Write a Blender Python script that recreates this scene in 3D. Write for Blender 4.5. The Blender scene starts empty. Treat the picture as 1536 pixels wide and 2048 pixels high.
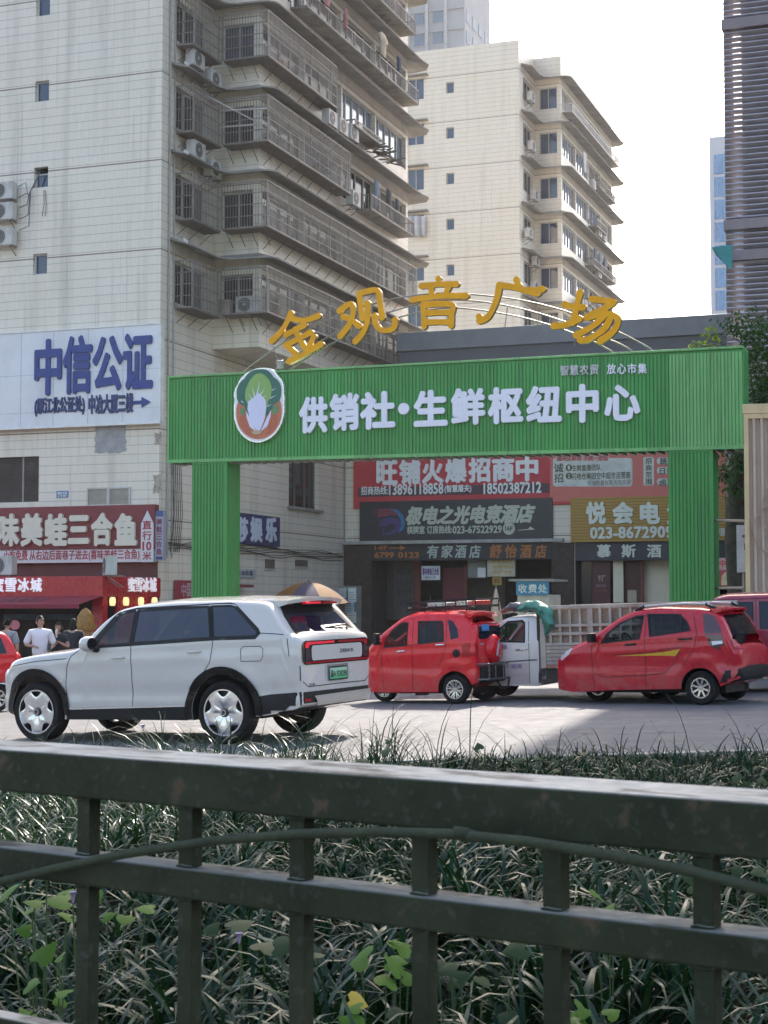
import bpy, bmesh, math, random
from mathutils import Vector, Matrix, noise
from mathutils.bvhtree import BVHTree
R = math.radians
random.seed(7)
SC = bpy.context.scene
COL = SC.collection

# ------------------------------------------------------------------ camera, sky, sun, exposure
FPX, HOR, HC = 3300.0, 1212.0, 1.70           # focal length and horizon in photo pixels (1536x2048), eye height
PITCH = math.atan((HOR - 1024) / FPX)
cam_d = bpy.data.cameras.new('camera')
cam = bpy.data.objects.new('camera', cam_d); COL.objects.link(cam)
cam.location = (0, 0, HC); cam.rotation_euler = (R(90) + PITCH, 0, 0)
cam_d.sensor_fit = 'HORIZONTAL'; cam_d.sensor_width = 36.0; cam_d.lens = 36.0 * FPX / 1536
cam_d.clip_start = 0.1; cam_d.clip_end = 3000
cam_d.dof.use_dof = True; cam_d.dof.focus_distance = 26; cam_d.dof.aperture_fstop = 24
SC.camera = cam
SUN_EL, SUN_AZ = 44.0, 16.0                   # degrees; azimuth to the right of the viewing direction (+Y)
w = bpy.data.worlds.new('World'); SC.world = w; w.use_nodes = True
nt = w.node_tree
sky = nt.nodes.new('ShaderNodeTexSky'); sky.sky_type = 'NISHITA'; sky.sun_disc = False
sky.sun_elevation = R(SUN_EL); sky.sun_rotation = R(SUN_AZ)
sky.air_density = 1.3; sky.dust_density = 4.5; sky.ozone_density = 1.0; sky.altitude = 250
nt.links.new(sky.outputs[0], nt.nodes['Background'].inputs[0])
nt.nodes['Background'].inputs[1].default_value = 0.15
sun_d = bpy.data.lights.new('sun', 'SUN'); sun_d.energy = 3.4; sun_d.angle = R(0.6); sun_d.color = (1.0, .94, .84)
sun = bpy.data.objects.new('sun', sun_d); COL.objects.link(sun)
_sd = Vector((math.sin(R(SUN_AZ)) * math.cos(R(SUN_EL)), math.cos(R(SUN_AZ)) * math.cos(R(SUN_EL)), math.sin(R(SUN_EL))))
sun.rotation_euler = (-_sd).to_track_quat('-Z', 'Y').to_euler(); sun.location = (0, 0, 60)
SC.view_settings.view_transform = 'Standard'; SC.view_settings.look = 'None'
SC.view_settings.exposure = 1.62; SC.view_settings.use_white_balance = True; SC.view_settings.white_balance_temperature = 6650; SC.view_settings.white_balance_tint = 13; SC.view_settings.gamma = 1.0
SC.cycles.max_bounces = 8; SC.cycles.transparent_max_bounces = 12; SC.cycles.caustics_reflective = False
SC.cycles.caustics_refractive = False; SC.cycles.sample_clamp_indirect = 6.0

def gz(x):                                    # the street drops towards the left
    return .03 * max(-16.0, min(12.0, x))

# ------------------------------------------------------------------ pixel rays (used once, to survey where things stand)
_c, _s = math.cos(PITCH), math.sin(PITCH)
def ray(px, py):
    a, b = (px - 768) / FPX, -(py - 1024) / FPX
    return Vector((a, _c - b * _s, _s + b * _c))
EYE = Vector((0, 0, HC))
def at(px, py, Y):
    d = ray(px, py); return EYE + d * (Y / d.y)
def ground_at(px, py):
    d = ray(px, py)
    t = HC / (.03 * d.x - d.z)
    return EYE + d * t

class Frame:
    """a local survey grid: u along a facade to the right, v into depth"""
    def __init__(s, x, y, th, z=0.0):
        s.o = Vector((x, y, z)); s.th = R(th); s.deg = th
        s.u = Vector((math.cos(s.th), -math.sin(s.th), 0)); s.v = Vector((math.sin(s.th), math.cos(s.th), 0))
    def w(s, u, v, z): return s.o + s.u * u + s.v * v + Vector((0, 0, z))
    def front(s, px, py, v=0.0):              # pixel -> (u, z) on the plane v = const
        d = ray(px, py); t = (v - (EYE - s.o).dot(s.v)) / d.dot(s.v)
        p = EYE + d * t - s.o; return p.dot(s.u), p.z
    def side(s, px, py, u=0.0):               # pixel -> (v, z) on the plane u = const
        d = ray(px, py); t = (u - (EYE - s.o).dot(s.u)) / d.dot(s.u)
        p = EYE + d * t - s.o; return p.dot(s.v), p.z
    def rz(s): return -s.th

# ------------------------------------------------------------------ materials
class G:
    def __init__(s, name):
        s.m = bpy.data.materials.new(name); s.m.use_nodes = True; s.nt = s.m.node_tree
        s.b = s.nt.nodes['Principled BSDF']; s._o = None
    def n(s, t): return s.nt.nodes.new(t)
    def set(s, sock, val):
        if isinstance(val, bpy.types.NodeSocket): s.nt.links.new(val, sock)
        elif isinstance(val, (tuple, list)) and len(val) == 3 and sock.type == 'RGBA': sock.default_value = (*val, 1)
        else: sock.default_value = val
    def obj(s):
        if not s._o: s._o = s.n('ShaderNodeTexCoord').outputs['Object']
        return s._o
    def xyz(s):
        k = s.n('ShaderNodeSeparateXYZ'); s.set(k.inputs[0], s.obj()); return k.outputs
    def math(s, op, a, b=0.0, c=0.0):
        k = s.n('ShaderNodeMath'); k.operation = op
        for i, v in enumerate((a, b, c)): s.set(k.inputs[i], v)
        return k.outputs[0]
    def scale(s, v):
        k = s.n('ShaderNodeMapping'); s.set(k.inputs['Vector'], s.obj()); k.inputs['Scale'].default_value = v; return k.outputs[0]
    def noise(s, sc, det=4, vec=None, rough=.55):
        k = s.n('ShaderNodeTexNoise'); s.set(k.inputs['Vector'], vec if vec is not None else s.obj())
        k.inputs['Scale'].default_value = sc; k.inputs['Detail'].default_value = det; k.inputs['Roughness'].default_value = rough
        return k.outputs['Fac']
    def rng(s, v, a, b, c=0.0, d=1.0):
        k = s.n('ShaderNodeMapRange'); s.set(k.inputs[0], v)
        for i, q in enumerate((a, b, c, d)): k.inputs[i + 1].default_value = q
        return k.outputs[0]
    def mix(s, f, a, b, mode='MIX'):
        k = s.n('ShaderNodeMix'); k.data_type = 'RGBA'; k.blend_type = mode
        s.set(k.inputs[0], f); s.set(k.inputs[6], a); s.set(k.inputs[7], b); return k.outputs[2]
    def bump(s, h, strength=.3, dist=.01):
        k = s.n('ShaderNodeBump'); s.set(k.inputs['Height'], h); k.inputs['Strength'].default_value = strength
        k.inputs['Distance'].default_value = dist; s.nt.links.new(k.outputs[0], s.b.inputs['Normal'])
    def out(s, col, rough=.6, metal=0.0, spec=.5, coat=0.0):
        s.set(s.b.inputs['Base Color'], col); s.set(s.b.inputs['Roughness'], rough); s.set(s.b.inputs['Metallic'], metal)
        s.b.inputs['Specular IOR Level'].default_value = spec; s.b.inputs['Coat Weight'].default_value = coat
        s.b.inputs['Coat Roughness'].default_value = .04
        return s.m

_M = {}
def M(name, col=(.5, .5, .5), rough=.6, metal=0.0, var=.18, vs=2.5, bump=0.0, bs=60, spec=.5, coat=0.0, dirt=None, dv=.5):
    """worn plain surface: base colour with two scales of soft variation"""
    if name in _M: return _M[name]
    g = G(name)
    a = g.noise(vs, 5); b = g.noise(vs * 9, 3)
    f = g.math('ADD', g.math('MULTIPLY', a, .65), g.math('MULTIPLY', b, .35))
    lo = tuple(c * (1 - var * 1.6) for c in col); hi = tuple(min(.95, c * (1 + var * 1.2)) for c in col)
    c = g.mix(g.rng(f, .3, .7), lo, hi)
    if dirt: c = g.mix(g.math('MULTIPLY', g.rng(g.noise(vs * 1.7, 7, g.scale((1, 1, .25))), .5, .75), dv), c, dirt)
    if bump: g.bump(g.noise(bs, 4), bump, .02)
    r = g.rng(b, .3, .7, max(0, rough - .08), min(1, rough + .08))
    _M[name] = g.out(c, r, metal, spec, coat)
    return _M[name]

def emit(name, col, e):
    if name in _M: return _M[name]
    g = G(name); m = g.out(col, .4)
    g.b.inputs['Emission Color'].default_value = (*col, 1); g.b.inputs['Emission Strength'].default_value = e
    _M[name] = m; return m

def paint(name, col, flake=0.0, rough=.28, dust=.12, coat=.7):
    if name in _M: return _M[name]
    g = G(name)
    c = g.mix(g.math('MULTIPLY', g.rng(g.noise(3.0, 6), .45, .8), dust), col, (.30, .26, .22))
    c = g.mix(g.rng(g.noise(.9, 2), .35, .7, 0, .12), c, tuple(x * .6 for x in col))
    lowd = g.math('MULTIPLY', g.rng(g.xyz()[2], .75, .22, 0, 1), g.rng(g.noise(5, 6), .35, .7, .1, 1))      # road dust low on the body
    c = g.mix(g.math('MULTIPLY', lowd, .38), c, (.25, .21, .17))
    g.bump(g.noise(2.6, 2), .22, .035)
    _M[name] = g.out(c, g.rng(g.noise(6, 4), .3, .7, rough - .06, rough + .12), flake, .25, coat)
    return _M[name]

def glass(name, tint=(.02, .025, .03), see=.0, rough=.03, spec=.5, coat=.4):
    """window glass: dark glossy pane, see = how much one sees through"""
    if name in _M: return _M[name]
    g = G(name); g.out(tint, rough, 0, spec, coat)
    if see:
        t = g.n('ShaderNodeBsdfTransparent'); t.inputs[0].default_value = (.78, .84, .82, 1)
        k = g.n('ShaderNodeMixShader'); k.inputs[0].default_value = 1 - see
        g.nt.links.new(t.outputs[0], k.inputs[1]); g.nt.links.new(g.b.outputs[0], k.inputs[2])
        g.nt.links.new(k.outputs[0], g.nt.nodes['Material Output'].inputs[0])
    _M[name] = g.m; return g.m

# ------------------------------------------------------------------ mesh builder and object helpers
class MB:
    def __init__(s): s.v = []; s.f = []; s.mi = []; s.cur = 0
    def add(s, vs, fs):
        o = len(s.v); s.v += [tuple(v) for v in vs]
        for f in fs: s.f.append(tuple(i + o for i in f)); s.mi.append(s.cur)
        return s
    def box(s, x0, x1, y0, y1, z0, z1):
        return s.add([(x0,y0,z0),(x1,y0,z0),(x1,y1,z0),(x0,y1,z0),(x0,y0,z1),(x1,y0,z1),(x1,y1,z1),(x0,y1,z1)],
                     [(0,3,2,1),(4,5,6,7),(0,1,5,4),(1,2,6,5),(2,3,7,6),(3,0,4,7)])
    def cbox(s, c, sz, rot=None):
        vs = []
        for x, y, z in ((-1,-1,-1),(1,-1,-1),(1,1,-1),(-1,1,-1),(-1,-1,1),(1,-1,1),(1,1,1),(-1,1,1)):
            p = Vector((x*sz[0]/2, y*sz[1]/2, z*sz[2]/2))
            if rot is not None: p = rot @ p
            vs.append(p + Vector(c))
        return s.add(vs, [(0,3,2,1),(4,5,6,7),(0,1,5,4),(1,2,6,5),(2,3,7,6),(3,0,4,7)])
    def beam(s, p, q, a, b=None, up=(0, 0, 1)):
        p, q = Vector(p), Vector(q); b = b or a; d = (q - p).normalized(); u = Vector(up)
        if abs(d.dot(u)) > .98: u = Vector((0, 1, 0))
        x = d.cross(u).normalized() * a / 2; y = x.cross(d).normalized() * b / 2
        vs = [p-x-y, p+x-y, p+x+y, p-x+y, q-x-y, q+x-y, q+x+y, q-x+y]
        return s.add(vs, [(0,3,2,1),(4,5,6,7),(0,1,5,4),(1,2,6,5),(2,3,7,6),(3,0,4,7)])
    def tube(s, pts, r, n=8, cap=True):
        pts = [Vector(p) for p in pts]; rs = r if isinstance(r, (list, tuple)) else [r] * len(pts)
        vs = []; ref = None
        for i, p in enumerate(pts):
            d = (pts[min(i+1, len(pts)-1)] - pts[max(i-1, 0)]).normalized()
            if ref is None: ref = Vector((0,0,1)) if abs(d.z) < .9 else Vector((1,0,0))
            x = d.cross(ref).normalized(); y = x.cross(d).normalized(); ref = y if abs(d.dot(y)) < .9 else ref
            for k in range(n):
                a = 2*math.pi*k/n; vs.append(p + (x*math.cos(a) + y*math.sin(a)) * rs[i])
        fs = [(i*n+k, i*n+(k+1)%n, (i+1)*n+(k+1)%n, (i+1)*n+k) for i in range(len(pts)-1) for k in range(n)]
        if cap: fs += [tuple(range(n))[::-1], tuple((len(pts)-1)*n+k for k in range(n))]
        return s.add(vs, fs)
    def lathe(s, prof, n=24, axis='Z', c=(0, 0, 0)):
        vs = []
        for r, h in prof:
            for k in range(n):
                a = 2*math.pi*k/n; x, y = r*math.cos(a), r*math.sin(a)
                p = (x, y, h) if axis == 'Z' else (x, h, y) if axis == 'Y' else (h, x, y)
                vs.append((p[0]+c[0], p[1]+c[1], p[2]+c[2]))
        m = len(prof)
        return s.add(vs, [(i*n+k, i*n+(k+1)%n, (i+1)*n+(k+1)%n, (i+1)*n+k) for i in range(m-1) for k in range(n)])
    def prism(s, poly, d0, d1, fn=None):
        """polygon (a, b) extruded from depth d0 to d1; fn(a, b, d) -> xyz (default a=x, b=z, d=y)"""
        fn = fn or (lambda a, b, d: (a, d, b)); n = len(poly)
        vs = [fn(a, b, d0) for a, b in poly] + [fn(a, b, d1) for a, b in poly]
        return s.add(vs, [tuple(range(n)), tuple(range(n, 2*n))[::-1]] + [(i, i+n, (i+1)%n+n, (i+1)%n) for i in range(n)])
    def build(s, name, mat=None, parent=None, bevel=0.0, smooth=None, seg=2, loc=None, rz=None):
        me = bpy.data.meshes.new(name); me.from_pydata(s.v, [], s.f)
        mats = mat if isinstance(mat, (list, tuple)) else [mat]
        for m in mats: me.materials.append(m)
        if len(mats) > 1: me.polygons.foreach_set('material_index', s.mi)
        bm = bmesh.new(); bm.from_mesh(me); bmesh.ops.recalc_face_normals(bm, faces=bm.faces); bm.to_mesh(me); bm.free()
        return link(name, me, parent, bevel, smooth, seg, loc, rz)

def link(name, me, parent=None, bevel=0.0, smooth=None, seg=2, loc=None, rz=None):
    o = bpy.data.objects.new(name, me); COL.objects.link(o)
    if parent: o.parent = parent
    if smooth is not None:
        me.polygons.foreach_set('use_smooth', [True] * len(me.polygons)); me.set_sharp_from_angle(angle=R(smooth))
    if bevel:
        b = o.modifiers.new('bevel', 'BEVEL'); b.width = bevel; b.segments = seg; b.limit_method = 'ANGLE'; b.angle_limit = R(40)
    if loc is not None: o.location = loc
    if rz is not None: o.rotation_euler = (0, 0, rz)
    return o

def tag(o, label=None, cat=None, group=None, kind=None):
    if label: o['label'] = label
    if cat: o['category'] = cat
    if group: o['group'] = group
    if kind: o['kind'] = kind
    return o
def thing(name, label, cat, loc=(0, 0, 0), rz=0.0, group=None):
    o = bpy.data.objects.new(name, None); COL.objects.link(o); o.empty_display_size = .2
    o.location = loc; o.rotation_euler = (0, 0, rz)
    return tag(o, label, cat, group)
def dup(root, loc, rz=None, label=None, name=None):
    def cp(o, par):
        c = o.copy(); COL.objects.link(c)
        if par: c.parent = par
        for ch in [x for x in kids.get(o.name, [])]: cp(ch, c)
        return c
    kids = {}
    for x in COL.objects:
        if x.parent: kids.setdefault(x.parent.name, []).append(x)
    r = cp(root, None); r.location = loc
    if rz is not None: r.rotation_euler = (0, 0, rz)
    if label: r['label'] = label
    return r

def wall(mb, fn, L0, L1, H0, H1, holes, depth):
    """flat wall with rectangular openings and reveals; fn(a, b, d) -> xyz, d inward"""
    xs = sorted({L0, L1, *[h[0] for h in holes], *[h[1] for h in holes]}); zs = sorted({H0, H1, *[h[2] for h in holes], *[h[3] for h in holes]})
    xs = [x for x in xs if L0 <= x <= L1]; zs = [z for z in zs if H0 <= z <= H1]
    for i in range(len(xs)-1):
        for j in range(len(zs)-1):
            cx, cz = (xs[i]+xs[i+1])/2, (zs[j]+zs[j+1])/2
            if any(h[0] < cx < h[1] and h[2] < cz < h[3] for h in holes): continue
            mb.add([fn(xs[i],zs[j],0), fn(xs[i+1],zs[j],0), fn(xs[i+1],zs[j+1],0), fn(xs[i],zs[j+1],0)], [(0,1,2,3)])
    for a0, a1, b0, b1 in holes:
        a0, a1, b0, b1 = max(a0, L0), min(a1, L1), max(b0, H0), min(b1, H1)
        for (p, q) in (((a0,b0),(a1,b0)), ((a1,b0),(a1,b1)), ((a1,b1),(a0,b1)), ((a0,b1),(a0,b0))):
            mb.add([fn(*p,0), fn(*q,0), fn(*q,depth), fn(*p,depth)], [(0,1,2,3)])

# ------------------------------------------------------------------ lettering
_TXT = {}
def text_mesh(body, bold=0.0, shear=0.0, sp=1.0):
    """glyph outlines as (verts, faces) in em units, origin at the lower left"""
    key = (body, bold, shear, sp)
    if key in _TXT: return _TXT[key]
    cu = bpy.data.curves.new('lettering', 'FONT'); cu.body = body; cu.shear = shear; cu.space_character = sp; cu.resolution_u = 2
    o = bpy.data.objects.new('lettering', cu); COL.objects.link(o)
    me = bpy.data.meshes.new_from_object(o.evaluated_get(bpy.context.evaluated_depsgraph_get()))
    bm = bmesh.new(); bm.from_mesh(me); bmesh.ops.dissolve_limit(bm, angle_limit=R(4), verts=bm.verts, edges=bm.edges)
    bmesh.ops.triangulate(bm, faces=bm.faces)
    bm.verts.ensure_lookup_table(); bm.verts.index_update()
    vs = [v.co.copy() for v in bm.verts]; fs = [tuple(v.index for v in f.verts) for f in bm.faces]
    edges = [tuple(v.index for v in e.verts) for e in bm.edges if len(e.link_faces) == 1]
    bm.free(); bpy.data.objects.remove(o); bpy.data.curves.remove(cu); bpy.data.meshes.remove(me)
    xs = [v.x for v in vs] or [0]; ys = [v.y for v in vs] or [0]
    _TXT[key] = (vs, fs, edges, min(xs), max(xs), min(ys), max(ys)); return _TXT[key]
def lettering(mb, body, x0, x1, z0, z1, y, thick=.01, bold=0.0, shear=0.0, fn=None, sp=1.0):
    """text filling the rectangle x0..x1, z0..z1 on the plane y (front faces -y); bold in em"""
    vs, fs, ed, a0, a1, b0, b1 = text_mesh(body, bold, shear, sp)
    fn = fn or (lambda a, d, b: (a, d, b))
    sx, sz = (x1-x0)/max(1e-6, a1-a0+2*bold), (z1-z0)/max(1e-6, b1-b0+2*bold)
    offs = [(0, 0)] if not bold else [(0,0),(1,0),(-1,0),(0,1),(0,-1),(.7,.7),(-.7,.7),(.7,-.7),(-.7,-.7)]
    for k, (ox, oz) in enumerate(offs):
        yy = y - thick - .0006 * k
        P = [fn(x0 + (v.x - a0 + bold + ox*bold)*sx, yy, z0 + (v.y - b0 + bold + oz*bold)*sz) for v in vs]
        mb.add(P, fs)
        if thick > .003:
            n = len(ed); Q = []
            for e in ed:
                for i in e: Q.append(P[i])
                for i in e[::-1]:
                    v = vs[i]; Q.append(fn(x0 + (v.x - a0 + bold + ox*bold)*sx, y, z0 + (v.y - b0 + bold + oz*bold)*sz))
            mb.add(Q, [(4*i, 4*i+1, 4*i+2, 4*i+3) for i in range(n)])
    return mb
# ------------------------------------------------------------------ survey frames
FB = Frame(-7.0, 51.2, 20)                    # corner of the near apartment block
FM = Frame(8.15, 98.3, 20, 1.5)               # same block type, further up
FG = Frame(6.2, 36.0, 20)                     # gateway
_p = FB.w(0, 15.8, 0); FP = Frame(_p.x, _p.y, 20)   # market podium front
FT = Frame(10.68, 51.0, 20)                    # louvred tower

# ------------------------------------------------------------------ ground
def road_mat():
    g = G('worn concrete road'); 
    a = g.noise(.25, 6); b = g.noise(5, 6); c = g.noise(160, 2)
    col = g.mix(g.rng(a, .3, .7), (.094, .097, .104), (.140, .143, .150))
    col = g.mix(g.math('MULTIPLY', g.rng(b, .45, .75), .5), col, (.13, .125, .12))
    col = g.mix(g.math('MULTIPLY', g.rng(g.noise(1.1, 8, g.scale((.35, 1.4, 1))), .52, .72), .45), col, (.105, .10, .098))
    col = g.mix(g.math('MULTIPLY', g.rng(c, .55, .8), .35), col, (.23, .22, .21))
    x, y, z = g.xyz()
    # crack sealing and slab joints
    wob = g.math('MULTIPLY', g.math('SUBTRACT', g.noise(.6, 5), .5), 1.6)
    for ang, off, wd in ((.36, 4.1, .03), (.36, 9.9, .035), (.30, -2.0, .03), (-1.6, 3.5, .03), (-1.9, 12.0, .03)):
        d = g.math('ABSOLUTE', g.math('ADD', g.math('SUBTRACT', g.math('ADD', y, g.math('MULTIPLY', x, ang)), 18 + off), wob))
        col = g.mix(g.math('MULTIPLY', g.math('LESS_THAN', d, wd), .8), col, (.06, .058, .055))
    tr = g.noise(1.3, 4, g.scale((.09, 1.5, 1)))
    col = g.mix(g.math('MULTIPLY', g.rng(tr, .50, .66), .42), col, (.085, .082, .08))           # tyre-darkened tracks along the lanes
    col = g.mix(g.math('MULTIPLY', g.rng(g.noise(.8, 3), .66, .72), .55), col, (.07, .068, .066))      # patches and oil stains
    g.bump(g.math('ADD', c, g.math('MULTIPLY', b, 1.5)), .5, .014)
    return g.out(col, g.rng(b, .3, .7, .62, .85), 0, .3)
def sheet(name, mat, xs, ys, dz=0.0, parent=None):
    vs = [(x, y, gz(x) + dz) for y in ys for x in xs]; n = len(xs)
    fs = [(j*n+i, j*n+i+1, (j+1)*n+i+1, (j+1)*n+i) for j in range(len(ys)-1) for i in range(n-1)]
    return tag(MB().add(vs, fs).build(name, mat), kind='structure')
sheet('road', road_mat(), [-900, -300, -60, -16, -8, 0, 6, 12, 60, 300, 900], [-300, -30, 0, 10, 20, 30, 40, 60, 120, 400, 1500])
# market forecourt paving, a step above the road
pave = M('grey paving', (.16, .155, .15), .8, vs=1.2, bump=.2, bs=40)
def slab(name, mat, poly, h, z=0.0, kind='structure', lift=0.0):
    n = len(poly); vs = [(x, y, gz(x)-.3+z) for x, y in poly] + [(x, y, gz(x)+h+z) for x, y in poly]
    o = MB().add(vs, [tuple(range(n))[::-1], tuple(range(n, 2*n))] + [(i, (i+1)%n, (i+1)%n+n, i+n) for i in range(n)]).build(name, mat)
    return tag(o, kind=kind)
slab('pavement', pave, [(-40, 52.5), (-9.5, 39.5), (-6.3, 39.6), (-5.0, 39.2), (-4.2, 42), (9, 38), (30, 30), (30, 90), (-40, 90)], .12)

# planting bed in front of the fence, with a kerb towards the road
BED = .27
FD = (math.cos(R(34.4)), -math.sin(R(34.4)))  # fence direction (to the right, towards the viewer)
FO = Vector((0, 2.656))                        # fence centre
def bed_back(x): return 15.0 - .02 * x
soil = M('dark planting soil', (.014, .012, .008), .95, var=.3, vs=6, bump=.6, bs=30, spec=.03)
_poly = [(-12, 9.0), (12, -3.6), (14, 14.7), (6, 14.9), (0, 15.0), (-6, 15.2), (-14, 15.6)]
slab('planting_bed', soil, _poly, BED)
kerb_m = M('pale kerb stone', (.30, .29, .27), .8, bump=.2, bs=50, dirt=(.12, .11, .1))
for i, (a, b) in enumerate((((14, 14.7), (6, 14.9)), ((6, 14.9), (0, 15.0)), ((0, 15.0), (-6, 15.2)), ((-6, 15.2), (-14, 15.6)))):
    slab('kerb', kerb_m, [(a[0], a[1]+.004), (a[0], a[1]+.16), (b[0], b[1]+.16), (b[0], b[1]+.004)], BED + .03)
# the footway the viewer stands on
slab('footway', M('footway paving', (.2, .19, .18), .85, bump=.2), [(-12, 8.99), (-20, 13), (-20, -8), (14, -8), (12, -3.61)], .12)

# ------------------------------------------------------------------ apartment blocks
ZF = [10.06 + 2.835 * k for k in range(9)]; ROOF = 34.5
def tile_mat(name, col, grime):
    g = G(name); x, y, z = g.xyz()
    t = g.math('FRACT', g.math('DIVIDE', g.math('ADD', z, 100 - 10.06), .2835))
    h = g.math('LESS_THAN', g.math('ABSOLUTE', g.math('SUBTRACT', t, .5)), .465)     # 1 on the tile, 0 in the grout
    s = g.math('ADD', x, y)
    v = g.math('LESS_THAN', g.math('ABSOLUTE', g.math('SUBTRACT', g.math('FRACT', g.math('DIVIDE', g.math('ADD', s, 60), .075)), .5)), .44)
    cell = g.n('ShaderNodeTexWhiteNoise'); cell.noise_dimensions = '2D'
    cv = g.n('ShaderNodeCombineXYZ'); g.set(cv.inputs[0], g.math('FLOOR', g.math('DIVIDE', g.math('ADD', s, 60), .075))); g.set(cv.inputs[1], g.math('FLOOR', g.math('DIVIDE', z, .2835)))
    g.set(cell.inputs['Vector'], cv.outputs[0])
    c = g.mix(g.math('MULTIPLY', cell.outputs['Value'], .35), col, tuple(q * .82 for q in col))
    c = g.mix(g.math('MULTIPLY', g.rng(g.noise(.35, 5), .35, .7), .5), c, tuple(q * f for q, f in zip(col, (.90, .88, .80))))
    c = g.mix(g.math('MULTIPLY', g.rng(g.noise(1.0, 7, g.scale((1.6, 1.6, .12))), .50, .78), grime*.8), c, (.27, .235, .19))
    c = g.mix(g.math('MULTIPLY', g.rng(g.noise(3.0, 4, g.scale((2.4, 2.4, .05))), .58, .70), grime * .6), c, (.22, .20, .175))
    c = g.mix(g.math('MULTIPLY', g.math('SUBTRACT', 1, v), .22), c, (.25, .22, .18))
    c = g.mix(g.math('MULTIPLY', g.math('SUBTRACT', 1, h), .50), c, (.15, .135, .115))
    f = g.math('ABSOLUTE', g.math('SUBTRACT', g.math('FRACT', g.math('ADD', g.math('DIVIDE', g.math('SUBTRACT', z, 10.06), 2.835), 20.5)), .5))
    c = g.mix(g.math('MULTIPLY', g.math('LESS_THAN', f, .0075), .8), c, (.13, .07, .055))
    g.bump(g.math('MULTIPLY', h, v), .25, .006)
    return g.out(c, .42, 0, .45)
TILE = tile_mat('cream wall tile', (.775, .70, .59), .5)
TILE2 = tile_mat('pale yellow wall tile', (.77, .72, .605), .3)
GLS = glass('dark blue window glass', (.028, .05, .095)); GLD = glass('dim window glass', (.022, .022, .023), 0, .08, .22, 0)
GLW = glass('bright blue window glass', (.16, .22, .30), rough=.08)
ALU = M('grey white window frame', (.5, .49, .46), .5, var=.1)
CONC = M('weathered concrete', (.30, .275, .235), .9, var=.25, vs=1.5, bump=.3, bs=25, dirt=(.11, .1, .085), dv=.7)
CANM = M('stained canopy slab', (.27, .25, .22), .85, var=.25, vs=1.1, bump=.25, bs=20, dirt=(.13, .115, .10), dv=.6)
BAR = M('dull steel bars', (.25, .225, .20), .55, .2, var=.2, vs=4, dirt=(.16, .09, .05), dv=.6)
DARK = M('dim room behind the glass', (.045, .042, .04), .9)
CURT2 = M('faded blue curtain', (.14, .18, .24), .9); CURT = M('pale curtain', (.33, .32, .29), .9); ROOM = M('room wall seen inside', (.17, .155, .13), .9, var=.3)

def window(parent, fn, a0, a1, b0, b1, depth, nm=2, gl=None, fr=None, bar=.05):
    """part: pane with a frame child; fn(a, b, d)"""
    m = MB().prism([(a0, b0), (a1, b0), (a1, b1), (a0, b1)], depth, depth + .02, fn)
    o = m.build('window', gl or GLS, parent)
    f = MB(); t = bar
    def bx(p0, p1, q0, q1): f.prism([(p0, q0), (p1, q0), (p1, q1), (p0, q1)], depth - .05, depth - .004, fn)
    bx(a0, a1, b0, b0+t); bx(a0, a1, b1-t, b1); bx(a0, a0+t, b0+t, b1-t); bx(a1-t, a1, b0+t, b1-t)
    for i in range(1, nm):
        c = a0 + (a1-a0)*i/nm; bx(c-t/2, c+t/2, b0+t, b1-t)
    f.build('frame', fr or ALU, o); return o

def bar_cage(path, z0, z1, step=.102, rails=5, mb=None, t=.018, closed_bottom=True, parent=None, name='security_grille', mat=None):
    """welded bar cage following a plan polyline"""
    mb = mb or MB()
    for i in range(len(path)-1):
        p, q = Vector((*path[i], 0)), Vector((*path[i+1], 0)); L = (q-p).length; n = max(1, round(L/step))
        for k in range(n + (1 if i == len(path)-2 else 0)):
            c = p.lerp(q, k/n); tt = t*1.9 if k % 18 == 0 else t
            mb.box(c.x-tt/2, c.x+tt/2, c.y-tt/2, c.y+tt/2, z0, z1)
        for r in range(rails):
            z = z0 + (z1-z0)*r/(rails-1); h = .05 if r in (0, rails-1) else .024
            mb.beam((p.x, p.y, z), (q.x, q.y, z), .03, h)
    return mb.build(name, mat or BAR, parent)

def path_offset_canopy(pts, z0, z1, inner, parent, mat, curl=0.0):
    """thin slab between the wall line (inner) and the outer curve (pts)"""
    m = MB(); n = len(pts)
    for i in range(n-1):
        a, b, c, d = pts[i], pts[i+1], inner[i+1], inner[i]
        m.add([(*a, z0-curl), (*b, z0-curl), (*c, z0+.06), (*d, z0+.06), (*a, z1-curl), (*b, z1-curl), (*c, z1+.10), (*d, z1+.10)],
              [(0,1,2,3), (4,5,6,7), (0,1,5,4), (2,3,7,6)] + ([(0,3,7,4)] if i == 0 else []) + ([(1,2,6,5)] if i == n-2 else []))
    return m.build('canopy', mat, parent, smooth=35)

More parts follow.
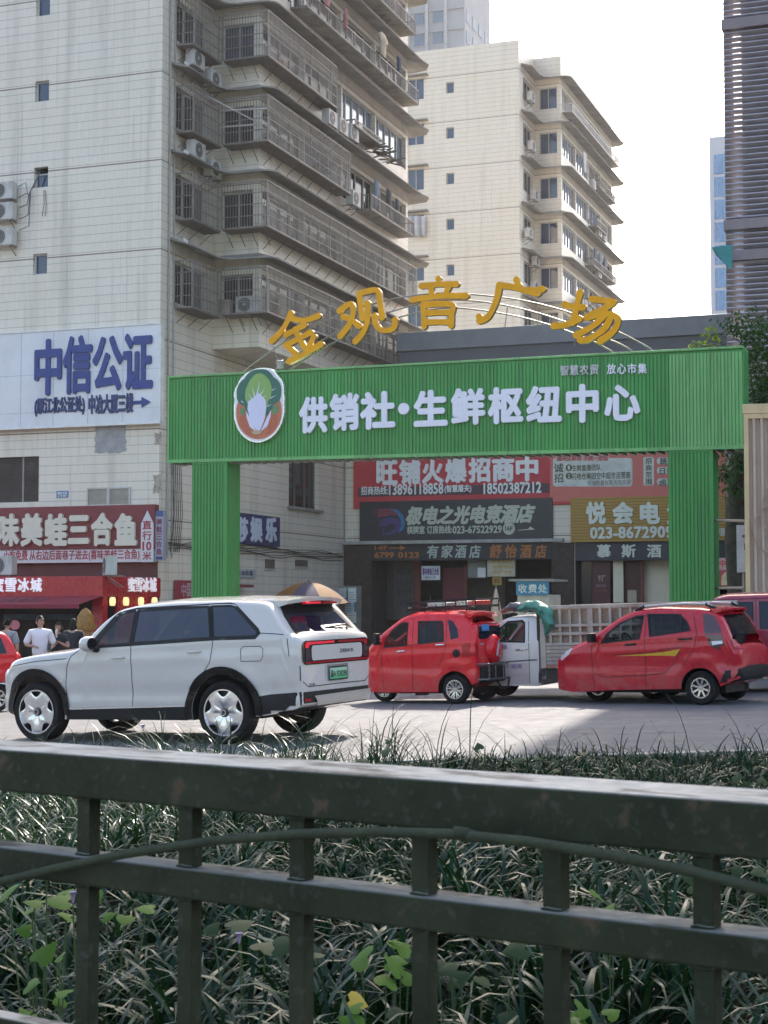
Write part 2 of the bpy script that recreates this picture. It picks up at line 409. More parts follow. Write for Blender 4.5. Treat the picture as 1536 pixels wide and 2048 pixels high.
BU, BV0, BV1 = 1.7, 3.71, 18.7               # the projecting bay of balconies
def block(F, z0, name, label, tile, near):
    rnd = random.Random(11 if near else 5)
    T = thing(name, label, 'apartment building', F.o + Vector((0, 0, 0 if near else 0)), F.rz())
    zb = -1.0 if near else -2.0
    wm = MB()
    fr = lambda a, b, d: (a, d, b)                       # front face, d inward
    sd = lambda a, b, d: (-d, a, b)                      # side face x = 0
    bf = lambda a, b, d: (a, BV0 + d, b)                 # front of the bay
    bs = lambda a, b, d: (BU - d, a, b)                  # side of the bay
    wz = (-.52, .16) if near else (-1.07, -.36)
    holes = [(-4.62, -4.1, z+wz[0], z+wz[1]) for z in ZF]
    holes2 = [] if near else [(-7.15, -6.05, z-1.25, z+.1) for z in ZF]
    lou = []
    if near:
        u0, zt = F.front(0, 915); u1, zbm = F.front(77, 1003); lou = [(u0 - .6, u1, zbm, zt)]
    wall(wm, fr, -14, 0, zb, ROOF, holes + holes2 + lou, .22)
    shA = [(1.0, 3.3, z+1.3, z+2.65) for z in ZF[:8]]
    low = []
    if near:
        v0, zt = F.side(578, 920); v1, zl = F.side(637, 1021); low = [(v0, v1, zl, zl+2.75)]
    wall(wm, sd, 0, 18.6, zb, ROOF, shA + low, .25)
    fb = [(.3, 1.45, z+1.3, z+2.65) for z in ZF[:8]]
    wall(wm, bf, 0.002, BU, ZF[0]+.2, ROOF - .004, fb, .25)
    segs = [(3.95, 7.5), (7.62, 11.1), (11.22, 14.75), (14.87, 18.45)]
    bh = [(a, b, z+1.3, z+2.65) for z in ZF[:8] for a, b in segs]
    wall(wm, bs, BV0, BV1, ZF[0]+.2, ROOF - .004, bh, .25)
    wm.add([(0.002, BV0, ZF[0]+.2), (BU, BV0, ZF[0]+.2), (BU, BV1, ZF[0]+.2), (0.002, BV1, ZF[0]+.2)], [(0,1,2,3)])
    wm.add([(0.002, BV1, ZF[0]+.2), (BU, BV1, ZF[0]+.2), (BU, BV1, ROOF), (0.002, BV1, ROOF)], [(0,1,2,3)])
    wm.add([(-14, 0, zb), (-14, 18.6, zb), (-14, 18.6, ROOF), (-14, 0, ROOF)], [(0,1,2,3)])
    wm.add([(-14, 18.6, zb), (0, 18.6, zb), (0, 18.6, ROOF), (-14, 18.6, ROOF)], [(0,1,2,3)])
    wm.build('wall', tile, T)
    rf = MB(); rf.box(-13.99, -.01, .01, 18.59, ROOF-.25, ROOF-.01); rf.box(0, BU-.01, BV0+.01, BV1-.01, ROOF-.25, ROOF-.02); rf.build('roof', CONC, T)
    # windows
    for k, z in enumerate(ZF):
        op = near and k == 2
        window(T, fr, -4.62, -4.1, z+wz[0], z+wz[1] - (.2 if op else 0), .16, 1, GLS)
        if not near:
            window(T, fr, -7.15, -6.05, z-1.25, z+.1, .16, 2, GLS)
            s = MB(); s.box(-7.35, -5.75, -.38, -.003, z+.18, z+.26); s.build('window_hood', CONC, T)
        if k == 8: continue
        window(T, sd, 1.0, 3.3, z+1.3, z+2.65, .2, 3, GLD)
        window(T, bf, .3, 1.45, z+1.3, z+2.65, .2, 2, GLS if (near and k == 3) or not near else GLD)
        for i, (a, b) in enumerate(segs):
            gl = GLD
            if near and k == 3 and i >= 2: gl = GLW
            if not near and k in (5, 6, 4, 3) and i < 2: gl = GLW
            if gl is GLD and rnd.random() < .28: gl = rnd.choice([CURT, CURT2, ROOM])
            window(T, bs, a, b, z+1.3, z+2.65, .2, 5 if gl is GLW else 4, gl)
    # canopies: one thin wavy slab per floor
    def rounded(x, y): return [(x - .5 + .5*math.sin(t), y + .5 - .5*math.cos(t)) for t in [math.pi/2*i/5 for i in range(6)]]
    out_ = [(.70, .55), (.70, 2.6), (.85, 2.95), (1.15, 3.1), (1.6, 3.12)] + rounded(2.45, 3.12) + [(2.42, 18.6)]
    inn_ = [(.001, .55), (.001, 2.8), (.001, BV0-.001), (.4, BV0-.001), (1.2, BV0-.001)] + [(BU+.001, BV0)]*6 + [(BU+.001, 18.6)]
    tip = [(2.42, 18.6), (2.5, 19.1), (2.2, 19.7), (1.4, 19.9), (.6, 19.6)]
    tin = [(BU, 18.7), (BU, 18.7), (BU, 18.702), (1.0, 18.702), (.3, 18.702)]
    for k, z in enumerate(ZF + [ROOF - 1.5]):
        if k in (0, 9): continue
        zz = z + .34
        path_offset_canopy(out_ + tip[1:], zz, zz+.05, inn_ + tin[1:], T, CANM, curl=.10 + (.05 if k % 2 else 0))
    if near:
        for k in range(0, 4):
            zc = ZF[k] + 2.835 + .34
            MB().tube([(.55, .50, zc+.02), (.60, .48, zc-.04), (.70, .50, zc-.10)], .05).build('canopy_flashing', ALU, T)
    return T

BLK = block(FB, 0, 'apartment_building', 'cream tiled apartment block with barred balconies, its blank front wall carrying signs at the left', TILE, True)
BLM = block(FM, 1.5, 'apartment_building', 'pale yellow tiled apartment block standing behind the market, five small windows down its blank front', TILE2, False)

# near block: louvred plant window, vents, plaster patch and pipes on the front wall
u0, zt = FB.front(0, 915); u1, zl = FB.front(77, 1003)
m = MB(); m.prism([(u0-.6, zl), (u1, zl), (u1, zt), (u0-.6, zt)], .20, .22)
n = 26
for i in range(n):
    z = zl + (zt-zl)*(i+.5)/n; m.cbox(((u0-.6+u1)/2, .13, z), (u1-u0+.6, .10, .012), Matrix.Rotation(R(-35), 3, 'X'))
LV = M('brown grey louvre', (.17, .145, .13), .6); m.build('louvre_window', LV, BLK)
_o = MB(); _uc = FB.front(44, 960)[0]; _o.box(_uc-.025, _uc+.025, .06, .11, zl, zt); _o.build('louvre_mullion', M('greyed mullion', (.3, .28, .26), .6), BLK)
ua, za = FB.front(175, 976); ub, zb_ = FB.front(261, 1011)
m = MB(); um = (ua+ub)/2
for a, b in ((ua, um), (um, ub)):
    m.box(a, b, -.045, -.003, zb_, zb_+.05); m.box(a, b, -.045, -.003, za-.05, za); m.box(a, a+.05, -.045, -.003, zb_+.05, za-.05); m.box(b-.05, b, -.045, -.003, zb_+.05, za-.05)
    for i in range(13):
        z = zb_+.06 + (za-zb_-.12)*(i+.5)/13; m.cbox(((a+b)/2, -.02, z), (b-a-.1, .035, .006), Matrix.Rotation(R(-30), 3, 'X'))
m.build('vent', M('off white vent', (.52, .50, .46), .6), BLK)
def patch(name, F, x0, x1, y0, y1, mat, parent, v=-.004, jag=.06, seed=1):
    a, zt = F.front(x0, y0); b, zl = F.front(x1, y1); r = random.Random(seed); P = []
    for (p, q) in (((a, zl), (b, zl)), ((b, zl), (b, zt)), ((b, zt), (a, zt)), ((a, zt), (a, zl))):
        for i in range(8):
            t = i/8; P.append((p[0]+(q[0]-p[0])*t + r.uniform(-jag, jag)*.6, p[1]+(q[1]-p[1])*t + r.uniform(-jag, jag)*.6))
    return MB().prism(P, v-.012, v).build(name, mat, parent)
patch('render_patch', FB, 191, 252, 852, 904, M('grey cement render', (.36, .35, .345), .9, var=.2, vs=3, bump=.2), BLK)
patch('render_patch', FB, 309, 322, 866, 888, M('rust stained render', (.42, .36, .29), .9, var=.35, vs=8, dirt=(.2, .1, .05)), BLK, seed=3)
patch('render_patch', FB, 308, 322, 950, 985, _M['rust stained render'], BLK, seed=4)
# pipes down the corner of the side wall, cable bundles, drain stacks
m = MB()
for v, r, x in ((.45, .03, .06), (.8, .022, .05)): m.tube([(x, v, 3.2), (x, v, ROOF-1)], r, 6)
m.build('drain_pipe', M('grey pipe', (.35, .34, .32), .6), BLK)
m = MB(); rr = random.Random(3)
for k in range(6):
    z = 3.5 + k*.06; P = []
    for i in range(16):
        P.append((.05 + .03*(k % 2), .5 + i*1.0, z + .05*math.sin(i*1.3 + k) + rr.uniform(-.03, .03)))
    m.tube(P, .013, 5)
for k in range(6):
    P = [(.05, .7+.12*k, 3.4), (.07, .8+.13*k+rr.uniform(-.1, .1), 4.6), (.05, .75+.1*k, 6.3+.3*k)]
    m.tube(P, .012, 5)
m.build('cable_bundle', M('black cable', (.03, .03, .03), .6), BLK)
m = MB(); v, z = FB.side(697, 960); m.tube([(.09, v-.12, 3.7), (.09, v-.12, 9.5)], .06, 8); m.tube([(.07, v-.5, 3.9), (.07, v-.5, 9.5)], .035, 8)
m.build('drain_pipe', M('cream drain pipe', (.5, .48, .41), .5), BLK)
# ground floor office window in the side wall and two small vents
v0, zt = FB.side(578, 920); v1, zl = FB.side(637, 1021)
sdn = lambda a, b, d: (-d, a, b)
window(BLK, sdn, v0, v1, zl, zl+2.75, .22, 3, GLD, M('brown window frame', (.16, .13, .11), .5), .07)
sl = MB(); sl.box(.002, .16, v0-.15, v1+.15, zl-.1, zl); sl.build('window_sill', CONC, BLK)
for (x0, x1, y0, y1) in ((530, 548, 1118, 1138), (590, 614, 1119, 1134)):
    a, zt = FB.side(x0, y0); b, zl = FB.side(x1, y1)
    m = MB(); m.box(.002, .03, a, b, zl, zt); q = m.build('vent', M('rusty mesh vent', (.13, .10, .08), .8), BLK)
    f = MB(); f.box(.002, .05, a-.05, b+.05, zl-.05, zl); f.build('frame', ALU, q)

# barred cages wrapped round the balconies of the near block
CORN = [(.62, .95), (.62, 3.05), (2.3, 3.05)]
def cage(k, v_end, lift=1.22, top=2.72, split=None):
    z = ZF[k]
    bar_cage([(.0, .95), (.62, .95), (.62, 3.0)], z+lift-.1, z+top-.1, parent=BLK)
    bar_cage([(.64, 3.05), (2.28, 3.05), (2.28, v_end)], z+lift, z+top, parent=BLK)
    f = MB(); f.box(.02, .60, .97, 3.0, z+lift-.15, z+lift-.12); f.box(.66, 2.27, 3.07, BV0-.002, z+lift-.05, z+lift-.02); f.box(BU+.002, 2.27, BV0, v_end, z+lift-.05, z+lift-.02)
    for i in range(int((v_end-4)/.9)):
        f.beam((2.2, 4+i*.9, z+lift-.05), (BU+.01, 4+i*.9, z+lift-.55), .02)
    for i in range(4): f.beam((.75+i*.45, 3.1, z+lift-.05), (.75+i*.45, BV0-.01, z+lift-.5), .02)
    for i in range(3): f.beam((.55, 1.1+i*.8, z+lift-.15), (.01, 1.1+i*.8, z+lift-.55), .02)
    f.build('grille_tray', M('rusty tray', (.15, .125, .105), .85, dirt=(.12, .06, .03)), BLK)
cage(0, 16.0); cage(1, 18.2); cage(2, 10.6); cage(3, 9.2)
bar_cage([(.0, .95), (.62, .95), (.62, 3.0)], ZF[4]+1.1, ZF[4]+2.6, parent=BLK)
# open balcony railings further along
def rail(parent, x, v0, v1, z, h=.55, mat=BAR):
    bar_cage([(BU+.03, v0), (x, v0), (x, v1), (BU+.03, v1)], z, z+h, .12, 2, parent=parent, name='balcony_railing', mat=mat)
    f = MB(); f.box(BU+.002, x, v0, v1, z-.05, z-.01); f.build('balcony_tray', CONC, parent)
rail(BLK, 2.35, 12.6, 17.6, ZF[2]+1.12); rail(BLK, 2.35, 6.2, 18.2, ZF[4]+1.12); rail(BLK, 2.35, 6.0, 17.8, ZF[5]+1.12)
rail(BLK, 2.3, 11.0, 14.0, ZF[3]+1.1, .2)
for k in (7,):
    rail(BLM, 2.35, 4.0, 18.0, ZF[k]+1.1, .5, ALU)
for k, a, b in ((6, 12, 17), (5, 11, 14), (4, 10, 17), (3, 9, 17), (2, 4, 17), (1, 4, 17)): rail(BLM, 2.3, a, b, ZF[k]+1.1, .45, BAR)
# ------------------------------------------------------------------ green market gateway
def clad(name, base):
    g = G(name); x, y, z = g.xyz(); k = g.n('ShaderNodeTexWhiteNoise'); k.noise_dimensions = '1D'
    g.set(k.inputs['W'], g.math('FLOOR', g.math('DIVIDE', g.math('ADD', x, 40), .86)))          # one tone per sheet
    c = g.mix(k.outputs['Value'], tuple(q*.86 for q in base), tuple(q*1.12 for q in base))
    seam = g.math('LESS_THAN', g.math('FRACT', g.math('DIVIDE', g.math('ADD', x, 40), .86)), .016)
    c = g.mix(g.math('MULTIPLY', seam, .6), c, tuple(q*.3 for q in base))
    c = g.mix(g.math('MULTIPLY', g.rng(g.noise(1.2, 6), .40, .72), .40), c, tuple(q*1.2 + .012 for q in base))   # sun fading
    c = g.mix(g.math('MULTIPLY', g.rng(g.noise(3.0, 5, g.scale((4, 4, .16))), .52, .72), .45), c, (.05, .075, .045))   # rain streaks
    c = g.mix(g.math('MULTIPLY', g.math('MULTIPLY', g.rng(z, 1.6, -.2), g.rng(g.noise(4, 6), .3, .65)), .5), c, (.13, .12, .09))   # splashed dirt at the foot
    g.bump(g.noise(2.2, 3), .25, .02)
    return g.out(c, g.rng(g.noise(5, 4), .3, .7, .36, .55), 0, .4)
GRN = clad('green ribbed cladding', (.055, .275, .062)); GRN2 = clad('lighter green ribbed cladding', (.15, .40, .13))
def ribs(mb, fn, a0, a1, z0, z1, pitch=.085, depth=.018):
    """corrugated sheet; fn(a, d, z), d outward"""
    n = max(2, round((a1-a0)/pitch)); P = []
    for i in range(n):
        a = a0 + (a1-a0)*i/n; p = (a1-a0)/n
        P += [(a, 0), (a+p*.12, depth), (a+p*.80, depth), (a+p*.90, 0)]
    P.append((a1, 0)); z0f = z0 if callable(z0) else (lambda a: z0)
    vs = [fn(a, d, z0f(a)) for a, d in P] + [fn(a, d, z1) for a, d in P]; k = len(P)
    mb.add(vs, [(i, i+1, k+i+1, k+i) for i in range(k-1)])
uL, zTL = FG.front(337, 757); uR0, zTR = FG.front(1338, 704); uR, _ = FG.front(1487, 697)
zBL = FG.front(337, 924)[1]; zBR = FG.front(1338, 899)[1]
ZT = (zTL + zTR)/2; GD = .75
zbot = lambda a: zBL + (zBR - zBL)*(a - uL)/(uR0 - uL)
GW = thing('market_gateway', 'big green ribbed gateway spanning the market entrance, with white characters and a cabbage emblem', 'gateway', FG.o, FG.rz())
m = MB(); ribs(m, lambda a, d, z: (a, -d, z), uL+.05, uR0, zbot, ZT-.06); m.build('beam_cladding', GRN, GW)
m = MB(); ribs(m, lambda a, d, z: (a, -d-.012, z), uR0, uR-.03, zbot, ZT-.06, .075, .02)
q = m.build('beam_cladding', GRN2, GW); q['label'] = 'lighter green cladding on the right end of the beam'
m = MB()
for a, b in ((uL, uR),):
    m.prism([(a, zbot(a)), (b, zbot(b)), (b, ZT), (a, ZT)], .004, GD)
m.build('beam', GRN, GW)
m = MB(); m.box(uL, uR, -.05, GD+.03, ZT, ZT+.05); m.prism([(uL, zbot(uL)-.03), (uR, zbot(uR)-.03), (uR, zbot(uR)+.05), (uL, zbot(uL)+.05)], -.05, -.001)
m.box(uL, uL+.05, -.045, .003, zbot(uL)+.05, ZT); m.build('edge_trim', GRN2, GW, bevel=.006)
m = MB()
for i in range(64):
    a = uL+.1 + (uR-uL-.3)*i/63; m.beam((a, .06, zbot(a)-.028), (a+.06, GD-.05, zbot(a)-.028), .05, .04)
m.build('soffit_slats', M('pale soffit slats', (.35, .36, .30), .6, dirt=(.1, .1, .08)), GW)
for (x0, x1) in ((384, 453), (1338, 1425)):
    a, _ = FG.front(x0, 1000); b, _ = FG.front(x1, 1000)
    m = MB(); zt = min(zbot(a), zbot(b)) - .031; zg = -.35
    m.box(a+.004, b-.004, .004, GD-.004, zg, zt)
    ribs(m, lambda s, d, z: (s, -d, z), a, b, zg, zt, .082); ribs(m, lambda s, d, z: (b+d, s, z), .02, GD, zg, zt, .082)
    ribs(m, lambda s, d, z: (a-d, s, z), .02, GD, zg, zt, .082)
    m.box(b-.02, b+.022, -.022, .02, zg, zt); m.box(a-.004, b-.03, -.03, GD, zt-.04, zt+.0)
    m.build('pillar', GRN, GW)
WHT = M('white acrylic letter face', (.74, .74, .80), .4, var=.05); WHT2 = M('white letter face', (.72, .70, .68), .45, var=.06)
def glyph_row(parent, text, boxes, F, v=-.03, thick=.07, bold=.035, mat=None, name='character', merge=False, shear=0):
    mb = MB()
    for ch, (x0, y0, x1, y1) in zip(text, boxes):
        a, zt = F.front(x0, y0, v); b, zb = F.front(x1, y1, v)
        if ch == '·': mb.lathe([(0, -thick), (.5*(b-a), -thick), (.5*(b-a), 0)], 20, 'Y', ((a+b)/2, v, (zt+zb)/2))
        else: lettering(mb, ch, a, b, zb, zt, v, thick, bold, shear)
        if not merge: mb.build(name, mat, parent); mb = MB()
    if merge: mb.build(name, mat, parent)
glyph_row(GW, '供销社·生鲜枢纽中心', [(600,795,657,866), (661,788,720,861), (722,785,792,858), (798,806,820,830), (829,782,897,852), (903,778,972,849), (977,776,1048,847), (1053,773,1125,844), (1133,770,1199,845), (1209,771,1282,841)], FG, mat=WHT, bold=.045)
def row_boxes(x0, x1, y0a, y1a, y0b, y1b, n, gap=.12):
    w = (x1-x0)/n; return [(x0+i*w+w*gap/2, y0a+(y0b-y0a)*i/n, x0+(i+1)*w-w*gap/2, y1a+(y1b-y1a)*i/n) for i in range(n)]
glyph_row(GW, '智慧农贸', row_boxes(1119, 1199, 731, 751, 729, 749, 4), FG, mat=M('weathered white letter face', (.5, .5, .48), .5, var=.3, vs=14), name='lettering', merge=True, thick=.03, bold=.03)
glyph_row(GW, '放心市集', row_boxes(1213, 1295, 728, 748, 727, 747, 4), FG, mat=WHT, name='lettering', merge=True, thick=.03, bold=.022)
# cabbage emblem
eu, ez = FG.front(523, 812); ea, eb = FG.front(574, 812)[0]-eu, FG.front(523, 738)[1]-ez
def EM(pts): return [(eu + (x-237)/198*ea, ez + (348-y)/282*eb) for x, y in pts]
def ell(cx, cy, rx, ry, n=40, a0=0, a1=360): return [(cx+rx*math.cos(R(a0+(a1-a0)*i/n)), cy+ry*math.sin(R(a0+(a1-a0)*i/n))) for i in range(n+(0 if a1-a0 >= 360 else 1))]
def scal(pts, amp, k):
    out = []; n = len(pts)
    for i in range(n):
        p, q = Vector(pts[i]), Vector(pts[(i+1) % n]); d = (q-p); nn = Vector((d.y, -d.x)).normalized()
        for j in range(k):
            t = j/k; out.append(tuple(p + d*t + nn*amp*math.sin(math.pi*t)))
    return out
EG = thing('cabbage_emblem', 'oval emblem of a green cabbage on orange, on the left end of the green beam', 'emblem', FG.o, FG.rz())
_L = [(42,400),(48,300),(42,240),(70,180),(100,130),(165,85),(240,65),(330,75),(385,135),(420,185),(425,260),(430,340),(425,440),(390,530),(330,595),(240,630),(160,612),(90,550),(52,470)]
def lay(nm, pts, v0, v1, mat, lab=None):
    mb = MB().prism(EM(pts), v0, v1); return mb.build(nm, mat, EG)
lay('rim', scal(_L, 5, 4), -.14, -.03, M('chromed rim', (.8, .78, .74), .25, .6, var=.05))
lay('backing', [(237+(x-237)*.955, 348+(y-348)*.965) for x, y in scal(_L, 5, 4)], -.147, -.1405, M('emblem white', (.72, .72, .74), .4, var=.04))
lay('field', ell(237, 400, 178, 205), -.151, -.1475, M('emblem orange', (.52, .16, .075), .45, var=.08))
DGR = M('emblem dark green', (.03, .14, .09), .45, var=.08); LGR = M('emblem light green', (.24, .42, .11), .45, var=.08)
INK = M('emblem ink line', (.025, .05, .045), .5); BUL = M('emblem bulb white', (.66, .66, .80), .4, var=.03)
for s in (1, -1):
    f = lambda P: [(237 + s*(x-237), y) for x, y in P]
    lay('outer_leaf', scal(f([(237,75),(300,85),(350,140),(400,190),(410,260),(395,320),(345,350),(330,400),(295,430),(285,330),(300,220),(237,130)]), 5*s, 4), -.156 - (.001 if s < 0 else 0), -.1515, DGR)
    lay('carrot', f([(350,420),(385,430),(375,500),(330,560),(285,575),(320,500)]), -.1555, -.1512, M('emblem carrot', (.46, .12, .055), .45))
    lay('carrot_leaf', scal(f([(345,425),(350,350),(365,370),(385,345),(385,410)]), 4, 3), -.1595, -.1575, M('emblem sprig', (.10, .26, .11), .5))
lay('inner_leaf', scal([(237,105),(290,130),(330,190),(335,260),(310,320),(290,380),(180,380),(150,330),(130,270),(150,190),(190,130)], 6, 4), -.1625, -.1575, LGR)
lay('bulb', [(237,255),(262,280),(290,310),(297,370),(285,450),(255,530),(237,545),(215,530),(170,450),(150,370),(155,315),(205,285)], -.167, -.163, BUL)
for s in (1, -1):
    f = lambda P: [(237 + s*(x-232), y) for x, y in P]
    lay('side_petal', f([(330,385),(325,440),(300,510),(250,548),(262,520),(295,450)]), -.168, -.1675, BUL)
lay('root', ell(222, 554, 38, 15, 24), -.170, -.1682, M('emblem root', (.47, .38, .2), .5))
for (a, b, t) in (((215,300),(247,160),7), ((208,300),(185,200),6), ((190,310),(157,255),5), ((240,285),(288,215),6), ((262,300),(300,272),5), ((325,300),(375,275),4), ((305,360),(340,340),4), ((100,310),(125,330),4), ((340,240),(378,222),4)):
    d = Vector((b[0]-a[0], b[1]-a[1])); nn = Vector((-d.y, d.x)).normalized()*t
    lay('leaf_vein', [(a[0]+nn.x, a[1]+nn.y), (a[0]-nn.x, a[1]-nn.y), b], -.1645 if b[0] < 330 and b[0] > 130 else -.1580, -.1628 if b[0] < 330 and b[0] > 130 else -.1565, BUL)

# ------------------------------------------------------------------ arch with five golden characters
AR = thing('golden_character_arch', 'arched steel tubes carrying five golden characters above the green gateway', 'sign', FG.o, FG.rz())
STL = M('dull stainless tube', (.26, .23, .21), .4, .6, var=.1)
def S7(x, y): return (320+x*.3776, 540+y*.3776)
def S3(x, y): return (780+x*.3321, y*.3321)
for j, P in enumerate(([(480,748),(560,690),(655,640),(760,604),(860,587),(935,588),(1040,600),(1130,622),(1210,652),(1262,676),(1311,703)],
                       [(540,745),(610,700),(700,652),(780,624),(868,602),(950,602),(1040,617),(1125,642),(1200,672),(1240,688),(1268,704)],
                       [(572,745),(640,700),(720,660),(800,634),(880,617),(950,619),(1040,634),(1120,657),(1180,680),(1215,698),(1228,706)])):
    # smooth the surveyed points with a Catmull-Rom pass
    Q = [FG.front(x, y, .32) for x, y in P]; C = []
    for i in range(len(Q)-1):
        p0, p1, p2, p3 = Q[max(i-1,0)], Q[i], Q[i+1], Q[min(i+2,len(Q)-1)]
        for t in (0, .25, .5, .75):
            C.append(tuple(.5*((2*p1[d]) + (-p0[d]+p2[d])*t + (2*p0[d]-5*p1[d]+4*p2[d]-p3[d])*t*t + (-p0[d]+3*p1[d]-3*p2[d]+p3[d])*t**3) for d in (0, 1)))
    C.append(Q[-1]); C[0] = (C[0][0], ZT+.02); C[-1] = (C[-1][0], ZT+.02)
    MB().tube([(u, .32, z) for u, z in C], .019, 8).build('arch_tube', STL, AR, smooth=50)
GOLD = M('golden letter face', (.80, .37, .012), .5, .0, var=.10, vs=3, spec=.15); GOLDE = M('brass letter edge', (.42, .30, .16), .3, .8, var=.15)
CH = {
 'jin': (S7, 27, [[(703,232),(685,275),(650,330),(600,382)], [(703,258),(770,272),(850,246)], [(676,348),(775,296)], [(675,404),(808,334)], [(726,316),(752,375),(786,430)], [(692,412),(724,444)], [(826,356),(802,402)], [(692,488),(780,445),(864,396)]]),
 'guan': (S7, 27, [[(958,222),(1018,184),(1032,235),(1010,295),(962,356)], [(978,250),(1020,268),(1066,302)], [(1064,130),(1072,200),(1082,262)], [(1066,128),(1156,112),(1172,170),(1186,258)], [(1108,178),(1108,270),(1085,335),(1042,384)], [(1146,245),(1152,290),(1178,320),(1222,322),(1250,305),(1254,266)]]),
 'yin': (S3, 30, [[(300,1682),(304,1712)], [(196,1728),(300,1718),(412,1716)], [(256,1742),(262,1782)], [(362,1732),(342,1782)], [(142,1812),(240,1796),(340,1786),(470,1786)], [(210,1836),(212,1900),(216,1972)], [(214,1840),(378,1838),(380,1900),(376,1968)], [(222,1890),(372,1886)], [(220,1945),(372,1944)]]),
 'guang': (S3, 32, [[(768,1688),(782,1728)], [(664,1722),(740,1732),(820,1754),(900,1772)], [(820,1754),(880,1752),(930,1746)], [(666,1726),(652,1800),(622,1876),(590,1920),(545,1938)], [(545,1910),(548,1940)]]),
 'chang': (S3, 32, [[(1056,1838),(1110,1852),(1172,1856)], [(1152,1764),(1134,1840),(1108,1950)], [(990,1968),(1060,1962),(1150,1924)], [(1222,1806),(1290,1814),(1352,1824)], [(1352,1826),(1300,1862),(1240,1890),(1190,1916)], [(1196,1918),(1290,1892),(1372,1916),(1376,1956),(1340,2010),(1270,2060)], [(1290,1910),(1230,1968),(1126,2024)], [(1330,1930),(1290,1990),(1200,2048),(1150,2052)]]),
}
for key, (cv, wd, strokes) in CH.items():
    mb = MB(); sc = .3776 if cv is S7 else .3321
    for k, st in enumerate(strokes):
        Q = [Vector(FG.front(*cv(*p), .2)) for p in st]; hw = wd*sc*.5*36.5/3300*1.2
        D = []                                            # resample a rounded ribbon
        for i in range(len(Q)-1):
            p0, p1, p2, p3 = Q[max(i-1,0)], Q[i], Q[i+1], Q[min(i+2,len(Q)-1)]
            for t in [j/6 for j in range(6)]:
                D.append(.5*(2*p1 + (p2-p0)*t + (2*p0-5*p1+4*p2-p3)*t*t + (-p0+3*p1-3*p2+p3)*t**3))
        D.append(Q[-1]); n = len(D); Lf = []; Rt = []
        for i in range(n):
            d = (D[min(i+1,n-1)] - D[max(i-1,0)]).normalized(); nn = Vector((-d.y, d.x))
            f = hw*(.92 + .22*abs(i/(n-1)-.5)*2); Lf.append(D[i]+nn*f); Rt.append(D[i]-nn*f)
        d0, d1 = (D[0]-D[1]).normalized(), (D[-1]-D[-2]).normalized()
        def capp(c, d, r): 
            nn = Vector((-d.y, d.x)); return [c + d*r*math.sin(R(a)) + nn*r*math.cos(R(a)) for a in (150, 120, 90, 60, 30)]
        poly = Lf + capp(D[-1], d1, hw)[::-1] + Rt[::-1] + capp(D[0], d0, hw)[::-1]
        poly = [(p.x, p.y) for p in poly]; e = .0015*k
        cur = len(mb.f); mb.cur = 0; nP = len(poly)
        lo = [(a, .20-.12-e, b) for a, b in poly]; hi = [(a, .20, b) for a, b in poly]
        cen = [(p.x, .20-.128-e, p.y) for p in D]
        # front face as quads between the two rails and the centre line (slightly pillowed), side walls in brass
        base = len(mb.v); mb.add(lo + hi, [])
        mb.cur = 1; mb.add([], []) 
        for i in range(nP):
            mb.f.append((base+i, base+nP+i, base+nP+(i+1)%nP, base+(i+1)%nP)); mb.mi.append(1)
        mb.f.append(tuple(base+i for i in range(nP))); mb.mi.append(0)
        mb.f.append(tuple(base+nP+i for i in range(nP))[::-1]); mb.mi.append(1)
    mb.build('golden_character', [GOLD, GOLDE], AR)
m = MB()
for x in (590, 700, 740, 850, 905, 1010, 1075, 1150, 1205):
    u, z = FG.front(x, 640 if 650 < x < 1120 else 670, .3); m.tube([(u, .25, z-.25), (u+.05, .33, z+.3)], .012, 6)
m.build('mounting_rods', STL, AR)
lu, lz = FG.front(557, 727)
fl = thing('floodlight', 'small grey floodlight standing on the gateway beam beside the emblem', 'floodlight', FG.w(lu, .1, ZT+.05), FG.rz())
MB().cbox((0, 0, .16), (.15, .1, .2), Matrix.Rotation(R(15), 3, 'X')).build('lamp_head', M('grey floodlight', (.42, .4, .4), .4, .3), fl, bevel=.01)
MB().tube([(0, .02, 0), (0, .02, .1), (-.2, .03, .62)], .012).build('bracket', STL, fl)

# ------------------------------------------------------------------ market podium behind the gateway
PD = thing('market_hall', 'dark grey topped market hall behind the green gateway, its front hung with shop signs', 'market hall', FP.o, FP.rz())
DG = M('dark grey parapet cladding', (.125, .13, .145), .6, var=.08, vs=.5); DG2 = M('grey parapet cap', (.22, .23, .25), .5, var=.08)
pu0, pz1 = FP.front(800, 667); _, pz2 = FP.front(800, 690)
fpn = lambda a, b, d: (a, d, b)
W_ = MB(); b0, _ = FP.front(1650, 900)
g1 = FP.front(745, 1100)[0]; g2 = FP.front(1104, 1100)[0]; g3 = FP.front(1150, 1100)[0]; zlint = FP.front(900, 1090)[1]
wall(W_, fpn, 0.05, 60, -.5, 11.2, [(g1, g2, -.4, zlint-.1), (g3, g3+16, -.4, zlint-.1)], 3.2)
W_.add([(.05, 0, -.5), (.05, 6, -.5), (.05, 6, 11.2), (.05, 0, 11.2)], [(0,1,2,3)])
W_.build('wall', TILE, PD)
m = MB(); m.box(pu0, 60, -.10, 30, 11.0, pz1-.75); m.build('parapet', DG, PD)
m = MB(); m.box(pu0-.08, 60, -.22, 30.1, pz1-.75, pz1-.02); m.build('parapet_cap', DG2, PD, bevel=.02)
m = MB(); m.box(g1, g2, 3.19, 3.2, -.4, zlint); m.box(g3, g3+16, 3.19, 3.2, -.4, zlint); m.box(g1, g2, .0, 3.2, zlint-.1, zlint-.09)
[m.box(q, q+.02, .001, 3.189, -.4, zlint-.101) for q in (g1+.001, g2-.021, g3+.001)]
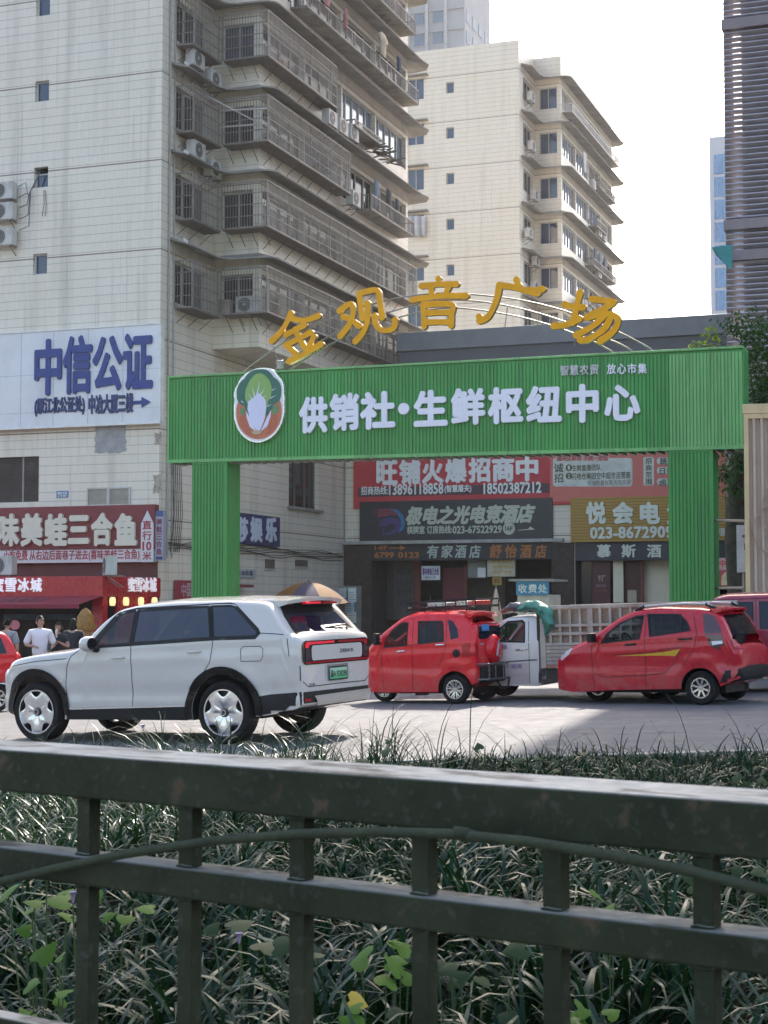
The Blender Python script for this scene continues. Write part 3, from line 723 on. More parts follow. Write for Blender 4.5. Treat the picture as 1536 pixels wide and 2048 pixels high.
m.build('recess_lining', M('dim entrance lining', (.05, .045, .042), .8, var=.3), PD)
BRN = M('brown granite pilaster', (.060, .042, .036), .5, var=.3, vs=5, spec=.2)
for (x0, x1) in ((690, 746), (1105, 1149)):
    a = FP.front(x0, 1150)[0]; b = FP.front(x1, 1150)[0]; MB().box(a, b, -.12, .3, -.5, FP.front(x0, 1086)[1]).build('pilaster', BRN, PD, bevel=.01)
m = MB(); m.box(FP.front(690, 1086)[0], FP.front(1130, 1086)[0], -.34, -.121, FP.front(900, 1087)[1], FP.front(900, 1082)[1]+.03); m.build('ledge', M('pale ledge', (.42, .41, .38), .7, dirt=(.15, .14, .12)), PD)
# panels and doors seen inside the left entrance
def panel(parent, name, x0, y0, x1, y1, v, mat, d=.03, F=FP, bevel=0, lab=None):
    a, zt = F.front(x0, y0, v); b, zl = F.front(x1, y1, v)
    o = MB().box(a, b, v, v+d, zl, zt).build(name, mat, parent, bevel=bevel)
    if lab: o['label'] = lab
    return o
RED_D = M('dark red door leaf', (.17, .018, .03), .5, var=.15); RED_F = M('dull red frame', (.22, .05, .04), .6, var=.2)
panel(PD, 'door', 885, 1136, 932, 1235, 1.2, RED_D, lab='dark red door leaf standing open')
panel(PD, 'door_frame', 827, 1117, 841, 1240, 1.1, RED_F, .12); panel(PD, 'door_frame', 928, 1130, 934, 1240, 1.1, RED_F, .1)
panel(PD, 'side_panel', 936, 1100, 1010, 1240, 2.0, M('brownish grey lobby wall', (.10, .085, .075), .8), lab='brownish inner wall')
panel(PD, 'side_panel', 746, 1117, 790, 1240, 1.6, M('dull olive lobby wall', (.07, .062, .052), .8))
pn = panel(PD, 'notice_panel', 788, 1118, 828, 1240, 1.0, M('faded brown notice panel', (.075, .066, .06), .6))
mb = MB()
for i, t in enumerate(('美蛙三合', '原味三合鱼', '酒水免费', '小吃免费')):
    for r_ in (0, 1) if i > 9 else (0,):
        a, zt = FP.front(793, 1135+i*21, .99); b, zl = FP.front(824, 1150+i*21, .99); lettering(mb, t, a, b, zl, zt, .99, .004, .02)
mb.build('lettering', M('faded dark lettering', (.03, .028, .05), .6), pn)
panel(PD, 'side_panel', 1150, 1118, 1184, 1215, .5, glass('dark door glass', (.014, .018, .028)), lab='dark glass door leaf')
panel(PD, 'side_panel', 1246, 1116, 1286, 1240, .6, M('dark red lobby wall', (.10, .035, .032), .6), lab='dark red pier')
panel(PD, 'notice_panel', 1255, 1180, 1273, 1205, .55, M('cream notice', (.5, .42, .3), .6), .02)
CRM = M('cream inner wall', (.82, .72, .56), .8, var=.06)
panel(PD, 'side_panel', 1226, 1118, 1247, 1205, .35, CRM, lab='pale cream inner wall')
panel(PD, 'side_panel', 1287, 1118, 1440, 1240, .9, CRM, lab='pale cream back wall')
panel(PD, 'door_frame', 1280, 1116, 1287, 1240, .5, RED_F, .1)
sa, sz = FP.front(972, 1086, -.05)

# ------------------------------------------------------------------ signs
def board(name, label, F, x0, y0, x1, y1, v, mat, d=.12, cat='sign', bevel=.008, group=None, u0=None, u1=None):
    a, zt = F.front(x0, y0, v); b, zl = F.front(x1, y1, v)
    if u1 is not None: b = u1
    T = thing(name, label, cat, F.w(a, v, zl), F.rz(), group)
    MB().box(0, b-a, 0, d, 0, zt-zl).build('panel', mat, T, bevel=bevel)
    return T, a, zl, b-a, zt-zl
def sign_text(T, F, text, x0, y0, x1, y1, v, mat, bold=.02, thick=.02, shear=0, o=(0, 0), per=None, name='lettering', rows=False):
    """text filling the pixel rectangle, in the sign's own frame"""
    a, zt = F.front(x0, y0, v); b, zl = F.front(x1, y1, v)
    mb = MB()
    if per is None: lettering(mb, text, a-o[0], b-o[0], zl-o[1], zt-o[1], -.001, thick, bold, shear)
    elif per == 'v':
        n = len(text); h = (zt-zl)/n
        for i, ch in enumerate(text): lettering(mb, ch, a-o[0], b-o[0], zt-o[1]-(i+.93)*h, zt-o[1]-(i+.07)*h, -.001, thick, bold, shear)
    else:
        n = len(text); wd = (b-a)/n
        for i, ch in enumerate(text):
            if ch != ' ': lettering(mb, ch, a-o[0]+(i+per/2)*wd, a-o[0]+(i+1-per/2)*wd, zl-o[1], zt-o[1], -.001, thick, bold, shear)
    return mb.build(name, mat, T)
# red letting banner along the podium
BR = M('red letting banner', (.54, .042, .055), .55, var=.06, vs=1.2); WH = M('white print', (.78, .78, .78), .5, var=.04); BK = M('black print', (.03, .03, .03), .6)
v = -.10
T, a, z, L, H = board('letting_banner', 'long red banner in white print across the hall front, under the green beam', FP, 707, 911, 1452, 1002, v, BR, .08)
o = (a, z); H0 = H
sign_text(T, FP, '旺铺火爆招商中', 752, 921, 1079, 962, v, M('pale letter face', (.80, .80, .80), .45, var=.05), .045, .05, per=.06, o=o)
def sub(T, F, x0, y0, x1, y1, v, mat, o, d=.012, name='strip', bevel=0, yb=0):
    a, zt = F.front(x0, y0, v); b, zl = F.front(x1, y1, v)
    return MB().box(a-o[0], b-o[0], -d-yb, -.001-yb, zl-o[1], zt-o[1]).build(name, mat, T, bevel=bevel)
sub(T, FP, 716, 976, 1099, 985, v, M('dark strip', (.09, .05, .06), .6), o)
s = sign_text(T, FP, '招商热线:', 722, 973, 776, 989, v-.015, WH, .02, .012, o=o); s.location.y = -.014
s = sign_text(T, FP, '13896118858', 778, 968, 887, 988, v-.015, WH, .03, .012, o=o); s.location.y = -.014
s = sign_text(T, FP, '(智慧屠夫)', 889, 970, 943, 986, v-.015, WH, .03, .012, o=o); s.location.y = -.014
s = sign_text(T, FP, '18502387212', 967, 966, 1083, 986, v-.015, WH, .03, .012, o=o); s.location.y = -.014
PINK = M('salmon banner print', (.62, .16, .13), .55, var=.05)
sub(T, FP, 1100, 911, 1452, 996, v, PINK, o, .006, 'salmon_half')
CR = M('cream print panel', (.60, .63, .58), .5)
def rpanel(x0, y0, x1, y1, r=6, name='print_panel', mat=CR, d=.014, TT=None, F=FP, oo=None, vv=v):
    pts = []
    for cx, cy, a0 in ((x1-r, y0+r, -90), (x1-r, y1-r, 0), (x0+r, y1-r, 90), (x0+r, y0+r, 180)):
        for k in range(5): pts.append((cx+r*math.cos(R(a0+k*22.5)), cy+r*math.sin(R(a0+k*22.5))))
    oo = oo or o
    P = [F.front(x, y, vv) for x, y in pts]; MB().prism([(p[0]-oo[0], p[1]-oo[1]) for p in P], -d, -.0065).build(name, mat, TT or T)
rpanel(1106, 916, 1265, 973)
OLV = M('olive print', (.10, .10, .055), .6)
for (t, x0, y0, x1, y1, mt, bd) in (('诚', 1108, 927, 1127, 945, OLV, .02), ('招', 1108, 947, 1127, 965, OLV, .02), ('生鲜直播团队', 1144, 930, 1202, 941, OLV, .02), ('闪电仓美团空中超市运营商', 1144, 946, 1261, 957, OLV, .02), ('旺铺数量有限,先到先得!', 1176, 961, 1263, 970, M('faint print', (.22, .20, .2), .6), .01)):
    s = sign_text(T, FP, t, x0, y0, x1, y1, v-.015, mt, bd, .003, o=o); s.location.y = -.0145
for k, y in enumerate((935.5, 952)):
    c = FP.front(1138, y, v); e = MB().lathe([(0, -.018), (.13, -.018), (.13, -.0145)], 16, 'Y', (c[0]-a, 0, c[1]-z)).build('bullet', OLV, T)
    s = MB(); lettering(s, '12'[k], c[0]-a-.04, c[0]-a+.04, c[1]-z-.08, c[1]-z+.08, -.019, .002, .03); s.build('lettering', CR, T)
for (t, x0, x1) in (('国央企联动', 1114, 1163), ('不统一收钮', 1167, 1216)):
    rpanel(x0-2, 910, x1+2, 922, 3, 'print_panel', M('pink print panel', (.62, .40, .37), .5), .018)
    s = sign_text(T, FP, t, x0, 911, x1, 921, v-.02, M('red print', (.42, .05, .05), .5), .03, .003, o=o); s.location.y = -.019
rpanel(1287, 914, 1308, 971, 4)
s = sign_text(T, FP, '招商范围', 1291, 915, 1304, 970, v-.015, OLV, .02, .003, o=o, per='v'); s.location.y = -.0145
for t, y in (('蔬菜水果', 915), ('日杂百货', 934), ('卤菜熟食', 957)):
    rpanel(1314, y, 1400, y+14, 6); s = sign_text(T, FP, t, 1319, y+1, 1382, y+13, v-.015, OLV, .02, .003, o=o); s.location.y = -.0145
# e-sports hotel sign
v = -.16
NAVY = M('near black sign board', (.022, .026, .036), .4, var=.2, vs=3)
T, a, z, L, H = board('hotel_sign', 'near black hotel sign with slanted pale letters and a swirl logo, under the red banner', FP, 719, 1004, 1105, 1082, v, NAVY, .12); o = (a, z)
PALE = M('pale green lit face', (.50, .53, .44), .5, var=.04)
sign_text(T, FP, '极电之光电竞酒店', 812, 1013, 1072, 1046, v, PALE, .05, .03, shear=.3, o=o)
sign_text(T, FP, '棋牌室 订房热线:', 814, 1052, 904, 1067, v, PALE, .03, .01, o=o)
sign_text(T, FP, '023-67522929', 905, 1052, 1004, 1066, v, PALE, .03, .01, o=o)
c = FP.front(1018, 1057, v); MB().lathe([(0, -.012), (.24, -.012), (.24, 0)], 24, 'Y', (c[0]-a, 0, c[1]-z)).build('disc', PALE, T)
s = MB(); lettering(s, '16F', c[0]-a-.15, c[0]-a+.15, c[1]-z-.09, c[1]-z+.09, -.0125, .004, .03); s.build('lettering', BK, T)
P = [FP.front(x, y, v) for x, y in ((1036, 1061), (1070, 1059), (1060, 1053), (1057, 1058), (1036, 1060))]; MB().prism([(p[0]-a, p[1]-z) for p in P], -.012, -.001).build('arrow', PALE, T)
def swirl(pts, mat, d): 
    P = [FP.front(690+x*.28, 890+y*.28, v) for x, y in pts]; MB().prism([(p[0]-a, p[1]-z) for p in P], -d, -.001).build('logo_shape', mat, T)
BLU = M('logo blue', (.03, .17, .36), .5); PUR = M('logo purple', (.07, .05, .18), .5); CRI = M('logo crimson', (.20, .035, .06), .5)
swirl([(235,455),(320,452),(385,480),(410,510),(330,500),(235,520)], CRI, .010)
swirl([(320,452),(375,462),(415,500),(430,560),(415,605),(380,630),(400,590),(400,540),(375,490)], BLU, .014)
swirl([(238,580),(262,530),(320,515),(385,530),(398,560),(395,600),(370,625),(320,640),(262,645),(270,600),(300,575)], PUR, .012)
swirl([(285,585),(330,560),(365,570),(360,600),(320,622),(280,630)], NAVY, .0135)
for x, y in ((200,460),(222,460),(210,475),(232,478),(200,492),(218,495),(240,465)): swirl([(x,y),(x+10,y),(x+10,y+10),(x,y+10)], CRI, .01)
# gold slatted sign
v = -.16
GS = G('gold slatted sign'); x_, y_, z_ = GS.xyz()
gg = GS.math('LESS_THAN', GS.math('FRACT', GS.math('DIVIDE', z_, .115)), .16)
gc = GS.mix(GS.math('MULTIPLY', gg, .7), GS.mix(GS.noise(1.5, 4), (.34, .185, .018), (.45, .25, .03)), (.07, .035, .005)); GS.bump(gg, .6, -.02)
GSM = GS.out(gc, .4, 0, .5)
T, a, z, L, H = board('gold_sign', 'ochre slatted sign with chunky silver characters, right of the black hotel sign', FP, 1141, 996, 1452, 1081, v, GSM, .14); o = (a, z)
SIL = M('silver letter face', (.55, .57, .54), .35, .2, var=.08); 
for t, x0, x1 in (('悦', 1172, 1213), ('会', 1225, 1268), ('电', 1280, 1321), ('竞', 1334, 1376)): sign_text(T, FP, t, x0, 1004, x1, 1048, v, SIL, .05, .06, o=o)
sign_text(T, FP, '023-8672909', 1180, 1054, 1347, 1076, v, SIL, .035, .04, o=o)
sign_text(T, FP, 'F酒', 1436, 1056, 1450, 1072, v, SIL, .03, .03, o=o)
# dark fascia of the inn below it
v = -.02
T, a, z, L, H = board('inn_sign', 'dark fascia with widely spaced pale grey characters, below the ochre slatted sign', FP, 1150, 1083, 1452, 1119, v, M('dark inn fascia', (.03, .03, .04), .5), .02); o = (a, z)
for t, x0, x1 in (('慕', 1194, 1222), ('斯', 1243, 1272), ('酒', 1294, 1323), ('店', 1344, 1373)): sign_text(T, FP, t, x0, 1089, x1, 1115, v, SIL, .03, .04, o=o)
# two small hotels share one dark band
v = -.14
T, a, z, L, H = board('hotel_band_sign', 'narrow dark band with white and orange hotel names, under the pale ledge', FP, 745, 1088, 1104, 1118, v, M('dark band board', (.028, .028, .032), .5), .10); o = (a, z)
ORG = M('orange letter face', (.45, .15, .03), .45, var=.05); PGN = M('pale jade letter face', (.47, .55, .50), .45, var=.05)
for i, t in enumerate('有家酒店'): sign_text(T, FP, t, 854+i*28, 1090, 878+i*28, 1116, v, PGN, .022, .02, o=o, shear=.12)
for i, t in enumerate('舒怡酒店'): sign_text(T, FP, t, 980+i*30, 1089, 1004+i*30, 1116, v, ORG, .03, .02, o=o, shear=.1)
sign_text(T, FP, '14F', 749, 1091, 776, 1100, v, ORG, .02, .015, o=o); sign_text(T, FP, '6799', 749, 1104, 788, 1116, v, ORG, .03, .015, o=o); sign_text(T, FP, '0123', 796, 1104, 838, 1116, v, ORG, .03, .015, o=o)
P = [FP.front(x, y, v) for x, y in ((779,1094.5),(800,1094.5),(800,1090.5),(812,1095.5),(800,1100.5),(800,1097),(779,1097))]; MB().prism([(p[0]-a, p[1]-z) for p in P], -.015, -.001).build('arrow', ORG, T)
# small posters and boxes in the entrance
v = .3
T, a, z, L, H = board('poster', 'small white poster with purple print hanging in the dark left entrance', FP, 843, 1132, 880, 1160, v, M('white poster', (.72, .70, .74), .6), .012, 'poster', 0); o = (a, z)
sign_text(T, FP, '喜味美蛙三合鱼', 845, 1136, 878, 1150, v, M('purple print', (.16, .04, .24), .6), .03, .002, o=o); sign_text(T, FP, '直行十米', 850, 1153, 872, 1157, v, BK, .01, .002, o=o)
T, a, z, L, H = board('lobby_sign', 'cream lightbox sign with faded yellow print in the entrance, below the orange characters', FP, 974, 1117, 1030, 1153, .1, M('cream lightbox', (.56, .50, .36), .5), .15); o = (a, z)
YEL = M('yellow print', (.50, .33, .05), .5)
sign_text(T, FP, '舒怡酒店', 982, 1117, 1024, 1127, .1, YEL, .03, .003, o=o); sign_text(T, FP, '棋牌茶楼客房', 986, 1130, 1027, 1137, .1, YEL, .01, .003, o=o); sign_text(T, FP, '地址十四楼', 986, 1141, 1024, 1147, .1, YEL, .01, .003, o=o)
T, a, z, L, H = board('poster', 'little yellow notice hung under the cream lightbox sign', FP, 985, 1154, 1003, 1170, .2, M('yellow notice', (.48, .30, .06), .6), .012, 'poster', 0); o = (a, z); sign_text(T, FP, '停车', 988, 1157, 1000, 1167, .2, M('brown print', (.15, .06, .02), .6), .02, .002, o=o)
T, a, z, L, H = board('poster', 'dark red poster with a pale line logo beside the glass inn door', FP, 1184, 1120, 1221, 1210, .45, M('wine red poster', (.10, .018, .025), .5), .012, 'poster', 0); o = (a, z)
DPR = M('dull pink print', (.34, .22, .22), .6)
sign_text(T, FP, '慕斯酒店', 1192, 1169, 1212, 1174, .45, DPR, .01, .002, o=o); sign_text(T, FP, '欢迎光临', 1188, 1178, 1214, 1184, .45, M('dim red print', (.25, .05, .05), .6), .01, .002, o=o)
for P in ([(1195,1152),(1202,1150),(1200,1164)], [(1203,1163),(1204,1150),(1212,1151),(1209,1153),(1206,1153),(1205,1163)]):
    Q = [FP.front(x, y, .45) for x, y in P]; MB().prism([(q[0]-a, q[1]-z) for q in Q], -.004, -.001).build('logo_shape', DPR, T)
bx = thing('air_conditioner', 'boxed grey unit mounted under the dark hotel band', 'air conditioner', FP.w(*[FP.front(935, 1150, .4)[0], .4, FP.front(935, 1156, .4)[1]]), FP.rz())
MB().box(0, .75, 0, .4, 0, .8).build('case', M('grey case', (.25, .24, .22), .5), bx, bevel=.02); MB().box(.42, .75, -.02, -.002, .02, .4).build('label_panel', WH, bx)

# front wall signs of the near block
v = -.25
T, a, z, L, H = board('notary_signboard', 'large white signboard with big blue characters on the blank tiled front wall', FB, 0, 669, 318, 843, v, M('white aluminium board', (.70, .69, .70), .45, var=.06, vs=.6, dirt=(.42, .42, .45), dv=.4), .22, u0=0)
# extend the board beyond the frame on the left as the real one does
e = MB(); e.box(-2.2, -.001, 0, .22, 0, H); e.build('panel', _M['white aluminium board'], T)
fm = MB(); fm.box(-2.2, L+.03, -.03, .225, H, H+.05); fm.box(-2.2, L+.03, -.03, .225, -.06, -.001); fm.box(L+.001, L+.05, -.03, .225, -.001, H-.001); fm.build('frame', M('white frame', (.74, .72, .68), .4), T)
o = (a, z); SB = M('seam line', (.40, .41, .46), .6); sm = MB()
for x in (42, 107, 176, 246): u = FB.front(x, 750, v)[0]-a; sm.box(u-.008, u+.008, -.003, -.0005, .02, H-.02)
for y in (745, 821): zz = FB.front(160, y, v)[1]-z; sm.box(-2.2, L-.02, -.0035, -.0005, zz-.006, zz+.006)
sm.build('seams', SB, T)
BLUE = M('blue letter face', (.022, .045, .21), .45, var=.06)
for t, x0, y0, x1, y1 in (('中', 71, 680, 124, 790), ('信', 128, 673, 185, 787), ('公', 187, 674, 246, 781), ('证', 248, 668, 306, 778)): sign_text(T, FB, t, x0, y0, x1, y1, v, BLUE, .034, .06, o=o)
NB = M('dark blue letter face', (.03, .04, .14), .5, var=.1)
sign_text(T, FB, '(原江北公证处)', 70, 796, 170, 829, v, NB, .04, .04, o=o); sign_text(T, FB, '中冶大厦三楼', 178, 790, 267, 825, v, NB, .04, .04, o=o)
P = [FB.front(x, y, v) for x, y in ((268,802),(284,801),(284,794),(302,804),(284,815),(284,808),(268,809))]; MB().prism([(p[0]-a, p[1]-z) for p in P], -.04, -.001).build('arrow', BLUE, T)
T, a, z, L, H = board('number_plate', 'tiny blue number plate on the tiled wall beside the louvred vent', FB, 113, 982, 136, 995, -.02, M('blue enamel plate', (.10, .20, .36), .4), .015, 'plate', 0); o = (a, z)
sign_text(T, FB, '建新东路', 115, 984, 134, 989, -.02, WH, .02, .002, o=o); sign_text(T, FB, '2号附', 116, 990, 133, 994, -.02, WH, .02, .002, o=o)
v = -.3
MAR = M('maroon sign board', (.20, .030, .032), .55, var=.12, vs=2)
T, a, z, L, H = board('fish_restaurant_sign', 'maroon sign with thick cream block characters above the red drinks shop', FB, -12, 1016, 309, 1098, v, MAR, .28); o = (a, z)
CRF = M('cream letter face', (.66, .62, .50), .45, var=.05)
for t, x0, x1, y0, y1 in (('味', -2, 41, 1028, 1093), ('美', 45, 88, 1027, 1093), ('蛙', 92, 137, 1028, 1092), ('三', 139, 181, 1031, 1088), ('合', 185, 228, 1026, 1092), ('鱼', 232, 276, 1027, 1091)): sign_text(T, FB, t, x0, y0, x1, y1, v, CRF, .052, .10, o=o)
WB_ = M('white print board', (.62, .60, .60), .55, var=.05)
T, a, z, L, H = board('entry_notice_sign', 'white strip of red print running along the foot of the maroon sign', FB, -12, 1099, 281, 1124, v, WB_, .25); o = (a, z)
RP = M('crimson print', (.36, .03, .05), .5)
sign_text(T, FB, '小吃免费', 7, 1101, 55, 1121, v, RP, .02, .004, o=o); sign_text(T, FB, '从右边后面巷子进去(喜味美蛙三合鱼)', 59, 1101, 279, 1121, v, RP, .02, .004, o=o)
T, a, z, L, H = board('arrow_sign', 'white upward pointing panel with red print at the right end of the maroon sign', FB, 282, 1048, 306, 1124, v-.03, WB_, .25, bevel=0); o = (a, z)
MB().prism([(0, H+.001), (L, H+.001), (L/2, H+.42)], 0, .25).build('panel', WB_, T)
for t, y0, y1 in (('直', 1041, 1058), ('行', 1062, 1080), ('米', 1103, 1120)): sign_text(T, FB, t, 285, y0, 303, y1, v-.03, RP, .02, .004, o=o)
sign_text(T, FB, '10', 285, 1083, 303, 1101, v-.03, RP, .03, .004, o=o)
T, a, z, L, H = board('vertical_sign', 'narrow vertical sign in blue and dark red print at the corner of the tiled block', FB, 311, 1021, 326, 1121, v+.05, M('greyish blue board', (.33, .33, .40), .5, var=.1), .2, bevel=0); o = (a, z)
sub(T, FB, 311, 1021, 326, 1033, v+.05, M('blue print block', (.05, .09, .24), .5), o, .004, 'print_block'); sub(T, FB, 312, 1113, 325, 1119, v+.05, NB, o, .004, 'print_block')
sign_text(T, FB, '美蛙三合鱼', 313, 1036, 324, 1110, v+.05, M('dark crimson print', (.20, .04, .08), .5), .03, .004, o=o, per='v')
# signs on the side wall under the bay
def side_board(name, label, x0, y0, x1, y1, u, mat, d=.1):
    v0, zt = FB.side(x0, y0, u); v1, zl = FB.side(x1, y1, u)
    T = thing(name, label, 'sign', FB.w(u, v0, zl), FB.rz() + R(90))
    MB().box(0, v1-v0, 0, d, 0, zt-zl).build('panel', mat, T, bevel=.006); return T, v0, zl, v1-v0, zt-zl
def side_text(T, text, x0, y0, x1, y1, u, mat, o, bold=.02, thick=.02):
    v0, zt = FB.side(x0, y0, u); v1, zl = FB.side(x1, y1, u); mb = MB(); n = len(text); wd = (v1-v0)/n
    for i, ch in enumerate(text): lettering(mb, ch, v0-o[0]+(i+.06)*wd, v0-o[0]+(i+.94)*wd, zl-o[1], zt-o[1], -.001, thick, bold)
    mb.build('lettering', mat, T)
T, a, z, L, H = side_board('club_sign', 'deep blue sign with pale characters on the side wall, beside the left green pillar', 440, 1020, 560, 1094, .12, M('deep blue sign print', (.035, .035, .12), .5, var=.3, vs=1.2))
LB = M('pale blue letter face', (.55, .60, .70), .45, var=.04)
for t, x0, x1 in (('莎', 472, 496), ('娱', 499, 525), ('乐', 529, 554)): side_text(T, t, x0, 1033, x1, 1086, .12, LB, (a, z), .05, .03)
T, a, z, L, H = side_board('lottery_board', 'pale board with grey print low on the side wall behind the left pillar', 455, 1136, 512, 1156, .06, M('pale grey board', (.42, .44, .43), .6), .04)
side_text(T, '中国体育彩票', 458, 1140, 506, 1152, .06, M('grey print', (.10, .10, .16), .6), (a, z), .02, .003)
T, a, z, L, H = side_board('lottery_board', 'red board with pale print left of the left green pillar', 352, 1160, 405, 1200, .12, M('red print board', (.30, .03, .05), .6), .06)
side_text(T, '中国体彩', 362, 1166, 404, 1194, .12, M('pale pink print', (.55, .38, .40), .6), (a, z), .02, .003)
T, a, z, L, H = side_board('awning_strip', 'narrow dull red awning strip low on the side wall', 470, 1168, 508, 1175, .45, M('dull red cloth', (.20, .05, .05), .8), .3); T['category'] = 'awning'
# ------------------------------------------------------------------ vehicles
BLKP = M('black trim plastic', (.012, .012, .013), .5, var=.1, spec=.25); RUB = M('tyre rubber', (.013, .013, .013), .8, var=.2, vs=12, dirt=(.05, .045, .04), dv=.35, spec=.2)
CHR = M('bright metal', (.66, .68, .72), .2, 1.0, var=.05); ALLOY = M('alloy rim', (.55, .53, .50), .25, .9, var=.1)
GAP = M('panel gap', (.012, .012, .013), .7); TGL = glass('tinted car glass', (.008, .012, .024), 0, .02, .3, 0); CGL = glass('clear car glass', (.03, .04, .04), .78, .02, .3, 0)
TGL3 = glass('front door tinted glass', (.010, .016, .026), .36, .02, .5, .3); TGL4 = glass('privacy car glass', (.008, .013, .032), .08, .02, .5, .5)
TGL2 = glass('lightly tinted car glass', (.012, .016, .02), .36, .02, .3, 0)
SEAT = M('dark car seat', (.03, .03, .033), .8); REDL = M('red lamp lens', (.34, .008, .014), .2, coat=.15, var=.05, spec=.3); LENS = M('clear lamp lens', (.55, .56, .58), .1, coat=.8, var=.05)
def lerp_tab(tab, s):
    if s <= tab[0][0]: return tab[0][1]
    for (a, p), (b, q) in zip(tab, tab[1:]):
        if s <= b:
            t = (s-a)/(b-a); return p + (q-p)*t
    return tab[-1][1]
def smooth_tab(tab, s, h=.05):
    return (lerp_tab(tab, s-h) + 2*lerp_tab(tab, s) + lerp_tab(tab, s+h))/4
def body_mesh(sp, inset=0.0, zmin=None, step=.06):
    """lofted body shell: T top profile, B bottom, W half width, belt height, tumble, edge radius; closed at both ends"""
    s0, s1 = sp['s0']+inset*1.5, sp['s1']-inset*1.5; NS = 28; NT = 10
    def section(s, ins=0.0):
        T = smooth_tab(sp['T'], s) - inset; B = smooth_tab(sp['B'], s) + inset; Wd = smooth_tab(sp['W'], s) - inset
        if zmin is not None: B = zmin
        T = max(T, B+.12); belt = sp['belt'](s); r = min(sp['r'], (T-B)*.45)
        def hw(z):
            if z <= belt:
                h = (belt-z)/max(.01, belt-.25); add = 0.0
                for z0, sl, dz, amp in sp.get('crease', ()): add += amp*math.exp(-((z-z0-sl*s)/dz)**2)
                for cx, cz, fr_, amp in sp.get('flare', ()): add += amp*math.exp(-((math.hypot(s-cx, z-cz)-fr_)/.10)**2)
                return add*min(1, (belt-z)/.08) + Wd*(1 - sp.get('tuck', .05)*h**2.2 - .012*max(0, 1-h)**2)
            return Wd*(1-.012) - sp['tumble']*(z-belt)
        P = []; zt = T - r
        zs = [B + (zt-B)*i/NS for i in range(NS+1)] if zt <= belt+.03 else [B + (belt-B)*i/20 for i in range(21)] + [belt + (zt-belt)*i/8 for i in range(1, 9)]
        for z in zs: P.append((hw(z), z))
        y0 = hw(zt)
        for i in range(1, 5):
            a = math.pi/2*i/4; P.append((y0 - r + r*math.cos(a), zt + r*math.sin(a)))
        yt = y0 - r
        for i in range(1, NT+1):
            y = yt*(1-i/NT); P.append((y, T + sp['crown']*(1-(y/yt)**2) if yt > 0 else T))
        if ins:
            zc = (B+T)/2; hh = (T-B)/2
            P = [(max(0, y*(1-ins/Wd)), zc + (z-zc)*(1-ins/hh*.8)) for y, z in P]
        return P
    n = int((s1-s0)/step); ss = [s0 + (s1-s0)*i/n for i in range(n+1)]; secs = []
    Re = sp.get('rend', .10)
    for i in range(4, 0, -1):
        a = math.pi/2*i/4; secs.append((s0 - Re*math.sin(a)*sp.get('bulge_r', 1), section(s0, Re*(1-math.cos(a))+.001)))
    for s in ss: secs.append((s, section(s)))
    for i in range(1, 5):
        a = math.pi/2*i/4; secs.append((s1 + Re*math.sin(a), section(s1, Re*(1-math.cos(a))+.001)))
    vs = []; fs = []; m = len(secs[0][1])
    for s, P in secs:
        vs += [(s, y, z) for y, z in P] + [(s, -y, z) for y, z in P[:-1][::-1]]
    w_ = 2*m-1
    for i in range(len(secs)-1):
        for k in range(w_): fs.append((i*w_+k, i*w_+(k+1) % w_, (i+1)*w_+(k+1) % w_, (i+1)*w_+k))
    fs.append(tuple(range(w_))); fs.append(tuple((len(secs)-1)*w_+k for k in range(w_))[::-1])
    me = bpy.data.meshes.new('body'); me.from_pydata(vs, [], fs)
    bm = bmesh.new(); bm.from_mesh(me); bmesh.ops.recalc_face_normals(bm, faces=bm.faces); bmesh.ops.triangulate(bm, faces=[f for f in bm.faces if len(f.verts) > 4])
    bm.to_mesh(me); bm.free(); return me
def boolean(o, cutters):
    for me in cutters:
        c = bpy.data.objects.new('cutter', me); COL.objects.link(c)
        b = o.modifiers.new('cut', 'BOOLEAN'); b.operation = 'DIFFERENCE'; b.solver = 'EXACT'; b.object = c
        bpy.context.view_layer.update()
        new = bpy.data.meshes.new_from_object(o.evaluated_get(bpy.context.evaluated_depsgraph_get()))
        o.modifiers.clear(); old = o.data; o.data = new; bpy.data.meshes.remove(old)
        bpy.data.objects.remove(c); bpy.data.meshes.remove(me)
def cutter(build):
    mb = MB(); build(mb); me = bpy.data.meshes.new('cutter'); me.from_pydata(mb.v, [], mb.f)
    bm = bmesh.new(); bm.from_mesh(me); bmesh.ops.recalc_face_normals(bm, faces=bm.faces); bm.to_mesh(me); bm.free(); return me
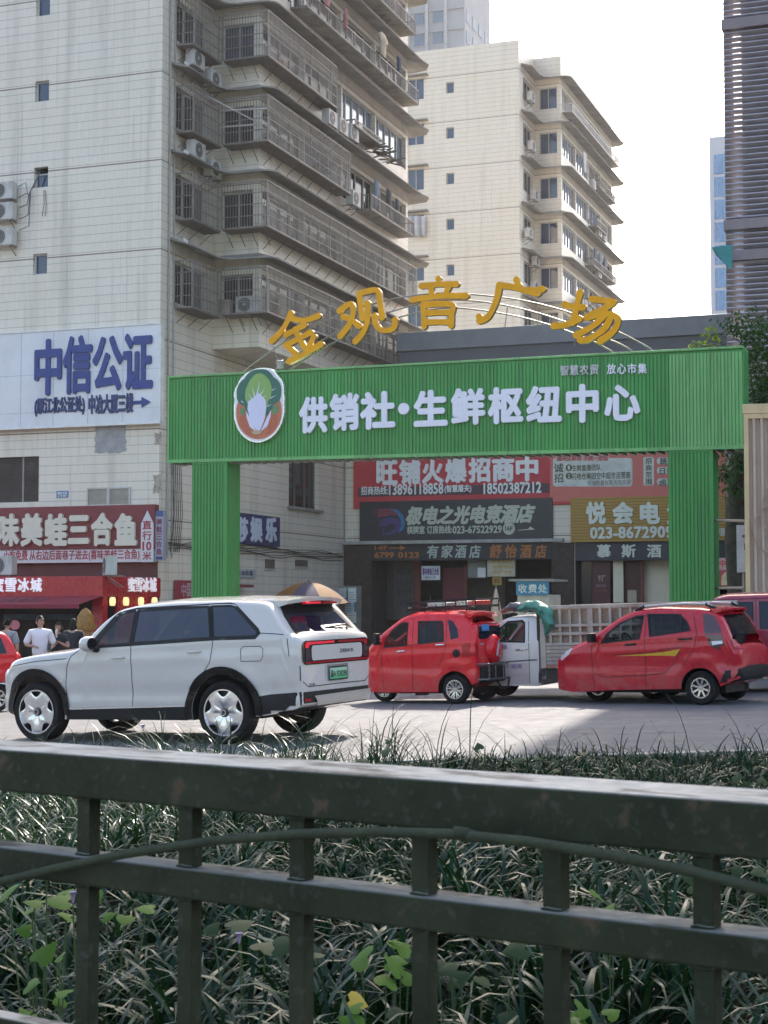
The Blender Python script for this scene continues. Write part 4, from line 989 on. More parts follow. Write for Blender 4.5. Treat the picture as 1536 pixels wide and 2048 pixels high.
class Skin:
    """projects flat outlines onto a body shell"""
    def __init__(s, me):
        bm = bmesh.new(); bm.from_mesh(me); s.t = BVHTree.FromBMesh(bm); bm.free()
    def hit(s, p, d):
        h = s.t.ray_cast(Vector(p), Vector(d))
        if h[0] is None:
            h = s.t.find_nearest(Vector(p) + Vector(d)*4.2)
        return h[0], h[1]
    def patch(s, poly, axis, off, res=.07):
        """axis: 'L','R' sides (a=s,b=z); 'B' rear, 'F' front (a=y,b=z); 'T' top (a=s,b=y)"""
        bm = bmesh.new(); vs = [bm.verts.new((a, b, 0)) for a, b in poly]; bm.faces.new(vs)
        xs = [p[0] for p in poly]; ys = [p[1] for p in poly]
        for lo, hi, nrm in ((min(xs), max(xs), (1, 0, 0)), (min(ys), max(ys), (0, 1, 0))):
            k = int((hi-lo)/res)
            for i in range(1, k+1):
                c = lo + (hi-lo)*i/(k+1)
                bmesh.ops.bisect_plane(bm, geom=bm.verts[:]+bm.edges[:]+bm.faces[:], plane_co=Vector((c, 0, 0)) if nrm[0] else Vector((0, c, 0)), plane_no=Vector(nrm))
        bmesh.ops.triangulate(bm, faces=bm.faces)
        D = {'L': (0,-1,0), 'R': (0,1,0), 'B': (1,0,0), 'F': (-1,0,0), 'T': (0,0,-1)}[axis]
        bm.verts.index_update(); out = []
        for v in bm.verts:
            a, b = v.co.x, v.co.y
            p = {'L': (a, 4, b), 'R': (a, -4, b), 'B': (-5, a, b), 'F': (8, a, b), 'T': (a, b, 4)}[axis]
            h, n = s.hit(p, D)
            if n.dot(Vector(D)) > 0: n = -n
            out.append(h + n*off)
        fs = [tuple(v.index for v in f.verts) for f in bm.faces]; bm.free(); return out, fs
def line_poly(pts, wd):
    L, Rr = [], []; closed = pts[0] == pts[-1]; N = len(pts)
    for i, p in enumerate(pts):
        pa, pb = (pts[i-1] if i else (pts[-2] if closed else p)), (pts[i+1] if i < N-1 else (pts[1] if closed else p))
        d1, d2 = (Vector(p)-Vector(pa)), (Vector(pb)-Vector(p)); d1 = d1.normalized() if d1.length else d2.normalized(); d2 = d2.normalized() if d2.length else d1
        d = (d1+d2).normalized(); n = Vector((-d.y, d.x))*wd/2/max(.62, d.dot(d1))
        L.append((p[0]+n.x, p[1]+n.y)); Rr.append((p[0]-n.x, p[1]-n.y))
    return [[L[i], L[i+1], Rr[i+1], Rr[i]] for i in range(len(pts)-1)]
def arc(cx, cz, r, a0, a1, n=16): return [(cx+r*math.cos(R(a0+(a1-a0)*i/n)), cz+r*math.sin(R(a0+(a1-a0)*i/n))) for i in range(n+1)]
class Car:
    def __init__(s, name, label, cat, spec, paintm, arches=(), cabin=None, windows=(), rear_win=None, front_win=None, group=None):
        s.T = thing(name, label, cat, group=group); s.sp = spec
        me = body_mesh(spec); s.skin = Skin(me)
        me.materials.append(paintm); me.materials.append(BLKP)
        s.body = link('body', me, s.T)
        cuts = []
        for (cx, cz, r, y0, y1) in arches:
            for sg in (1, -1):
                cuts.append(cutter(lambda m: m.lathe([(0, y0*sg), (r, y0*sg), (r, y1*sg), (0, y1*sg)], 32, 'Y', (cx, 0, cz))))
        if cabin: 
            cuts.append(body_mesh(spec, cabin['inset'], cabin['zmin']) if True else None)
            for poly in windows: cuts.append(cutter(lambda m: m.prism(poly, -3, 3)))
            if front_win: cuts.append(cutter(lambda m: m.prism(front_win, cabin['mid'], 8, lambda a, b, d: (d, a, b))))
            if rear_win: cuts.append(cutter(lambda m: m.prism(rear_win, -6, cabin['mid'], lambda a, b, d: (d, a, b))))
        boolean(s.body, cuts); me = s.body.data
        mi = []
        for p in me.polygons:
            c = p.center; k = 0
            for (cx, cz, r, y0, y1) in arches:
                dd = math.hypot(c.x-cx, c.z-cz)
                if dd < r+.004 and abs(c.y) < y1 and (abs(dd-r) < .012 and abs(p.normal.y) < .3 or abs(abs(c.y)-y0) < .01): k = 1
            mi.append(k)
        while len(me.materials) < 2: me.materials.append(BLKP)
        me.polygons.foreach_set('material_index', mi)
        me.polygons.foreach_set('use_smooth', [True]*len(me.polygons)); me.set_sharp_from_angle(angle=R(28))
    def part(s, name, polys, axis, mat, off=.004, parent=None, smooth=40, lab=None):
        if len(axis) > 1: return [s.part(name, polys, a, mat, off, parent, smooth, lab) for a in axis][0]
        if polys and not isinstance(polys[0][0], (tuple, list)): polys = [polys]
        mb = MB()
        for a in axis:
            for P in polys:
                v, f = s.skin.patch(P, a, off); mb.add(v, f)
        me = bpy.data.meshes.new(name); me.from_pydata(mb.v, [], mb.f); me.materials.append(mat)
        bm = bmesh.new(); bm.from_mesh(me); bmesh.ops.remove_doubles(bm, verts=bm.verts, dist=.0005); bmesh.ops.recalc_face_normals(bm, faces=bm.faces); bm.to_mesh(me); bm.free()
        o = link(name, me, parent or s.T, smooth=smooth)
        if lab: o['label'] = lab
        return o
    def lines(s, lst, axis='LR', wd=.010, mat=None):
        P = []
        for pts in lst: P += line_poly(pts, wd)
        return s.part('panel_gap', P, axis, mat or GAP, .0025)
    def letters(s, text, a0, a1, b0, b1, axis, mat, off=.004, bold=.03, name='lettering'):
        vs, fs, ed, x0, x1, y0, y1 = text_mesh(text, 0); mb = MB()
        D = {'L': (0,-1,0), 'R': (0,1,0), 'B': (1,0,0)}[axis]; sg = -1
        offs = [(0,0),(1,0),(-1,0),(0,1),(0,-1)] if bold else [(0,0)]
        for k, (ox, oz) in enumerate(offs):
            V = []
            for v in vs:
                ta = (v.x-x0)/(x1-x0) + ox*bold/(x1-x0); tb = (v.y-y0)/(y1-y0) + oz*bold/(y1-y0)
                a = a0 + (a1-a0)*ta; b = b0 + (b1-b0)*tb
                p = {'L': (a, 4, b), 'R': (a, -4, b), 'B': (-5, a, b)}[axis]
                h, n = s.skin.hit(p, D); n = n if n.dot(Vector(D)) < 0 else -n
                V.append(h + n*(off + .0004*k))
            mb.add(V, fs)
        return mb.build(name, mat, s.T)
    def handle(s, a, z, L=.17, mat=None, h=.026):
        for ax in ('L', 'R'):
            sg = 1 if ax == 'L' else -1; p, n = s.skin.hit((a, 4*sg, z), (0, -sg, 0)); q, _ = s.skin.hit((a-L, 4*sg, z+.008), (0, -sg, 0))
            mb = MB(); mb.tube([p+Vector((.0,.005*sg,0)), p+Vector((-.02,.032*sg,0)), p.lerp(q,.5)+Vector((0,.036*sg,0)), q+Vector((.02,.032*sg,0)), q+Vector((0,.005*sg,0))], h/2, 6)
            mb.build('door_handle', mat or CHR, s.T, smooth=60)
    def wheel(s, x, y, r, wdt, rim, style, spokes=5, flip=1):
        """wheel > tyre, rim ; y is the outer face"""
        w_ = thing('wheel', None, None); w_.parent = s.T; sg = 1 if y >= 0 else -1
        rr = rim; P = [(rr-.012, -wdt*.96), (rr+.02, -wdt), (r*.93, -wdt), (r*.985, -wdt*.88), (r, -wdt*.65), (r, -wdt*.35), (r*.985, -wdt*.12), (r*.93, 0), (rr+.03, .002), (rr+.004, -.012), (rr-.012, -.02)]
        m = MB(); m.lathe([(a, b*sg) for a, b in P], 40, 'Y', (0, 0, 0)); t = m.build('tyre', RUB, w_, smooth=35)
        m = MB(); m.lathe([(rr-.004, -.004*sg), (rr-.016, -.004*sg), (rr-.022, -.03*sg), (rr-.03, -wdt*.9*sg)], 40, 'Y'); m.lathe([(0, -.09*sg), (rr*.86, -.09*sg)], 24, 'Y')
        barrel = m.build('rim_barrel', M('dark wheel barrel', (.06, .058, .055), .5, .3), w_, smooth=35)
        m = MB()
        if style == 'lobed':                                       # polished disc with five dark pockets at the edge
            n = 80; prof = []
            for i in range(n):
                a = 360*i/n; ph = ((a - 90 + 36) % 72) - 36
                d = max(0, 1 - (abs(ph)/19)**2.6); prof.append((a, (rr-.012)*(1 - .30*d)))
            ring = [[(0, -.035)], ]
            for j, (f, dep) in enumerate(((.22, -.030), (.5, -.012), (.8, -.006), (1.0, -.012), (1.0, -.05))):
                ring.append([(q*f*math.cos(R(a)), dep*sg, q*f*math.sin(R(a))) for a, q in prof])
            vs = [p for rg in ring[1:] for p in rg]
            fs = [(j*n+i, j*n+(i+1) % n, (j+1)*n+(i+1) % n, (j+1)*n+i) for j in range(4) for i in range(n)] + [tuple(range(n))]
            m.add(vs, fs); m.lathe([(rr-.002, -.003*sg), (rr-.02, -.003*sg), (rr-.022, -.02*sg)], 60, 'Y')
            o = m.build('rim', CHR, w_, smooth=35)
            c = MB(); c.lathe([(0, -.004*sg), (.05, -.004*sg), (.056, -.012*sg), (.056, -.04*sg)], 24, 'Y'); c.build('hub_cap', M('dark hub cap', (.05, .05, .055), .3, .4), o, smooth=35)
            c = MB(); c.lathe([(.030, -.0035*sg), (.040, -.0035*sg), (.040, -.0012*sg), (.030, -.0012*sg), (.030, -.0035*sg)], 20, 'Y'); c.build('hub_badge', CHR, o)
        else:
            for k in range(spokes):
                for dlt in ((-.16, .16) if style == 'twin' else (0,)):
                    a = 2*math.pi*k/spokes + .3; b = a + dlt
                    p0 = Vector((math.cos(a)*.03, -.03*sg, math.sin(a)*.03)); p1 = Vector((math.cos(b)*(rr-.02), -.015*sg, math.sin(b)*(rr-.02)))
                    m.beam(p0, p1, .022 if style == 'twin' else .034, .03, up=(0, 1, 0))
            m.lathe([(rr-.0, -.003*sg), (rr-.022, -.003*sg), (rr-.028, -.03*sg)], 40, 'Y'); m.lathe([(0, -.008*sg), (.035, -.008*sg), (.042, -.03*sg)], 16, 'Y')
            o = m.build('rim', ALLOY, w_, bevel=.003)
        w_.location = (x, y, r*.985); return w_
    def seats(s, xs, z0, y=.32, top=.55):
        for x in xs:
            for sg in (1, -1):
                m = MB(); m.cbox((x, sg*y, z0+.1), (.42, .40, .16)); m.cbox((x-.24, sg*y, z0+.38), (.13, .42, .52), Matrix.Rotation(R(-12), 3, 'Y')); m.cbox((x-.33, sg*y, z0+.74), (.08, .22, .16))
                m.build('seat', SEAT, s.T, bevel=.04)
    def steering(s, x, z, y=.32):
        m = MB(); P = []
        for i in range(21):
            a = 2*math.pi*i/20; p = Matrix.Rotation(R(-60), 3, 'Y') @ Vector((.17*math.cos(a), .17*math.sin(a), 0)); P.append(Vector((x, y, z)) + p)
        m.tube(P, .014, 6, cap=False); m.tube([Vector((x, y, z)), Vector((x+.35, y, z-.22))], .022); m.beam(P[0], P[10], .02); m.build('steering_wheel', BLKP, s.T, smooth=60)
    def place(s, px, py, yaw, ycontact):
        """put the near rear tyre's contact point (0, ycontact, 0) where it stands on the street"""
        g = ground_at(px, py); q = R(180 - yaw); Rm = Matrix.Rotation(q, 4, 'Z') @ Matrix.Rotation(math.atan(.03*math.cos(R(yaw))), 4, 'Y') @ Matrix.Rotation(math.atan(.03*math.sin(R(yaw)))*-1, 4, 'X')
        o = g - Rm @ Vector((0, ycontact, 0)); o.z += .004
        s.T.location = o; s.T.rotation_euler = Rm.to_euler(); return s

# ---- white SUV
PW = paint('pearl white paint', (.54, .515, .485), .0, .20, .10, .9)
suv = dict(crease=((1.10, -.02, .06, .012), (.66, 0, .10, -.022)), flare=((0, .405, .60, .018), (3.04, .405, .60, .018)), s0=-1.00, s1=3.66, r=.10, tumble=.33, crown=.055, tuck=.045, rend=.12, belt=lambda s: 1.335 - .045*max(0, s),
    T=[(-1.02,1.345),(-.99,1.36),(-.95,1.40),(-.80,1.57),(-.64,1.76),(-.5,1.80),(0,1.832),(.9,1.835),(1.45,1.80),(1.72,1.755),(1.95,1.61),(2.2,1.37),(2.34,1.25),(2.5,1.215),(3.0,1.175),(3.3,1.14),(3.5,1.105),(3.6,1.06),(3.68,.98),(3.74,.9)],
    B=[(-1.02,.44),(-.85,.42),(-.6,.36),(0,.30),(3.2,.30),(3.5,.34),(3.7,.40)],
    W=[(-1.02,.965),(-.8,.992),(-.3,1.005),(2.8,1.005),(3.15,.995),(3.4,.96),(3.55,.91),(3.66,.83)])
dlo_f = [(2.06,1.262),(1.44,1.292),(1.44,1.742),(1.62,1.712),(1.74,1.66)]
dlo_r = [(1.42,1.294),(.165,1.343),(.27,1.768),(1.42,1.744)]
dlo_q = [(.145,1.344),(-.50,1.350),(-.545,1.40),(-.52,1.44),(-.13,1.755),(-.05,1.772),(.25,1.770)]
C = Car('white_suv', 'big white SUV with tinted windows and a green number plate, driving past the grass', 'car', suv, PW,
        arches=[(0, .405, .485, .60, 1.3), (3.04, .405, .485, .60, 1.3)], cabin=dict(inset=.06, zmin=.75, mid=1.0), windows=[dlo_f, dlo_r, dlo_q], rear_win=[(-.72,1.40),(.72,1.40),(.62,1.65),(-.62,1.65)], front_win=[(-.70,1.28),(.70,1.28),(.62,1.70),(-.62,1.70)])
blackframe = [(2.17,1.225),(1.44,1.268),(.15,1.318),(-.53,1.325),(-.575,1.40),(-.54,1.46),(-.14,1.778),(.0,1.79),(.9,1.79),(1.45,1.762),(1.69,1.715)]
for P in (dlo_f, dlo_r, dlo_q): C.part('window_surround', line_poly(P+[P[0]], .05), 'LR', BLKP, .003)
C.part('window_pillar', [(2.20,1.238),(2.08,1.236),(1.66,1.69),(1.70,1.725),(1.76,1.69)], 'LR', BLKP, .004)
C.part('window', dlo_f, 'LR', TGL3, -.004, lab='lighter tinted front door glass'); C.part('window', dlo_r, 'LR', TGL4, -.004); C.part('window', dlo_q, 'LR', TGL4, -.004)
C.part('windshield', [(-.72,1.26),(.72,1.26),(.64,1.72),(-.64,1.72)], 'F', CGL, -.004)
C.part('sill', [(2.52,.30),(.55,.30),(.55,.475),(1.5,.455),(2.52,.43)], 'LR', BLKP, .012); C.part('sill_trim', [(2.50,.431),(.55,.476),(.55,.496),(1.5,.474),(2.50,.450)], 'LR', CHR, .014)
for cx in (0, 3.04):
    P = arc(cx, .405, .585, 200 if cx == 0 else 185, -18, 28); Q = arc(cx, .405, .483, 200 if cx == 0 else 185, -18, 28)
    C.part('arch_trim', [[P[i], P[i+1], Q[i+1], Q[i]] for i in range(28)], 'LR', M('gloss black arch trim', (.005, .005, .006), .22, spec=.2, coat=.1), .018)
C.lines([[(1.43,.48),(1.42,.9),(1.43,1.27)], [(2.50,.45),(2.515,.75),(2.49,1.0),(2.42,1.15),(2.30,1.215)], [(.13,1.32),(.17,1.05),(.26,.93),(.42,.82),(.52,.70)], [(2.50,1.115),(3.0,1.085),(3.50,1.02)], [(-.99,1.10),(-.96,1.325)], [(-.575,1.40),(-.80,1.385),(-.96,1.37)]])
for P in ([( -.30, 1.05),(-.58,1.05),(-.62,1.10),(-.62,1.20),(-.58,1.235),(-.33,1.235),(-.29,1.20),(-.30,1.05)],): C.lines([P], 'L', .008)
C.handle(1.73, 1.115, .2, PW); C.handle(.52, 1.175, .2, PW)
C.part('fender_badge', [(2.62,.80),(2.54,.80),(2.545,.845),(2.60,.845)], 'LR', CHR, .008)
# rear: glass, lamp frame with light bars, plate, bumper, skid plate
for P in ([(-.80,1.375),(.80,1.375),(.79,1.41),(-.79,1.41)], [(-.68,1.64),(.68,1.64),(.635,1.775),(-.635,1.775)], [(.72,1.40),(.80,1.375),(.735,1.60),(.66,1.72),(.62,1.65)], [(-.72,1.40),(-.80,1.375),(-.735,1.60),(-.66,1.72),(-.62,1.65)]): C.part('rear_surround', P, 'B', BLKP, .003)
C.part('rear_window', [(-.74,1.395),(.74,1.395),(.63,1.66),(-.63,1.66)], 'B', TGL4, .001)
C.seats((1.05, .12), .72, .42); C.steering(1.62, 1.20, .42); MB().box(1.72, 2.1, -.75, .75, .80, 1.17).build('dashboard', SEAT, C.T, bevel=.05)
def rr(y0, y1, z0, z1, r):
    return [p for c in ((y1-r, z1-r, 0), (y0+r, z1-r, 90), (y0+r, z0+r, 180), (y1-r, z0+r, 270)) for p in arc(c[0], c[1], r, c[2], c[2]+90, 4)]
BLKG = M('gloss black lamp frame', (.008, .008, .009), .12, spec=.3, coat=.3)
C.part('tail_lamp_frame', rr(-.872, .872, .985, 1.285, .08), 'B', BLKG, .010)
C.part('tailgate_panel', rr(-.66, .66, 1.035, 1.225, .05), 'B', PW, .016)
EMR = emit('lit tail lamp', (.60, .006, .025), .18)
C.part('tail_light', [(.82,1.20),(.81,1.25),(.77,1.270),(.08,1.272),(.08,1.243),(.66,1.240),(.72,1.225),(.735,1.195)], 'B', EMR, .017); C.part('tail_light', [(-.82,1.20),(-.81,1.25),(-.77,1.270),(-.03,1.272),(-.03,1.243),(-.66,1.240),(-.72,1.225),(-.735,1.195)], 'B', REDL, .017)
C.part('tail_light', [(-.82,1.0),(.82,1.0),(.82,1.022),(-.82,1.022)], 'B', REDL, .018, lab='thin lower red light bar')
C.part('lamp_core', rr(.69, .81, 1.04, 1.19, .02), 'B', M('smoked lamp core', (.05, .03, .035), .1, coat=.8), .017); C.part('lamp_core', rr(-.81, -.69, 1.04, 1.19, .02), 'B', _M['smoked lamp core'], .017)
C.letters('ZEEKR', -.05, -.42, 1.115, 1.155, 'B', M('dark chrome letters', (.10, .10, .11), .3, .6), .020, .02); C.letters('四驱', .72, .58, .72, .75, 'B', CHR, .006, .02)
C.part('plate_recess', rr(-.30, .30, .76, .965, .03), 'B', M('white with painted recess shade', (.45, .45, .46), .4), .004)  # flat patch, the shade of the recess is put into its colour
gp = G('green number plate'); gz_ = gp.xyz()[2]; GPL = gp.out(gp.mix(gp.rng(gz_, .77, .94), (.02, .36, .13), (.40, .60, .46)), .4)
C.part('number_plate', rr(-.235, .235, .775, .925, .02), 'B', GPL, .022); C.part('plate_frame', [q for a in (line_poly(rr(-.24, .24, .77, .93, .02) + [rr(-.24, .24, .77, .93, .02)[0]], .016),) for q in a], 'B', BLKP, .026)
C.letters('渝A FD8298', .21, -.21, .80, .895, 'B', BK, .024, .015)
C.part('plate_lamp_bar', rr(-.26, .26, .935, .965, .01), 'B', CHR, .012)
C.part('bumper', [(-.90,.445),(.90,.445),(.90,.65),(-.90,.645)], 'B', BLKP, .006); C.part('skid_plate', [(-.88,.475),(.50,.475),(.62,.59),(-.88,.605)], 'B', M('satin silver skid plate', (.48, .47, .46), .35, .6, var=.05), .02)
C.part('reflector', [(.70,.53),(.84,.53),(.84,.565),(.70,.56)], 'B', REDL, .012)
C.lines([[(-.74,.71),(.0,.715),(.74,.71)], [(.90,.98),(.895,.8),(.74,.71)], [(-.90,.98),(-.895,.8),(-.74,.71)]], 'B', .012)
C.part('bumper_corner', [(-1.10,.44),(-.55,.37),(-.50,.60),(-.70,.63),(-.88,.64),(-1.10,.655)], 'LR', BLKP, .006)
# roof spoiler with the high brake light
sp = MB(); n = 12
vs = []
for i in range(n+1):
    y = .70*(-1 + 2*i/n); c = .055*(1-(y/.70)**2); tip = -.93 + .10*(y/.70)**2
    vs += [(-.42, y, 1.815+c), (tip, y, 1.80+c*.7), (tip+.015, y, 1.755+c*.7), (-.66, y, 1.715+c*.5)]
fs = [(4*i+k, 4*i+(k+1) % 4, 4*i+4+(k+1) % 4, 4*i+4+k) for i in range(n) for k in range(4)] + [(0,1,2,3), (4*n+3, 4*n+2, 4*n+1, 4*n)]
MB().add(vs, fs).build('roof_spoiler', PW, C.T, smooth=40)
for y0, y1 in ((.03, .40), (-.40, -.03)):
    MB().beam((-.893, y0, 1.765), (-.893, y1, 1.765), .07, .028).build('brake_light', EMR if y0 > 0 else REDL, C.T, bevel=.006)
MB().tube([(-1.0,.05,1.44),(-.99,-.3,1.46),(-.98,-.5,1.47)], .012).build('rear_wiper', BLKP, C.T)
for sg in (1, -1):
    b = MB(); b.tube([(1.98, .97*sg, 1.235), (2.0, 1.06*sg, 1.24)], [.05, .04]); mr = b.build('mirror_foot', BLKP, C.T, smooth=50)
    k = MB(); k.lathe([(0, -.095), (.10, -.085), (.125, -.03), (.118, .03), (.095, .05)], 20, 'X'); 
    k.v = [(x*1.0+2.02, y*1.05+1.12*sg, z*.86+1.31) for x, y, z in k.v]; k.v = [(2*2.02-x, y, z) for x, y, z in k.v]
    o = k.build('mirror', PW, C.T, smooth=60)
    g = MB(); g.lathe([(0, 0), (.10, 0)], 20, 'X'); g.v = [(1.972, y*1.05+1.12*sg, z*.86+1.31) for x, y, z in g.v]; g.build('mirror_glass', BLKG, o)
und = MB(); und.box(-.35, 3.35, -.6, .6, .30, .45); und.build('underbody', BLKP, C.T)
for x in (0, 3.04):
    for y in (.995, -.995): C.wheel(x, y, .405, .27, .302, 'lobed')
C.part('headlight', [(.55,.92),(.80,.90),(.78,.98),(.55,.99)], 'F', LENS, .006); C.part('headlight', [(-.55,.92),(-.80,.90),(-.78,.98),(-.55,.99)], 'F', LENS, .006)
C.place(449, 1489, 28, .98)

# ---- red three-wheeler with roof rack
PR = paint('red paint', (.62, .006, .016), 0, .22, .05, .45); PR2 = paint('crimson paint', (.46, .007, .022), 0, .22, .06, .5)
tri = dict(crease=((.86, -.03, .05, .014), (.58, .05, .09, -.022)), flare=((0, .24, .40, .030),), s0=-.30, s1=1.90, r=.12, tumble=.22, crown=.03, tuck=.05, rend=.10, belt=lambda s: 1.04,
    T=[(-.33,1.15),(-.30,1.40),(-.26,1.485),(-.16,1.53),(.1,1.555),(.55,1.565),(.88,1.545),(1.08,1.47),(1.28,1.335),(1.5,1.18),(1.7,1.04),(1.84,.92),(1.92,.78)],
    B=[(-.32,.34),(-.2,.24),(.2,.20),(1.5,.19),(1.75,.20),(1.92,.26)], W=[(-.32,.57),(-.1,.60),(.2,.61),(1.1,.61),(1.4,.595),(1.65,.54),(1.8,.47),(1.92,.38)])
tw_f = [(1.36,.985),(.90,1.015),(.905,1.385),(.98,1.40),(1.06,1.375),(1.22,1.26),(1.33,1.12)]
tw_r = [(.675,1.035),(.185,1.075),(.215,1.36),(.245,1.405),(.70,1.405)]
tw_q = [(.05,1.09),(-.10,1.12),(-.06,1.28),(.03,1.40),(.13,1.43)]
rw = rr(-.42, .42, 1.085, 1.345, .05)
C = Car('red_three_wheeler', 'bright red three-wheeled car with a black roof rack and spare wheel bulge behind', 'three-wheeler', tri, PR, arches=[(0, .24, .315, .30, .8)],
        cabin=dict(inset=.055, zmin=.55, mid=.7), windows=[tw_f, tw_r, tw_q], front_win=[(-.34,1.06),(.34,1.06),(.40,1.38),(-.40,1.38)])
C.part('window', tw_f, 'LR', CGL, -.006); C.part('window', tw_r, 'LR', TGL2, -.006); C.part('window', tw_q, 'LR', TGL, .002); C.part('rear_window', rw, 'B', TGL, .005)
C.part('windshield', [(-.36,1.04),(.36,1.04),(.42,1.40),(-.42,1.40)], 'F', CGL, -.004)
C.part('window_sticker', [(.30,1.22),(.02,1.22),(.02,1.325),(.30,1.325)], 'B', M('blue sticker', (.05, .22, .48), .5, var=.2, vs=9), .009)
for w_ in (tw_f, tw_r): C.part('window_seal', line_poly(w_+[w_[0]], .022), 'LR', BLKP, .003)
C.lines([[(1.40,.96),(1.44,.7),(1.40,.25)], [(.80,1.47),(.79,.95),(.82,.23)], [(.155,1.47),(.13,1.02),(.20,.80),(.30,.62)], [(1.40,.965),(.80,1.005)], [(.78,1.01),(.14,1.06)]])
C.lines([[(-.50,1.0),(-.48,.62),(.48,.62),(.50,1.0)]], 'B')
C.handle(1.10, .90, .15); C.handle(.33, 1.00, .15)
C.part('fuel_cap', arc(-.06, .855, .07, 0, 360, 20)[:-1], 'L', BLKP, .008); C.part('tail_light', [(-.17,.79),(-.29,.80),(-.30,1.03),(-.17,1.01)], 'LR', REDL, .012)
C.part('tail_light', [(.58,.80),(.47,.80),(.47,1.02),(.58,1.02)], 'B', REDL, .012); C.part('tail_light', [(-.58,.80),(-.47,.80),(-.47,1.02),(-.58,1.02)], 'B', REDL, .012)
m = MB(); m.lathe([(0, -.13), (.10, -.125), (.20, -.095), (.255, -.03), (.265, .04)], 28, 'X', (-.40, -.12, .90)); sc_ = m.build('spare_wheel_cover', PR, C.T, smooth=50)
m = MB(); m.beam((-.530,-.12,1.05), (-.530,.0,.78), .012, .05); m.beam((-.530,-.12,1.05), (-.515,-.26,.99), .012, .05); m.build('chrome_badge', CHR, sc_, bevel=.004)
MB().beam((-.405,.36,1.0), (-.405,.25,1.0), .02, .03).build('door_handle', CHR, C.T, bevel=.006)
m = MB(); vs = []
for i in range(9):
    y = -.5 + i*.125; c = .02*(1-(y/.5)**2); vs += [(-.15, y, 1.548+c), (-.44 + .10*(y/.5)**2, y, 1.515+c), (-.43 + .10*(y/.5)**2, y, 1.475+c), (-.27, y, 1.45+c)]
m.add(vs, [(4*i+k, 4*i+(k+1) % 4, 4*i+4+(k+1) % 4, 4*i+4+k) for i in range(8) for k in range(4)] + [(0,1,2,3), (35,34,33,32)]); m.build('roof_spoiler', PR, C.T, smooth=45)
m = MB()
for z in (1.63, 1.74):
    m.tube([(.95,-.44,z-.02),(.95,.44,z-.02),(.4,.46,z+.015),(-.38,.44,z+.03),(-.38,-.44,z+.03),(.4,-.46,z+.015),(.95,-.44,z-.02)], .016 if z > 1.7 else .012, 6)
for x in (.95, .6, .2, -.2, -.38):
    for sg in (1, -1): m.tube([(x, .45*sg, 1.56), (x, .45*sg, 1.75)], .012, 5)
    m.tube([(x, -.45, 1.64), (x, .45, 1.64)], .011, 5)
for y in (-.3,-.15,0,.15,.3): m.tube([(.95, y, 1.65), (-.38, y, 1.66)], .009, 5)
rk = m.build('roof_rack', BLKP, C.T); m = MB(); m.cbox((.45,.1,1.69), (.35,.3,.07)); m.cbox((.7,-.15,1.69), (.2,.3,.06)); m.cbox((-.05,.2,1.70), (.22,.24,.08)); m.build('rack_lamp', M('dull metal on the rack', (.45, .44, .42), .3, .6, var=.3), rk, bevel=.01)
MB().beam((-.30,-.2,1.70), (-.30,.35,1.70), .10, .09).build('rack_light', M('red rack light', (.5, .03, .02), .3), rk, bevel=.015)
MB().tube([(.62,.2,1.72), (.64,.2,1.86)], .008, 5).build('aerial', BLKP, rk)
m = MB(); m.box(-.50, -.36, -.48, .42, .34, .62); m.build('bumper', BLKP, C.T, bevel=.03); m = MB()
for z in (.40, .66): m.tube([(-.40,.50,z), (-.56,.42,z), (-.60,0,z), (-.56,-.42,z), (-.40,-.50,z)], .018, 8)
for y in (-.4, -.15, .15, .4): m.tube([(-.57, y, .40), (-.57, y, .66)], .012, 6)
m.tube([(-.30,-.35,.40), (-.42,-.36,.22), (-.55,-.36,.24), (-.58,-.36,.40)], .018, 8); m.build('bumper_bar', M('dark steel bar', (.12, .12, .12), .3, .6), C.T, smooth=50)
for sg in (1, -1):
    m = MB(); m.tube([(1.40, .53*sg, 1.02), (1.44, .66*sg, 1.08)], .015, 6); m.cbox((1.45, .70*sg, 1.12), (.07, .14, .20)); m.build('mirror', BLKP, C.T, bevel=.02)
und = MB(); und.box(-.2, 1.7, -.34, .34, .16, .4); und.build('underbody', BLKP, C.T)
C.seats((.55, -.02), .52, .27); C.steering(1.08, .98, .22); MB().box(1.12, 1.35, -.48, .48, .62, .93).build('dashboard', SEAT, C.T, bevel=.04)
C.wheel(0, .60, .245, .15, .165, 'twin', 8); C.wheel(0, -.60, .245, .15, .165, 'twin', 8); C.wheel(1.70, .065, .235, .13, .155, 'twin', 8)
C.place(911, 1408, 30, .58)

# ---- crimson three-wheeled hatchback with a yellow flash
hat = dict(crease=((.90, -.04, .05, .014), (.62, 0, .10, -.024)), flare=((0, .255, .43, .035),), s0=-.56, s1=2.59, r=.12, tumble=.30, crown=.03, tuck=.06, rend=.09, belt=lambda s: 1.02 + .08*max(0, min(1, (1.6-s)/1.5)),
    T=[(-.58,.82),(-.54,.98),(-.46,1.18),(-.36,1.38),(-.22,1.475),(.06,1.515),(.74,1.545),(1.15,1.515),(1.4,1.41),(1.7,1.22),(1.95,1.06),(2.2,.965),(2.42,.88),(2.58,.79),(2.66,.71),(2.72,.6)],
    B=[(-.58,.40),(-.3,.27),(.2,.25),(1.6,.22),(2.3,.18),(2.68,.22)], W=[(-.58,.62),(-.3,.67),(.1,.69),(1.6,.69),(2.0,.67),(2.35,.61),(2.55,.53),(2.68,.43)])
hw_f = [(1.70,.985),(1.02,1.05),(.975,1.41),(1.10,1.405),(1.40,1.29),(1.62,1.12)]
hw_r = [(.83,1.085),(.30,1.15),(.335,1.415),(.90,1.43)]; hw_q = [(.28,1.152),(.14,1.17),(.21,1.30),(.31,1.40)]
hrw = [(-.52,1.08),(.52,1.08),(.45,1.40),(-.45,1.40)]
